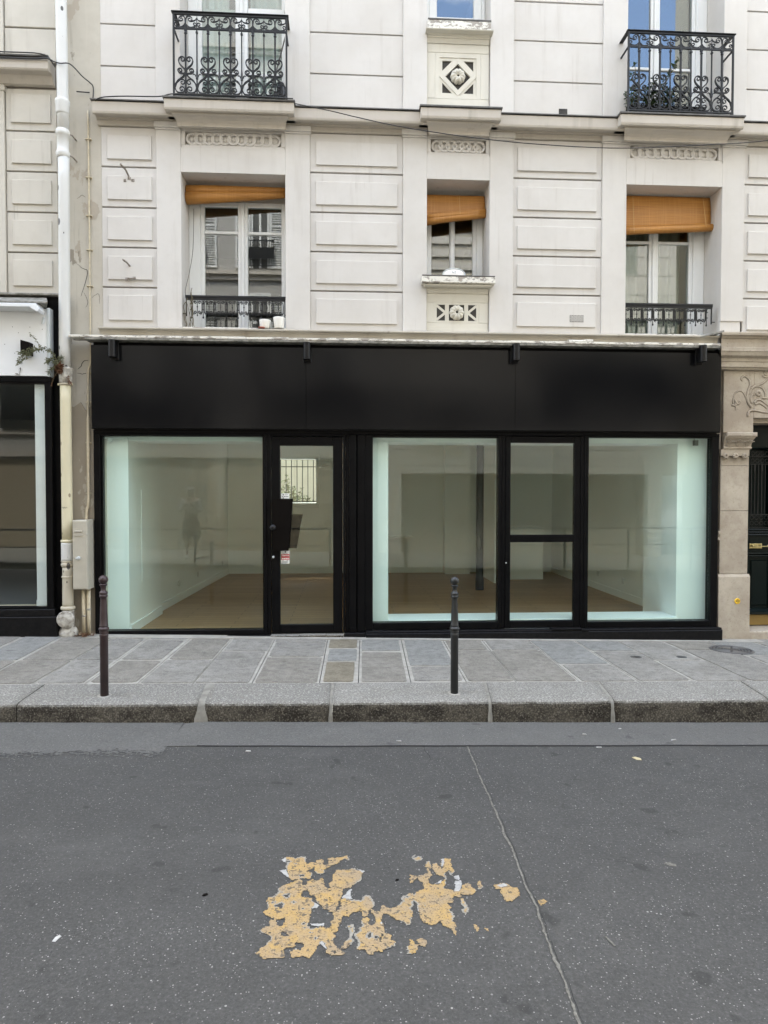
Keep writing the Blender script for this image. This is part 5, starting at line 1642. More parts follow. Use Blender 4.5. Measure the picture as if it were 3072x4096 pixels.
tag(MB().box(.496, 3.799, .06, .47, FZ - .02, .172, c=.004).build('display_ledge', 'interior', origin=(2.1, .2, FZ)), 'low white display ledge inside along the foot of the right-hand windows', 'ledge')
sk = MB()
def skirt(p, q, t=.015, h=.10):
    p, q = Vector((*p, 0)), Vector((*q, 0)); d = (q - p).normalized(); n = Vector((d.y, -d.x, 0)) * t
    m_ = MB().plan([(p.x, p.y), (q.x, q.y), (q.x + n.x, q.y + n.y), (p.x + n.x, p.y + n.y)], FZ - .01, FZ + h)
    m_.build('skirting_board', 'interior', room_walls)
skirt((-2.335, .12), (-2.335, 1.41)); skirt((-2.403, 1.41), (-2.226, YB - .002)); skirt((-2.2, YB - .001), (1.948, YB - .001)); skirt((4.118, YB), (4.118, 1.0)); skirt((2.432, YB - .001), (2.598, YB - .001)); skirt((1.952, 5.598), (2.428, 5.598)); skirt((2.862, YB - .001), (4.1, YB - .001)); skirt((2.602, 4.198), (2.858, 4.198))
for (x, y, s_) in ((-2.36, 2.45, 1), (-2.325, 3.55, 1), (-2.245, 5.3, 1), (4.117, 2.35, -1), (4.117, 3.35, -1)):
    m_ = MB().box(min(x, x + s_ * .012), max(x, x + s_ * .012), y - .04, y + .04, FZ + .22, FZ + .30)
    m_.box(min(x + s_ * .012, x + s_ * .014), max(x + s_ * .012, x + s_ * .014), y - .018, y + .018, FZ + .242, FZ + .278)
    m_.build('wall_socket', 'frame_white', room_walls)
MB().box(-2.331, -2.325, .55, 1.05, .55, 1.62).build('hatch', 'interior', room_walls)
ic = thing('iron_column', (2.185, 3.40, FZ), 'slim black cast iron column standing in the middle of the empty shop', 'column')
mb = MB(); mb.smooth = True
mb.lathe([(.068, 0), (.068, .17), (.064, .19), (.060, .20), (.060, 2.38), (.066, 2.40), (.066, 2.43)], 2.185, 3.40, 20, 'z', FZ); mb.build('shaft', 'col_black', ic)
MB().box(2.095, 2.275, 3.31, 3.49, FZ + 2.43, CZ_ - .001, c=.01).build('capital', 'col_black', ic)
ct = thing('shop_counter', (3.25, 5.1, FZ), 'plain white counter block standing at the back of the shop behind the transom door', 'counter')
MB().box(2.90, 3.60, 4.67, 5.55, FZ, .94, c=.003).build('counter_body', 'interior', ct); MB().box(2.885, 3.615, 4.655, 5.565, .941, .97, c=.003).build('counter_top', 'interior', ct)
tb = thing('white_shelf', (.95, 5.5, .75), 'thin white shelf with a sheet of paper on the back wall of the shop', 'shelf')
MB().box(.62, 1.32, 5.42, YB - .002, .735, .765, c=.004).build('shelf_board', 'interior', tb); MB().box(.70, .73, 5.5, YB - .002, .60, .734).build('bracket', 'interior', tb)
MB().box(.95, 1.25, 5.47, 5.7, .766, .772).build('paper_sheet', 'stick_white', tb)
# door closers or brackets in the window corners
tag(MB().prism([(-2.56, 2.185), (-2.32, 2.185), (-2.32, 2.170), (-2.47, 2.165), (-2.50, 2.13), (-2.53, 2.14), (-2.52, 2.165), (-2.56, 2.165)], .03, .06).build('corner_bracket', 'pvc', origin=(-2.45, .045, 2.17)), 'small white bracket fixed inside the top left corner of the left display window', 'bracket')
cm = thing('small_camera', (3.98, .05, 2.19), 'small grey device hanging inside the top right corner of the right display window', 'camera')
MB().box(3.955, 4.0, .03, .075, 2.125, 2.185, c=.004).build('camera_body', 'zinc', cm); MB().box(3.965, 3.99, .035, .07, 2.186, 2.22).build('mount', 'pvc_alu', cm)
# barred window at the back and the court behind it
bw = thing('barred_window', (-.9, YB + .2, 1.4), 'small barred back window with a shrub outside seen through the entrance door', 'window')
mb = MB()
for (a, b, c, d) in ((-1.34, -.47, 2.256, 2.33), (-1.34, -.47, 1.31, 1.404), (-1.34, -1.263, 1.4045, 2.2555), (-.535, -.47, 1.4045, 2.2555)): mb.box(a, b, YB - .022, YB - .001, c, d, c=.006)
mb.build('casing', 'interior', bw)
b0 = None
for k in range(7):
    x = -1.245 + .1075 * k
    if b0 is None:
        b0 = (x, MB().tube([(x, YB + .30, 1.38), (x, YB + .30, 2.26)], .008, 8).build('bar', 'iron', bw))
    else: dup(b0[1], x - b0[0], 0, 0, bw)
mb = MB()
for z in (2.115, 1.425): mb.box(-1.27, -.53, YB + .292, YB + .308, z - .008, z + .008)
mb.build('cross_bar', 'iron', bw)
tag(MB().box(-9, 7, 12.0, 12.3, -.2, 6.5).build('court_wall', 'cornice_dirty_and_recess_shade', origin=(-1, 12, 0)), 'tall cream wall closing the back court behind the barred window', 'wall')
cg = MB(); cg.quad((-8, 6.2, .0), (6, 6.2, 0), (6, 14, 0), (-8, 14, 0)); struct(cg.build('court_ground', 'slab_grey'))
sh = thing('court_shrub', (-1.35, 8.2, 0), 'pale leafy shrub in the back court seen between the window bars', 'shrub')
rnd = random.Random(21); st_ = MB(); lf = MB()
for k in range(150):
    a = rnd.uniform(0, 2 * pi); rr = rnd.uniform(0, .8)
    p = Vector((-1.35 + rr * cos(a), 8.2 + rr * sin(a), rnd.uniform(.2, .9))); d = Vector((rnd.uniform(-.5, .5), rnd.uniform(-.5, .5), 1)); H = rnd.uniform(1.0, 1.5) * (1 - .35 * rr)
    if rnd.random() < .06: H *= 1.25
    pts = [p.copy()]
    for j in range(9):
        p = p + d * (H / 9) * .9; d += Vector((rnd.uniform(-.35, .35), rnd.uniform(-.3, .3), 0)); d.normalize(); pts.append(p.copy())
        for q in range(5): lf.leaf(p, (rnd.uniform(-1, 1), rnd.uniform(-1, 1), rnd.uniform(-.5, .8)), (rnd.uniform(-.5, .5), rnd.uniform(-.5, .5), 1), rnd.uniform(.05, .10), rnd.uniform(.03, .05))
    st_.tube(pts, .006, 4)
st_.build('stem', 'stem', sh); struct(lf.build('foliage', 'leaf_dry', sh), 'stuff')
# body of the house above and behind
mb = MB()
mb.box(-2.56, 7.4, .43, 6.2, 2.80, 3.2); mb.box(-2.56, 7.4, 6.17, 6.30, 2.62, TOP); mb.box(-3.015, -2.57, .46, 6.3, -.1, TOP)
mb.box(4.46, 7.4, .9, 6.3, -.1, 2.8); mb.box(-2.56, 7.4, .05, 6.3, TOP, TOP + .2); mb.box(-2.56, -2.52, .42, 6.2, 3.2, TOP); mb.box(7.36, 7.4, .42, 6.2, 3.2, TOP)
mb.box(-2.5, -1.34, 6.165, 6.29, -.1, 2.61); mb.box(-.46, 4.45, 6.165, 6.29, -.1, 2.61)
mb.build('body', 'plaster_cream', bd)
MB().box(-2.56, 7.4, .02, 6.3, TOP + .201, 18.0).build('upper_storeys', 'plaster', bd)

# ================================================================== STONE DOORWAY ON THE RIGHT
dw = thing('stone_doorway', (4.9, .0, -.07), 'carved limestone doorway with moulded cornice, scrollwork and a dark green door', 'doorway')
P_DOOR = [(.05, 3.372), (-.10, 3.366), (-.195, 3.352), (-.20, 3.340), (-.198, 3.318), (-.17, 3.306), (-.165, 3.292), (-.150, 3.285), (-.150, 3.195), (-.165, 3.188), (-.165, 3.150), (-.158, 3.142), (-.145, 3.108), (-.135, 3.10), (-.10, 3.085), (-.098, 3.05), (-.088, 3.045), (-.088, 2.992), (-.070, 2.985), (-.062, 2.968), (-.03, 2.962), (.05, 2.962)]
MB().mould(4.126, 6.35, P_DOOR, .45, 0).build('door_cornice', 'stone', dw)
MB().add([(3.90, -.165, 3.300), (4.15, -.20, 3.368), (4.15, .0, 3.385), (3.92, .0, 3.352), (3.90, -.165, 3.290), (4.15, -.20, 3.345), (4.15, .0, 3.345), (3.92, .0, 3.345)], [(0, 1, 2, 3), (0, 4, 5, 1), (1, 5, 6, 2), (0, 3, 7, 4)]).build('lead_flashing', 'flash', dw)
mb = MB()
mb.box(4.255, 4.607, -.02, .34, 2.268, 2.961, c=.005); mb.box(4.6075, 6.30, -.02, .34, 2.433, 2.961, c=.005)
mb.box(4.205, 4.254, .02, .34, -.15, 2.961)
mb.build('lintel_block', 'stone', dw)
MB().box(4.60, 6.3, .04, .36, 2.384, 2.432).build('door_soffit', 'stone', dw)
mb = MB()
for (z0, z1) in ((1.390, 1.893), (.675, 1.386)): mb.box(4.232, 4.561, -.02, .34, z0, z1, c=.004)
mb.build('pillar', 'stone', dw)
MB().mould(4.214, 4.579, [(.34, -.16), (-.045, -.16), (-.042, .64), (-.034, .655), (-.022, .672), (.34, .672)], .0, .0).build('pillar_base', 'stone', dw)
MB().mould(4.205, 4.232, [(.02, 1.05), (-.03, 1.06), (-.02, 1.09), (-.045, 1.125), (-.05, 1.155), (.02, 1.165)]).build('side_bracket', 'stone', dw)
mb = MB()
mb.box(4.232, 4.561, -.02, .34, 1.896, 1.998, c=.003)
mb.box(4.222, 4.548, -.050, .33, 2.003, 2.076, c=.004)
mb.mould(4.236, 4.578, [(.33, 2.085), (-.058, 2.085), (-.062, 2.096), (-.056, 2.106), (-.05, 2.108), (-.055, 2.135), (-.075, 2.175), (-.11, 2.205), (-.115, 2.215), (.33, 2.215)], .2, .2)
mb.box(4.252, 4.600, -.118, .33, 2.2165, 2.264, c=.010)
mb.box(4.24, 4.556, -.054, .33, 2.077, 2.0845)
cap = mb.build('capital', 'stone', dw)
for k in range(3):
    r_ = rosette(4.276 + .110 * k, 2.004, .034, -.050, .022, 'flower', cap, 'stone')
mb = MB()
for k in range(3):                                             # little leaves in the cove
    c = 4.292 + .112 * k
    for a in (-1.0, -.5, 0, .5, 1.0):
        pts = smooth_path([(c + a * .006, -.057, 2.112), (c + a * .026, -.066 - .006, 2.142), (c + a * .042, -.085 - .010, 2.170 - abs(a) * .008), (c + a * .050, -.112, 2.184 - abs(a) * .022)], 3)
        mb.tube(pts, [.005, .006, .007, .007, .007, .007, .006, .006, .005, .004][:len(pts)], 5)
mb.build('carved_leaf', 'stone', cap)
# scrollwork carved on the lintel
def carve(paths, rad, name):
    mb = MB(); mb.smooth = True
    for p in paths:
        pts = [(a, -.020, b) for a, b in p]
        pts = smooth_path(pts, 4)
        n = len(pts); mb.tube(pts, [rad * (1.15 - .55 * i / (n - 1)) for i in range(n)], 6)
    mb.build(name, 'stone', dw)
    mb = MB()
    for p in paths:                                            # dark ribbon outlining the relief
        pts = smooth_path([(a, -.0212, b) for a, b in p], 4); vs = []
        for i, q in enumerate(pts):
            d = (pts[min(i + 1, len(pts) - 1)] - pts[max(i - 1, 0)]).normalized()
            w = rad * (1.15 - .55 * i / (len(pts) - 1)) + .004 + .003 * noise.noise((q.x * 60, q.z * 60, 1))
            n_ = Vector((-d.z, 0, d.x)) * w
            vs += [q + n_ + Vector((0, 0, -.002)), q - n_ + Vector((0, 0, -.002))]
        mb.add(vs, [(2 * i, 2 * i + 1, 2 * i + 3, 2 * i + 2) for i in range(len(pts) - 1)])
    mb.build('carving_outline', 'stone_dark', dw)
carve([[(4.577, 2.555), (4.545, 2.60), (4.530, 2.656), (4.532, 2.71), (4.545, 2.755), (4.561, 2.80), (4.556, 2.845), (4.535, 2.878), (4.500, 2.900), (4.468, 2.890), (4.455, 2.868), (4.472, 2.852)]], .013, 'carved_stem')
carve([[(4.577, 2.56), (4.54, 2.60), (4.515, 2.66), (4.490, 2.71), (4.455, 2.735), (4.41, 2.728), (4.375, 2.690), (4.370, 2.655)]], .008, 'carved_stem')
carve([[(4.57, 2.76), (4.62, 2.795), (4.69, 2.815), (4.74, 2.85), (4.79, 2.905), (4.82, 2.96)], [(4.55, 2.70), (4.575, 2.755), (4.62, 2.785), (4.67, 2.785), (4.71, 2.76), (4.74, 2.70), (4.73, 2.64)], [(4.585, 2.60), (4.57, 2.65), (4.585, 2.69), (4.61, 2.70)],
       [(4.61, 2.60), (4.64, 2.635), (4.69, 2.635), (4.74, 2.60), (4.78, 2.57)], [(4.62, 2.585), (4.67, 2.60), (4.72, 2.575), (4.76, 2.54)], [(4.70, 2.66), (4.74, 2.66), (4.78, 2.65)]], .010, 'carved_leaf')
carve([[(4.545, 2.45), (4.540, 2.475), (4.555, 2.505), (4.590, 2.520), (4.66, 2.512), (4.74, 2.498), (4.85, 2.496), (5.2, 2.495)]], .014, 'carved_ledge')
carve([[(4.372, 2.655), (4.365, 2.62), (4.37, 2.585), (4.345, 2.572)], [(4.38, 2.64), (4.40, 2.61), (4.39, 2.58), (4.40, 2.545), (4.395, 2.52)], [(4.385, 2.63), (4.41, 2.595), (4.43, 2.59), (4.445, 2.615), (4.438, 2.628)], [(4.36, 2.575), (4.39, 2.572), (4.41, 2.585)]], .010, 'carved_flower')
rosette(4.661, 2.708, .040, -.018, .020, 'carved_boss', dw, 'stone')
mb = MB(); mb.smooth = True
mb.tube([(a, -.02, b) for a, _, b in spiral(4.745, 2.935, .050, radians(200), 1.6, 22, grow=.15)], .010, 6); mb.build('carved_scroll', 'stone', dw)
# the door itself
dz = .30
mb = MB()
mb.box(4.58, 4.80, dz + .03, dz + .10, -.02, 2.40); 
mb.box(4.80, 6.2, dz + .07, dz + .10, -.02, 2.40)
mb.box(4.575, 6.2, dz - .02, dz + .05, 2.10, 2.40, c=.01)
mb.mould(4.60, 6.2, [(dz + .04, 2.125), (dz - .04, 2.125), (dz - .045, 2.115), (dz - .02, 2.10), (dz + .04, 2.098)])
mb.box(4.62, 4.775, dz, dz + .08, .0, 2.097, c=.008)
mb.box(4.776, 6.2, dz + .01, dz + .08, .88, 1.165, c=.006)
for z in (1.165, 1.135, 1.105): mb.mould(4.60, 6.2, [(dz + .05, z), (dz - .018, z), (dz - .024, z - .008), (dz - .012, z - .018), (dz + .05, z - .02)])
for z in (.885, .855): mb.mould(4.60, 6.2, [(dz + .05, z), (dz - .016, z), (dz - .020, z - .008), (dz - .010, z - .016), (dz + .05, z - .018)])
mb.box(5.02, 5.10, dz, dz + .08, .0, 2.097, c=.008)
mb.box(4.776, 5.019, dz + .02, dz + .08, .20, .85); mb.box(4.80, 5.0, dz + .005, dz + .03, .26, .80, c=.02)
mb.mould(4.60, 6.2, [(dz + .05, .225), (dz - .004, .222), (dz - .05, .19), (dz - .055, .165), (dz + .05, .160)])
gd = mb.build('green_door', 'green_door', dw)
MB().box(4.58, 6.2, dz - .018, dz - .004, .032, .155, c=.003).build('kick_plate', 'kick', gd)
mb = MB(); mb.box(4.775, 4.93, dz - .004, dz + .012, .935, .995, c=.004); mb.tube([(4.80, dz - .03, .962), (5.02, dz - .03, .962)], .0065, 8)
for x in (4.805, 4.905, 4.99): mb.ball((x, dz - .022, .968), .013, 10, 8)
mb.build('brass_handle', 'brass', gd)
mb = MB()
for k in range(5):
    x = 4.80 + .042 * k
    mb.box(x - .004, x + .004, dz + .018, dz + .03, 1.34, 1.93)
    mb.box(x - .009, x + .009, dz + .015, dz + .028, 1.85, 1.925) if k % 2 else None
for z in (1.18, 1.335, 1.93, 2.02): mb.box(4.777, 5.02, dz + .016, dz + .030, z - .005, z + .005)
for k in range(4):
    for z in (1.97, 2.055, 1.235, 1.30):
        pts = [(4.815 + .058 * k + .022 * cos(a), dz + .022, z + .022 * sin(a)) for a in [2 * pi * q / 12 for q in range(13)]]
        mb.tube(pts, .004, 4)
mb.build('door_grille', 'iron', gd)
MB().box(4.555, 6.3, -.04, .34, -.17, .022, c=.01).build('door_sill', 'stone', dw)
MB().box(4.70, 6.2, .42, .44, -.1, 2.5).build('door_backing', 'dark_room', dw)
MB().box(6.2, 6.6, -.02, .4, -.2, 2.961, c=.006).build('pillar', 'stone', dw)
MB().box(6.61, 7.4, .0, .42, -.3, 3.34).build('side_wall', 'plaster', bd)
MB().box(4.10, 7.4, .022, .42, 3.20, 3.3445).build('wall', 'plaster', bd)
bg_ = thing('survey_badge', (4.433, -.05, .37), 'small round yellow badge with dark lettering fixed low on the stone pillar', 'badge')
mb = MB(); mb.lathe([(.033, 0), (.033, -.006), (.030, -.009), (.0005, -.009)], 4.433, .369, 24, 'y', -.0435); mb.build('badge_disc', 'yellow', bg_)
mb = MB()
for (x0, x1, z0, z1) in ((4.428, 4.437, .386, .391), (4.409, 4.458, .3775, .3805), (4.411, 4.4225, .365, .3735), (4.4245, 4.431, .366, .3725), (4.433, 4.4405, .365, .3735), (4.4425, 4.449, .366, .3725), (4.451, 4.457, .365, .3735), (4.427, 4.434, .346, .354), (4.440, 4.447, .346, .354)):
    mb.box(x0, x1, -.0535, -.0523, z0, z1)
mb.build('badge_marking', 'ink', bg_)
MB().ball((4.432, -.046, .412), .006, 8, 6).build('screw', 'pvc_alu', bg_)

# ================================================================== LEFT NEIGHBOUR AND THE STRIP BETWEEN
lb = thing('neighbour_building', (-4.5, .2, .05), 'cream rendered house with raised panels left of the white drainpipe', 'building')
mb = MB()
mb.box(-9.5, -3.02, .048, .42, 3.55, TOP)
mb.build('wall', 'groove', lb)
rl = [(5.391, 5.835, 5.471, 5.768), (4.970, 5.391, 5.049, 5.294), (4.547, 4.970, 4.627, 4.878), (4.125, 4.547, 4.203, 4.456), (3.60, 4.125, 3.770, 4.041)]
for z0, z1, p0, p1 in rl:
    for (a, b) in ((-3.540, -3.022), (-4.9, -3.82), (-6.2, -5.0)):
        mb = MB().box(a, b, .022, .10, z0 + .007, z1 - .009, c=.004)
        mb.box(a + .06, b - .055, .004, .05, p0, p1, c=.003)
        mb.build('stone_block', 'plaster_cream', lb)
zs = [6.10, 6.461, 6.90, 7.33, 7.77, 8.2, 8.7, TOP]
for z0, z1 in zip(zs[:-1], zs[1:]):
    for (a, b) in ((-3.540, -3.022), (-4.9, -3.82), (-6.2, -5.0)):
        MB().box(a, b, .020, .10, z0 + .006, z1 - .010, c=.005).build('stone_block', 'plaster_cream', lb)
mb = MB()
for (a, b) in ((-3.82, -3.548), (-5.0, -4.9)):
    mb.box(a, b, 0, .42, 3.60, 5.86, c=.004); mb.box(a, b, 0, .42, 6.10, TOP, c=.004); mb.box(a - .01, b + .012, -.012, .41, 5.79, 5.845, c=.004)
mb.build('pilaster', 'plaster_cream', lb)
P_LC = [(.03, 6.055), (-.13, 6.058), (-.15, 6.048), (-.15, 5.945), (-.14, 5.930), (-.115, 5.926), (-.11, 5.936), (-.06, 5.928), (-.04, 5.90), (-.01, 5.86), (.022, 5.85), (.03, 5.85)]
MB().mould(-9.5, -3.03, P_LC).build('string_course', 'plaster_trim', lb)
MB().box(-9.5, -3.025, -.165, .018, 6.060, 6.074).build('zinc_flashing', 'zinc', lb)
mb = MB().box(-9.5, -3.02, .43, 4.0, -.2, TOP); mb.build('body', 'plaster_cream', lb)
MB().box(-9.5, -2.565, .02, 6.0, TOP + .003, 17.0).build('upper_storeys', 'plaster_cream', lb)
# narrow strip of old plaster behind the drainpipe
os_ = thing('old_wall_strip', (-2.79, .1, .07), 'narrow strip of cracked peeling cream plaster between the two shops', 'wall')
MB().box(-3.02, -2.5635, .030, .45, -.15, TOP).build('wall', 'plaster_old', os_)
MB().prism([(-3.015, -.1), (-2.565, -.1), (-2.565, 2.50), (-2.62, 2.44), (-2.68, 2.52), (-2.75, 2.46), (-2.80, 2.55), (-2.87, 2.50), (-3.015, 2.52)], .012, .0295).build('cement_patch', 'brown_render', os_)
mb = MB()
def crack(pts, w=.004, y=.0275, s_=3):
    pts = smooth_path([(a, y, b) for a, b in pts], 6)
    for i, p in enumerate(pts): p.x += .008 * noise.noise((p.z * 40, s_, 0)); p.z += .008 * noise.noise((p.x * 40, s_, 5))
    vs = []
    for i, p in enumerate(pts):
        d = (pts[min(i + 1, len(pts) - 1)] - pts[max(i - 1, 0)]).normalized(); n = Vector((-d.z, 0, d.x)) * (w * (.3 + .7 * sin(pi * (i + .3) / (len(pts) + .6))))
        vs += [p + n, p - n]
    mb.add(vs, [(2 * i, 2 * i + 1, 2 * i + 3, 2 * i + 2) for i in range(len(pts) - 1)])
crack([(-2.835, 2.90), (-2.80, 2.93), (-2.775, 2.985), (-2.72, 3.00)]); crack([(-2.84, 2.86), (-2.77, 2.855), (-2.70, 2.87)], .003)
crack([(-2.83, 4.02), (-2.77, 3.97), (-2.72, 3.94), (-2.75, 3.80), (-2.79, 3.68)], .003); crack([(-2.76, 3.72), (-2.72, 3.62), (-2.74, 3.56)], .002)
crack([(-2.82, 4.70), (-2.77, 4.74), (-2.735, 4.72)], .002); crack([(-2.68, 3.66), (-2.63, 3.70), (-2.60, 3.69), (-2.60, 3.60)], .002)
mb.build('crack', 'crack', os_)

# shop on the left
ls = thing('neighbour_shop', (-4.2, -.05, .05), 'black framed shopfront with a white fascia and folded awning at the left edge', 'shopfront')
mb = MB()
mb.box(-8.6, -2.955, -.04, .04, .06, 3.640)
mb.build('backing', 'black_worn', ls)
mb = MB()
mb.box(-8.6, -2.952, -.12, .02, 3.6405, 3.662, c=.004)
mb.mould(-8.6, -2.990, [(-.03, 3.640), (-.045, 3.640), (-.330, 3.516), (-.330, 3.503), (-.03, 3.503)], .0, .45)
mb.build('awning_hood', 'flash', ls)
MB().mould(-8.6, -3.10, [(-.16, 3.500), (-.325, 3.501), (-.337, 3.492), (-.337, 3.464), (-.310, 3.452), (-.28, 3.462), (-.16, 3.456)]).build('awning_bar', 'pvc', ls)
MB().prism([(-3.10, 3.49), (-3.135, 3.475), (-3.14, 3.44), (-3.07, 3.40), (-3.055, 3.43), (-3.075, 3.47)], -.375, -.235).build('awning_end_cap', 'pvc', ls, bevel=.006)
MB().tube([(-3.10, -.16, 3.40), (-3.12, -.15, 3.335)], .012, 8).build('awning_bracket', 'pvc_alu', ls)
MB().box(-8.6, -3.076, -.150, -.045, 2.797, 3.489, c=.003).build('white_fascia', 'pvc', ls)
MB().box(-3.0755, -3.045, -.156, -.045, 2.790, 3.500, c=.006).build('corner_trim', 'pvc_alu', ls)
mb = MB()
mb.box(-8.6, -3.046, -.135, -.02, 2.738, 2.789, c=.005); mb.box(-8.6, -3.115, -.120, -.02, 2.722, 2.7375)
mb.box(-3.114, -3.045, -.135, .0, .30, 2.7375, c=.005); mb.box(-3.0445, -2.958, -.06, .0, .06, 3.635)
mb.box(-8.6, -3.115, -.120, -.02, .366, .386, c=.004); mb.box(-4.75, -4.68, -.13, -.02, .386, 2.722, c=.005)
mb.build('frame', 'black', ls)
mb = MB(); mb.box(-8.6, -2.99, -.185, .0, .04, .290, c=.008); mb.box(-8.6, -3.02, -.17, .0, .2905, .366, c=.006); mb.build('stall_riser', 'black_worn', ls)
for (a, b) in ((-4.68, -3.1145), (-8.6, -4.75)): MB().box(a, b, -.085, -.077, .386, 2.722).build('display_window', 'clear_glass', ls)
mb = MB(); mb.box(-3.240, -3.116, -.070, .10, .38, 2.735); mb.box(-3.245, -3.105, -.074, -.071, .39, .45); mb.build('inner_post', 'pvc', ls)
# its interior
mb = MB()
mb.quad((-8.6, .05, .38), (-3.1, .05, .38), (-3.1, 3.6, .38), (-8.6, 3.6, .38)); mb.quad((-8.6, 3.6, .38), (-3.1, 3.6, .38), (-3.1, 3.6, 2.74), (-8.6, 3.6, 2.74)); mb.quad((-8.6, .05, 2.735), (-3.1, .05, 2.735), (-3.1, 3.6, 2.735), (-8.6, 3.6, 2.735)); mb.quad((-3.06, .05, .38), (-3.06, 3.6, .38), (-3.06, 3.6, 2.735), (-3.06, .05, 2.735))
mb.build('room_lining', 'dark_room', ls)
for p_ in ls.children:
    if p_.name.startswith('backing'):
        bpy.data.objects.remove(p_); break
mb = MB(); mb.box(-8.6, -2.955, -.04, .028, 2.74, 3.640); mb.box(-3.06, -2.957, -.03, .028, .06, 2.739); mb.build('backing', 'black_worn', ls)
for o in list(bpy.data.objects):                # the neighbour's wall is open behind its shop window
    if o.name.startswith('body') and o.parent == lb:
        bpy.data.objects.remove(o)
mb = MB(); mb.box(-9.5, -3.02, .43, 4.0, 2.76, TOP); mb.box(-9.5, -8.62, .05, 4.0, -.2, 2.75); mb.box(-8.6, -3.02, 3.65, 4.0, -.2, 2.75); mb.build('body', 'plaster_cream', lb)
for k, (x, z) in enumerate(((-3.245, 3.30), (-3.12, 3.28), (-3.42, 3.30), (-3.40, 3.03), (-3.36, 3.24), (-3.50, 3.12))):
    MB().lathe([(.004, 0), (.004, -.0012), (.0005, -.0012)], x, z, 8, 'y', -.150).build('screw_hole', 'ink', ls)
wl = thing('wall_light', (-3.27, -.16, 3.15), 'grey black wedge shaped lamp on the white fascia at the far left', 'wall light')
mb = MB()
vs = [(-3.312, -.21, 3.158), (-3.235, -.20, 3.142), (-3.205, -.155, 3.14), (-3.312, -.155, 3.155)]
n = 4
mb.add([(-3.306, -.235, 3.008), (-3.222, -.225, 2.992), (-3.212, -.151, 2.995), (-3.314, -.151, 3.012), (-3.306, -.235, 3.152), (-3.222, -.225, 3.130), (-3.212, -.151, 3.128), (-3.314, -.151, 3.150)], [(0, 1, 2, 3), (7, 6, 5, 4), (0, 4, 5, 1), (1, 5, 6, 2), (2, 6, 7, 3), (3, 7, 4, 0)])
mb.build('housing', 'letter_black', wl, bevel=.003)
MB().box(-3.300, -3.228, -.222, -.165, 2.988, 2.996).build('lens', 'pvc_alu', wl)

# drainpipe with its collars
dp = thing('drainpipe', (-2.90, -.11, .06), 'tall white painted cast iron drainpipe, cream below the mossy collar', 'drainpipe')
PX, PY = -2.906, -.11
def cyl(name, r0, z0, z1, mat, px0=0, px1=0, r1=None):
    n = 10
    mb = MB(); mb.smooth = True
    mb.tube([(PX + px0 + (px1 - px0) * k / n, PY, z0 + (z1 - z0) * k / n) for k in range(n + 1)], [r0 + ((r1 or r0) - r0) * k / n for k in range(n + 1)], 24)
    return mb.build(name, mat, dp)
cyl('pipe_section', .056, 2.885, 5.06, 'pipe_white', -.006, .006)
cyl('pipe_section', .056, 5.30, 8.9, 'pipe_white', .006, -.02)
def collar(name, prof, mat):
    mb = MB(); mb.smooth = True
    mb.lathe(prof, PX, PY, 24, 'z'); return mb.build(name, mat, dp)
collar('pipe_collar', [(.057, 5.055), (.066, 5.075), (.070, 5.10), (.066, 5.12), (.060, 5.13), (.059, 5.16), (.060, 5.28), (.068, 5.285), (.071, 5.31), (.067, 5.335), (.060, 5.345)], 'pipe_white')
collar('pipe_collar', [(.060, 5.50), (.066, 5.52), (.068, 5.60), (.072, 5.615), (.073, 5.64), (.068, 5.648), (.057, 5.65)], 'pipe_white')
for (z, y) in ((5.09, 0), (5.31, 0)): MB().tube([(PX + .06, PY + .01, z), (PX + .088, PY + .02, z - .01), (PX + .085, .03, z)], .008, 6).build('pipe_clip', 'steel', dp)
collar('mossy_collar', [(.056, 2.728), (.062, 2.735), (.064, 2.80), (.070, 2.835), (.068, 2.86), (.074, 2.868), (.075, 2.885), (.068, 2.893), (.056, 2.895)], 'cast_grey')
collar('pipe_clip', [(.058, 2.708), (.062, 2.710), (.062, 2.726), (.058, 2.728)], 'pipe_beige')
mb = MB()
for s_ in (-1, 1): mb.tube([(PX + s_ * .060, PY - .01, 2.717), (PX + s_ * .075, PY - .012, 2.717)], .012, 8)
mb.build('clip_lug', 'pipe_cream', dp)
cyl('pipe_section', .054, 1.085, 2.706, 'pipe_cream', .002, -.001)
collar('pipe_collar', [(.055, 1.06), (.064, 1.064), (.066, 1.076), (.064, 1.088), (.056, 1.092)], 'pipe_cream')
cyl('repaired_section', .0615, .872, 1.059, 'pipe_white', 0, 0)
collar('pipe_collar', [(.055, .80), (.062, .815), (.066, .825), (.066, .838), (.058, .845), (.060, .858), (.066, .866), (.062, .8715), (.056, .872)], 'pipe_beige')
cyl('pipe_section', .055, .385, .80, 'pipe_beige', 0, .004)
collar('pipe_clip', [(.056, .690), (.060, .692), (.060, .708), (.056, .710)], 'pipe_beige')
collar('pipe_collar', [(.055, .350), (.070, .354), (.073, .366), (.072, .380), (.066, .388), (.058, .390)], 'pipe_beige')
cyl('pipe_elbow', .060, .10, .350, 'cast_grey', .004, .004, .056)
mb = MB(); mb.smooth = True
mb.lathe([(.090, 0), (.090, -.016), (.084, -.022), (.0005, -.024)], PX + .006, .262, 26, 'y', -.185)
mb.lathe([(.074, .05), (.074, 0)], PX + .006, .262, 20, 'y', -.185); mb.smooth = False
mb.ball((PX + .088, -.20, .262), .012, 8, 6); mb.ball((PX - .03, -.208, .330), .008, 8, 6)
mb.build('inspection_cover', 'cast_grey', dp)
mb = MB(); mb.ball((PX, -.10, .10), .10, 14, 9, (1.02, .95, .95))
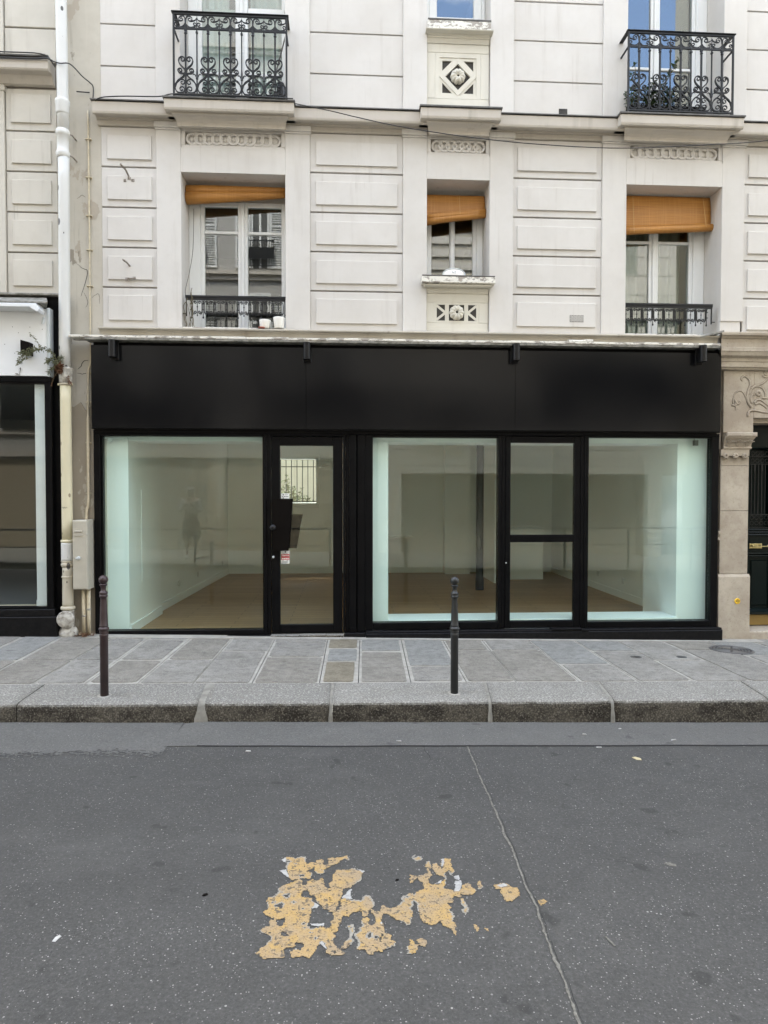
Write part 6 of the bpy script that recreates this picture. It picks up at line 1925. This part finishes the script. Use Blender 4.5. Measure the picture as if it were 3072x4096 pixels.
for i, p in enumerate(mb.v):
    k = 1 + .16 * noise.noise((p[0] * 14, p[1] * 14, p[2] * 14)); mb.v[i] = (PX + (p[0] - PX) * k, -.10 + (p[1] + .10) * k, p[2])
mb.build('mortar_foot', 'cast_grey', dp, smooth=True)
MB().tube(smooth_path([(PX - .035, PY - .0535 + .015, 1.425), (PX - .025, PY - .0545 + .007, 1.435), (PX - .015, PY - .0545, 1.422), (PX - .005, PY - .0555, 1.436), (PX + .004, PY - .0555, 1.424), (PX + .014, PY - .0545, 1.432), (PX + .024, PY - .052, 1.428)], 3), .0016, 4).build('scribble', 'pen', dp)

# gas meter box and pipes
mx = thing('meter_box', (-2.73, -.10, .56), 'grey beige metal meter box fixed to the wall between drainpipe and black shop', 'meter box')
mb = MB().box(-2.815, -2.662, -.21, .028, .575, 1.300, c=.008); mb.build('box_body', 'meter', mx)
MB().box(-2.808, -2.670, -.216, -.2105, .585, 1.290, c=.003).build('box_door', 'meter', mx)
mb = MB(); mb.box(-2.790, -2.712, -.226, -.217, 1.172, 1.192, c=.004); mb.box(-2.790, -2.712, -.222, -.217, 1.135, 1.165, c=.002); mb.build('slot', 'meter', mx)
mb = MB(); mb.lathe([(.020, 0), (.018, -.014), (.001, -.016)], -2.752, .905, 14, 'y', -.217); mb.box(-2.778, -2.735, -.238, -.232, .899, .911, c=.002); mb.build('lock', 'pvc_alu', mx)
for (x, lb_, zb) in ((-2.752, 'left one of the two cream pipes under the meter box', .10), (-2.700, 'right one of the two cream pipes under the meter box', .10)):
    t = thing('gas_pipe', (x, -.09, .08), lb_, 'pipe', 'pipes under the meter box')
    mb = MB(); mb.smooth = True; mb.tube([(x + .002, -.09, .08), (x, -.09, .30), (x, -.09, .574)], .0195, 14); mb.build('pipe', 'conduit', t)
    mb = MB(); mb.smooth = True; mb.lathe([(.021, 0), (.023, .004), (.023, .016), (.021, .02)], x, -.09, 14, 'z', .27 if x < -2.72 else .34); mb.build('clip', 'cast_grey', t)
cd = thing('wall_conduit', (-2.70, -.02, 1.3), 'thin cream painted conduit climbing the old plaster strip beside the drainpipe', 'conduit')
pts = smooth_path([(-2.742, -.02, 1.30), (-2.738, -.015, 1.40), (-2.722, -.01, 1.50), (-2.720, -.01, 1.9), (-2.716, -.01, 2.35), (-2.712, -.01, 2.62), (-2.706, -.01, 2.88), (-2.685, -.01, 2.95), (-2.678, -.01, 3.05), (-2.690, .012, 3.17), (-2.692, .012, 3.4), (-2.690, .012, 4.4), (-2.694, .012, 5.62)], 6)
mb = MB(); mb.smooth = True; mb.tube(pts, [.0165 if p.z < 2.4 else (.012 if p.z < 3.1 else .009) for p in pts], 10); mb.build('pipe', 'conduit', cd)
for z, x in ((1.58, -2.722), (2.12, -2.718), (2.55, -2.713), (2.86, -2.706), (3.78, -2.691), (4.16, -2.691), (4.52, -2.691), (4.92, -2.691), (5.32, -2.692)):
    MB().box(x - .030, x + .030, -.004, .030, z - .006, z + .006, c=.003).build('clip', 'conduit', cd)
# cables
cb = thing('wall_cable', (-2.9, -.12, 5.9), 'black cable slung along the left cornice and round the drainpipe down to the balcony ledge', 'cable')
mb = MB(); mb.smooth = True
mb.tube(smooth_path([(-9, -.16, 6.10), (-5, -.17, 6.09), (-3.6, -.17, 6.085), (-3.1, -.17, 6.08), (-2.98, -.175, 6.01), (-2.90, -.18, 5.985), (-2.80, -.17, 5.985), (-2.72, -.06, 5.93), (-2.665, -.01, 5.90), (-2.635, .01, 5.86), (-2.640, .01, 5.72), (-2.628, .0, 5.62), (-2.595, -.05, 5.60), (-2.53, -.17, 5.645), (-2.30, -.18, 5.672), (-1.9, -.20, 5.672), (-1.7, -.262, 5.672), (-1.1, -.265, 5.671), (-.52, -.265, 5.660)], 5), .006, 6)
mb.tube(smooth_path([(-9, -.165, 6.03), (-4, -.165, 6.03), (-3.2, -.165, 6.03), (-3.05, -.17, 6.04), (-2.98, -.175, 6.01)], 4), .009, 6)
mb.tube([(-2.80, -.01, 5.80), (-2.67, .0, 5.80)], .006, 6)
mb.build('cable', 'wire', cb)
sg = [(-.505, 5.592), (-.15, 5.532), (.156, 5.470), (.588, 5.392), (1.195, 5.318), (1.769, 5.270), (2.26, 5.248), (2.747, 5.239), (3.203, 5.253), (3.732, 5.294), (4.266, 5.336), (4.60, 5.380), (5.4, 5.50), (7.4, 5.9)]
mb = MB(); mb.smooth = True; mb.tube(smooth_path([(x, -.30, z) for x, z in sg], 6), .0048, 6)
tag(mb.build('slack_cable', 'wire', origin=(-.505, -.30, 5.592)), 'slack black cable drooping across the facade from the left balcony to the right edge', 'cable')

# weed growing from the drainpipe collar
wd = thing('weed', (-2.93, -.17, 2.86), 'straggly dusty weed growing out of the mossy drainpipe collar, hanging over the white fascia', 'plant')
st_ = MB(); lf = MB(); dl = MB(); rnd = random.Random(6)
def sprig(pts, nl, L, w, mb_, r=.004, spread=1.0):
    pts = smooth_path(pts, 5); st_.tube(pts, [r * (1 - .7 * i / len(pts)) for i in range(len(pts))], 4)
    for i, p in enumerate(pts):
        for q in range(nl):
            d = (pts[min(i + 1, len(pts) - 1)] - pts[max(i - 1, 0)]).normalized()
            dd = d * .5 + Vector((rnd.uniform(-1, 1), rnd.uniform(-1, .6), rnd.uniform(-1, .8))) * spread
            mb_.leaf(p + Vector((rnd.uniform(-.01, .01), rnd.uniform(-.01, .01), rnd.uniform(-.01, .01))), dd, (rnd.uniform(-.6, .6), -1, rnd.uniform(-.3, 1)), L * rnd.uniform(.6, 1.2), w * rnd.uniform(.7, 1.3))
C0 = (-2.93, -.18, 2.86)
sprig([C0, (-2.96, -.20, 2.96), (-3.02, -.22, 3.05), (-3.12, -.24, 3.06), (-3.22, -.26, 3.04), (-3.29, -.27, 3.00)], 6, .038, .010, lf)
sprig([(-3.10, -.24, 3.06), (-3.18, -.25, 3.03), (-3.24, -.25, 2.97), (-3.29, -.26, 2.92)], 7, .030, .010, lf)
sprig([(-3.22, -.25, 3.02), (-3.29, -.26, 2.97), (-3.32, -.26, 2.90)], 7, .028, .010, lf)
sprig([(-3.09, -.24, 3.07), (-3.13, -.24, 3.12), (-3.17, -.24, 3.18), (-3.20, -.24, 3.21)], 3, .020, .007, lf, .0025, .8)
sprig([C0, (-2.93, -.20, 2.93), (-2.90, -.21, 2.98)], 6, .034, .009, lf)
sprig([C0, (-2.97, -.20, 2.92), (-3.03, -.2, 2.96), (-3.05, -.2, 2.93)], 6, .04, .010, lf)
sprig([C0, (-2.97, -.20, 2.88), (-3.02, -.20, 2.86), (-3.04, -.2, 2.82)], 5, .035, .009, lf)
sprig([C0, (-2.94, -.20, 2.88), (-2.91, -.21, 2.90)], 10, .05, .012, dl, .003)
sprig([(-2.95, -.19, 2.85), (-2.93, -.20, 2.87), (-2.92, -.2, 2.84)], 10, .045, .012, dl, .003)
sprig([C0, (-2.98, -.19, 2.80), (-3.01, -.18, 2.74), (-3.025, -.18, 2.69)], 2, .02, .006, dl, .003)
sprig([(-2.86, -.16, 2.80), (-2.845, -.17, 2.74), (-2.835, -.17, 2.72)], 4, .025, .008, dl, .002)
st_.build('stem', 'stem', wd); struct(lf.build('foliage', 'leaf_dry', wd), 'stuff'); struct(dl.build('dead_leaves', 'leaf_brown', wd), 'stuff')
sg_ = MB().tube(smooth_path([(-3.358, -.152, 2.80), (-3.352, -.153, 2.83), (-3.345, -.153, 2.86)], 3), .0025, 5)
sg_.leaf((-3.358, -.154, 2.805), (-1, -.1, .35), (0, -1, .3), .045, .022); sg_.leaf((-3.345, -.154, 2.855), (.2, -.2, 1), (0, -1, .3), .03, .018)
tag(sg_.build('seedling', 'flash', origin=(-3.358, -.152, 2.80)), 'tiny grey seedling stuck to the lower edge of the white fascia', 'plant')
dr = MB(); rnd = random.Random(14)
for k in range(150):
    x, y = -2.72 + rnd.gauss(0, .06), -.14 + rnd.gauss(0, .035)
    if y > -.04 : y = -.1
    dr.leaf((x, y, z_pave(x, y) + .004 + abs(rnd.gauss(0, .012))), (rnd.uniform(-1, 1), rnd.uniform(-1, 1), rnd.uniform(-.2, .5)), (rnd.uniform(-.5, .5), rnd.uniform(-.5, .5), 1), rnd.uniform(.02, .05), rnd.uniform(.004, .014))
tag(struct(dr.build('leaf_litter', 'leaf_brown', origin=(-2.72, -.14, .06)), 'stuff'), 'dead leaves and grit gathered at the foot of the cream pipes', 'leaf litter')

# ================================================================== BOLLARDS
def bollard(x, y, mat, label, H=.925):
    zb = z_pave(x, y)
    t = thing('bollard', (x, y, zb), label, 'bollard', 'slim bollards along the kerb')
    k = .000474 * H / .93
    def Z(p): return (2150 - p) * k
    prof = [(65, 2160), (65, 1180), (69, 1172), (70, 1150), (67, 1132), (63, 1126), (70, 1112), (71, 1100), (64, 1088), (72, 1076), (82, 1062), (84, 1050), (80, 1036), (68, 1026), (62, 1020), (69, 1006), (70, 996), (66, 982), (63, 972)]
    prof += [(47.5 + (63 - 47.5) * (p - 545) / (970 - 545), p) for p in (900, 800, 700, 600, 548)]
    prof += [(52, 540), (64, 528), (67, 515), (62, 502), (55, 494), (56, 488), (64, 480), (67, 466), (62, 450), (50, 440), (41, 430), (39, 400), (42, 362), (50, 350), (60, 338), (62, 328), (56, 318), (48, 313)]
    mb = MB(); mb.smooth = True
    mb.lathe([(r * k, Z(p)) for r, p in prof], x, y, 24, 'z', zb)
    mb.build('post', mat, t)
    mb = MB(); mb.smooth = True; mb.ball((x, y, zb + Z(252)), 74 * k, 20, 14); mb.build('ball_finial', mat, t)
    mb = MB(); n = 18
    pts = [(x + (.052 + .012 * noise.noise((q, x, 0))) * cos(2 * pi * q / n), y + (.052 + .012 * noise.noise((q, x, 4))) * sin(2 * pi * q / n)) for q in range(n)]
    mb.plan(pts, lambda a, b: z_pave(a, b) - .004, lambda a, b: z_pave(a, b) + .0045); mb.build('mortar_ring', 'mortar', t)
    return t
bollard(-1.838, -2.15, 'bollard_brown', 'brown slim bollard with a ball head on the kerb before the left window')
bollard(.8765, -2.14, 'bollard_black', 'black slim bollard with a ball head on the kerb before the middle window')

# ================================================================== OPPOSITE SIDE OF THE STREET (seen in the glass)
op = struct(grid_sheet(-70, 70, -12.4, -7.75, 40, 2, lambda x, y: z_road(x) + .14, 'opposite_pavement', 'slab_grey'))
MB().box(-70, 70, -7.76, -7.6, -2.0, -1.9)
YO = -11.4
def opp_window(mb_fr, mb_gl, mb_sh, x, z0, z1, w=.50, sh=.42):
    mb_fr.box(x - w / 2 - .05, x + w / 2 + .05, YO - .02, YO + .03, z1, z1 + .10); mb_fr.box(x - w / 2, x - w / 2 + .05, YO + .002, YO + .02, z0, z1); mb_fr.box(x + w / 2 - .05, x + w / 2, YO + .002, YO + .02, z0, z1); mb_fr.box(x - .03, x + .03, YO + .003, YO + .019, z0, z1); mb_fr.box(x - w / 2, x + w / 2, YO + .002, YO + .018, z0 + (z1 - z0) * .68, z0 + (z1 - z0) * .72)
    mb_gl.box(x - w / 2, x + w / 2, YO + .001, YO + .006, z0, z1)
    for s_ in (-1, 1):
        a = x + s_ * (w / 2 + .02); b = a + s_ * sh
        a, b = min(a, b), max(a, b)
        for (p, q) in ((a, a + .05), (b - .05, b)): mb_sh.box(p, q, YO + .005, YO + .045, z0, z1)
        for zz in (z0, (z0 + z1) / 2 - .03, z1 - .06): mb_sh.box(a + .05, b - .05, YO + .005, YO + .044, zz, zz + .06)
        z = z0 + .10
        while z < z1 - .10:
            if abs(z - (z0 + z1) / 2) > .06: mb_sh.box(a + .05, b - .05, YO + .008, YO + .034, z, z + .026)
            z += .065
MAT['opp_plaster'] = simple('grey_beige_plaster', (.40, .39, .365), .8, (.34, .33, .31), 2, .6)
oa = thing('opposite_house', (-6, YO, -.1), 'pale house with white louvred shutters across the street, reflected in the left windows', 'building', None)
mb = MB(); mb.box(-16, .9, YO - 6, YO, -.5, 17.0); mb.build('wall', 'opp_plaster', oa)
mb = MB()
for z in (7.75, 10.9, 14.0, 4.45): mb.box(-16, .92, YO, YO + .14, z, z + .10); mb.box(-16, .91, YO, YO + .07, z - .14, z - .001)
mb.build('string_course', 'plaster_trim', oa)
fr, gl, shu, ra = MB(), MB(), MB(), MB()
for k in range(-6, 2):
    x = -2.35 + 1.9 * k
    for (z0, z1) in ((4.75, 7.15), (7.95, 10.3), (11.1, 13.3)):
        opp_window(fr, gl, shu, x, z0, z1)
        ra.box(x - .40, x + .40, YO + .12, YO + .14, z0 + .72, z0 + .75); ra.box(x - .40, x + .40, YO + .12, YO + .14, z0 + .03, z0 + .05)
        for q in range(13): ra.box(x - .40 + .0655 * q, x - .388 + .0655 * q, YO + .124, YO + .136, z0 + .05, z0 + .72)
        ra.box(x - .40, x + .40, YO + .126, YO + .130, z0 + .25, z0 + .55)
fr.build('window', 'frame_white', oa); gl.build('window_glass', 'dark_room', oa); shu.build('shutter', 'frame_white', oa); ra.build('railing', 'iron', oa)
mb = MB(); mb.box(-16, .88, YO, YO + .16, 2.56, 2.70); mb.box(-16, .86, YO, YO + .07, 3.15, 3.25); mb.build('shop_cornice', 'plaster_trim', oa)
MAT['tan'] = simple('tan_hoarding', (.33, .275, .19), .7, (.27, .225, .155), 2, .6)
mb = MB(); mb.box(-9.0, -3.75, YO, YO + .12, 3.30, 4.40, c=.01); mb.build('added_dark_board', 'iron', oa)  # unseen boards added to darken what the shop fascia mirrors
mb = MB(); mb.box(-2.15, .88, YO, YO + .12, 3.30, 4.40, c=.01); mb.build('added_dark_board', 'iron', oa)
mb = MB(); mb.box(-3.15, -.35, YO, YO + .05, -.1, 2.50); mb.build('tan_shutter', 'tan', oa)
mb = MB(); mb.box(-16, -5.95, YO, YO + .05, -.1, 2.50); mb.box(-3.70, -3.20, YO, YO + .05, -.1, 2.5); mb.build('tan_shutter', 'tan', oa)
mb = MB(); z = .1
while z < 2.5: mb.box(-5.9, -3.75, YO, YO + .035, z, z + .045); z += .075
mb.build('roller_slat', 'meter', oa)
ob = thing('opposite_block', (6, YO, -.3), 'low ashlar faced block across the street, reflected in the right-hand windows', 'building')
MAT['ashlar'] = simple('pale_ashlar', (.60, .575, .52), .8, (.52, .50, .45), 2, .5)
mb = MB(); mb.box(.93, 9.75, YO - 6, YO - .06, 2.14, 11.6); mb.box(.93, 1.6, YO - 6, YO - .06, -.6, 2.139); mb.box(8.6, 9.0, YO - 6, YO - .06, -.6, 2.139); mb.build('wall', 'meter', ob)
mb = MB(); mb.box(5.1, 9.7, YO - .03, YO + .02, 3.35, 5.6, c=.01)  # unseen dark panels, added to shape the reflection in the fascia
mb.build('added_dark_panel', 'iron', ob)
mb = MB(); mb.box(.98, 4.95, YO - .03, YO + .02, 3.45, 4.12, c=.01); mb.build('added_dark_panel', 'iron', ob)
z = 2.15
mb = MB()
while z < 4.6:
    xs_ = [.93, 2.05, 3.3, 4.5, 6.0, 7.4, 9.0]
    for a, b in zip(xs_[:-1], xs_[1:]):
        if a == 2.05 and 2.5 < z < 3.4: continue
        mb.box(a + .006, b - .006, YO - .06, YO, z + .007, z + .213, c=.006)
    z += .22
z = -.4
while z < 2.14:
    for (a, b) in ((.93, 1.6), (8.6, 9.0)): mb.box(a + .004, b - .004, YO - .06, YO - .01, z + .007, min(2.14, z + .213), c=.006)
    z += .22
mb.build('ashlar_block', 'ashlar', ob)
mb = MB(); z = 4.7; k = 0
while z < 11.4:
    mb.box(.93, 5.0, YO - .06, YO - .02, z, z + .21); z += .37
mb.build('cladding_band', 'ashlar', ob)
mb = MB(); z = 4.65
while z < 11.5:
    for a, b in ((5.02, 6.9), (6.9, 9.75)): mb.box(a + .006, b - .006, YO - .06, YO - .02, z + .008, min(11.6, z + .54), c=.006)
    z += .55
mb.build('ashlar_block', 'ashlar', ob)
mb = MB()
for x in (7.2, 8.2):
    for z in (8.0, 5.2): mb.box(x - .35, x + .35, YO - .03, YO - .012, z, z + 1.4)
mb.build('window_glass', 'win_glass', ob)
mb = MB(); mb.box(1.6, 8.6, YO - 1.2, YO - .8, -.6, 2.139); mb.box(2.06, 3.29, YO - .08, YO - .055, 2.5, 3.4); mb.build('garage_door', 'meter', ob)
oc = thing('opposite_tower', (14, YO, -.4), 'tall grey house across the street at the far right, mirrored as a dark strip', 'building')
MB().box(10.4, 24, YO - 1.6, YO, -.8, 19.0).build('wall', 'meter', oc)
od = thing('opposite_terrace', (-30, YO, 0), 'long pale terrace farther along the street on the left', 'building')
MB().box(-60, -16.05, YO - 6, YO, -.5, 16.0).build('wall', 'plaster_cream', od)
oe = thing('opposite_terrace', (40, YO, -1), 'long pale terrace farther along the street on the right', 'building')
MB().box(24.05, 60, YO - 6, YO, -2, 15.0).build('wall', 'plaster_cream', oe)
of_ = thing('street_terrace', (-30, .3, 0), 'terrace continuing the near side of the street to the left', 'building')
MB().box(-60, -9.55, .0, 4.0, -.5, 15.0).build('wall', 'plaster_cream', of_)
og = thing('street_terrace', (40, .3, -1), 'terrace continuing the near side of the street to the right', 'building')
MB().box(7.45, 60, .0, 6, -2, 15.0).build('wall', 'plaster', og)
# pedestrian railing on the opposite kerb
for i, (a, b) in enumerate(((-9.3, -.25), (3.55, 9.5))):
    r0 = thing('pedestrian_railing', ((a + b) / 2, -7.92, z_road(a) + .14), 'dark metal pedestrian railing on the opposite pavement, ' + ('mirrored in the left window and the door' if i == 0 else 'mirrored in the right window'), 'railing', 'railings on the opposite pavement')
    mb = MB()
    mb.tube([(a, -7.92, .80 - .02 * 0), (b, -7.92, .80)], .022, 8); mb.tube([(a, -7.92, .42), (b, -7.92, .42)], .014, 6)
    x = a
    while x <= b + .01:
        mb.tube([(x, -7.92, z_road(x) + .13), (x, -7.92, .80)], .028, 8); x += 1.5
    mb.build('rail', 'iron', r0)
# person standing behind the railing
pe = thing('person', (-3.62, -9.0, z_road(-3.6) + .14), 'person in white cap, grey top and dark shorts across the street, hands raised to face', 'person')
def skin(name, verts, edges, radii, mat, parent, base, sub=1, root=0):
    me = bpy.data.meshes.new(name)
    me.from_pydata(verts, edges, [])
    o = bpy.data.objects.new(name, me); col.objects.link(o); o.parent = parent
    WORLD[o.name] = WORLD[parent.name].copy()
    o.modifiers.new('skin', 'SKIN')
    for v, r in zip(me.skin_vertices[0].data, radii): v.radius = (r, r) if not isinstance(r, tuple) else r
    me.skin_vertices[0].data[root].use_root = True
    sb = o.modifiers.new('smooth', 'SUBSURF'); sb.levels = sb.render_levels = sub
    me.materials.append(MAT[mat])
    return o
MAT['skin'] = simple('skin', (.26, .15, .105), .55)
MAT['shirt'] = simple('light_grey_cotton', (.40, .40, .39), .9)
MAT['shorts'] = simple('dark_cotton', (.035, .036, .04), .9)
MAT['hair'] = simple('dark_hair', (.03, .02, .015), .7)
V_ = [(0, 0, .92), (0, 0, 1.10), (0, .01, 1.28), (0, 0, 1.40), (0, .01, 1.47), (0, .025, 1.56), (0, .02, 1.63),
      (.10, 0, .86), (.12, .02, .48), (.13, -.01, .09), (.14, .12, .03), (-.10, 0, .86), (-.10, .03, .48), (-.09, -.01, .09), (-.09, .12, .03),
      (.17, .0, 1.37), (.24, .06, 1.12), (.08, .24, 1.28), (.04, .26, 1.36), (-.17, 0, 1.37), (-.25, .06, 1.12), (-.08, .24, 1.26), (-.03, .26, 1.34)]
E_ = [(0, 1), (1, 2), (2, 3), (3, 4), (4, 5), (5, 6), (0, 7), (7, 8), (8, 9), (9, 10), (0, 11), (11, 12), (12, 13), (13, 14), (3, 15), (15, 16), (16, 17), (17, 18), (3, 19), (19, 20), (20, 21), (21, 22)]
Rr = [.15, .13, .15, .11, .055, .085, .075, .09, .058, .038, .034, .09, .058, .038, .034, .06, .042, .032, .036, .06, .042, .032, .036]
skin('body', V_, E_, Rr, 'skin', pe, None)
skin('jumper', [(0, 0, .95), (0, 0, 1.10), (0, .01, 1.28), (0, 0, 1.405), (.175, 0, 1.375), (.245, .06, 1.12), (.11, .21, 1.25), (-.175, 0, 1.375), (-.255, .06, 1.12), (-.11, .21, 1.23)], [(0, 1), (1, 2), (2, 3), (3, 4), (4, 5), (5, 6), (3, 7), (7, 8), (8, 9)], [.165, .15, .17, .115, .072, .055, .045, .072, .055, .045], 'shirt', pe, None)
skin('shorts', [(0, 0, 1.0), (0, 0, .90), (.105, 0, .82), (.125, .02, .42), (-.105, 0, .82), (-.105, .02, .42)], [(0, 1), (1, 2), (2, 3), (1, 4), (4, 5)], [.165, .165, .12, .12, .12, .12], 'shorts', pe, None)
off = WORLD[pe.name]
def rel(mb): mb.v = [(x + off.x, y + off.y, z + off.z) for x, y, z in mb.v]; return mb
mb = MB(); mb.ball((0, .015, 1.645), .098, 16, 10, (.95, 1.05, .62)); mb.box(-.07, .07, .10, .19, 1.632, 1.642, c=.004); rel(mb).build('cap', 'shirt', pe, smooth=True)
mb = MB(); mb.ball((0, -.01, 1.60), .095, 14, 8, (.95, .95, .8)); rel(mb).build('hair', 'hair', pe, smooth=True)
mb = MB(); mb.ball((0, .115, 1.575), .018, 8, 6, (.8, 1, 1.3)); mb.ball((.035, .098, 1.60), .011, 8, 6); mb.ball((-.035, .098, 1.60), .011, 8, 6); mb.box(-.028, .028, .100, .108, 1.528, 1.536); rel(mb).build('face', 'skin', pe)
for s_, hx, hz in ((1, .04, 1.36), (-1, -.03, 1.34)):
    vv = [(hx, .25, hz - .03), (hx, .265, hz + .03)]; ee = [(0, 1)]; rr = [.026, .028]
    for f in range(4):
        bx = hx + s_ * (-.024 + .016 * f); n0 = len(vv)
        vv += [(bx, .27, hz + .05), (bx - s_ * .004, .285, hz + .075), (bx - s_ * .010, .280, hz + .096 - .004 * abs(f - 1.5))]; ee += [(1, n0), (n0, n0 + 1), (n0 + 1, n0 + 2)]; rr += [.010, .009, .008]
    n0 = len(vv); vv += [(hx - s_ * .035, .26, hz), (hx - s_ * .045, .275, hz + .03)]; ee += [(0, n0), (n0, n0 + 1)]; rr += [.012, .009]
    skin('hand', vv, ee, rr, 'skin', pe, None)
mb = MB()
for fx in (.14, -.09): mb.ball((fx, .07, .045), .05, 12, 8, (.95, 2.3, .95))
rel(mb).build('shoes', 'stick_white', pe, smooth=True)
# bicycle parked by the block opposite
bk = thing('bicycle', (2.9, -10.9, z_road(2.9) + .14), 'dark bicycle parked across the street, mirrored faintly in the middle window', 'bicycle')
zb = z_road(2.9) + .14; y = -10.9
w0 = None
for x in (2.38, 3.42):
    if w0 is None:
        mb = MB(); pts = [(x + .33 * cos(2 * pi * k / 28), y, zb + .34 + .33 * sin(2 * pi * k / 28)) for k in range(29)]; mb.tube(pts, .012, 6)
        for k in range(10): mb.tube([(x, y, zb + .34), (x + .33 * cos(2 * pi * k / 10), y, zb + .34 + .33 * sin(2 * pi * k / 10))], .003, 3)
        w0 = (x, mb.build('wheel', 'iron', bk))
    else: dup(w0[1], x - w0[0], 0, 0, bk)
mb = MB()
for p, q in (((2.38, .34), (2.80, .36)), ((2.80, .36), (2.66, .86)), ((2.38, .34), (2.68, .80)), ((2.80, .36), (3.22, .74)), ((2.69, .76), (3.20, .82)), ((3.42, .34), (3.18, .98)), ((2.66, .86), (2.64, .93))):
    mb.tube([(p[0], y, zb + p[1]), (q[0], y, zb + q[1])], .016, 6)
mb.build('frame', 'iron', bk)
MB().tube([(3.18, y - .25, zb + 1.0), (3.20, y, zb + 1.0), (3.18, y + .25, zb + 1.0)], .012, 6).build('handlebar', 'iron', bk)
mb = MB(); mb.ball((2.63, y, zb + .95), .05, 10, 6, (2.6, 1.4, .7)); mb.build('saddle', 'iron', bk)
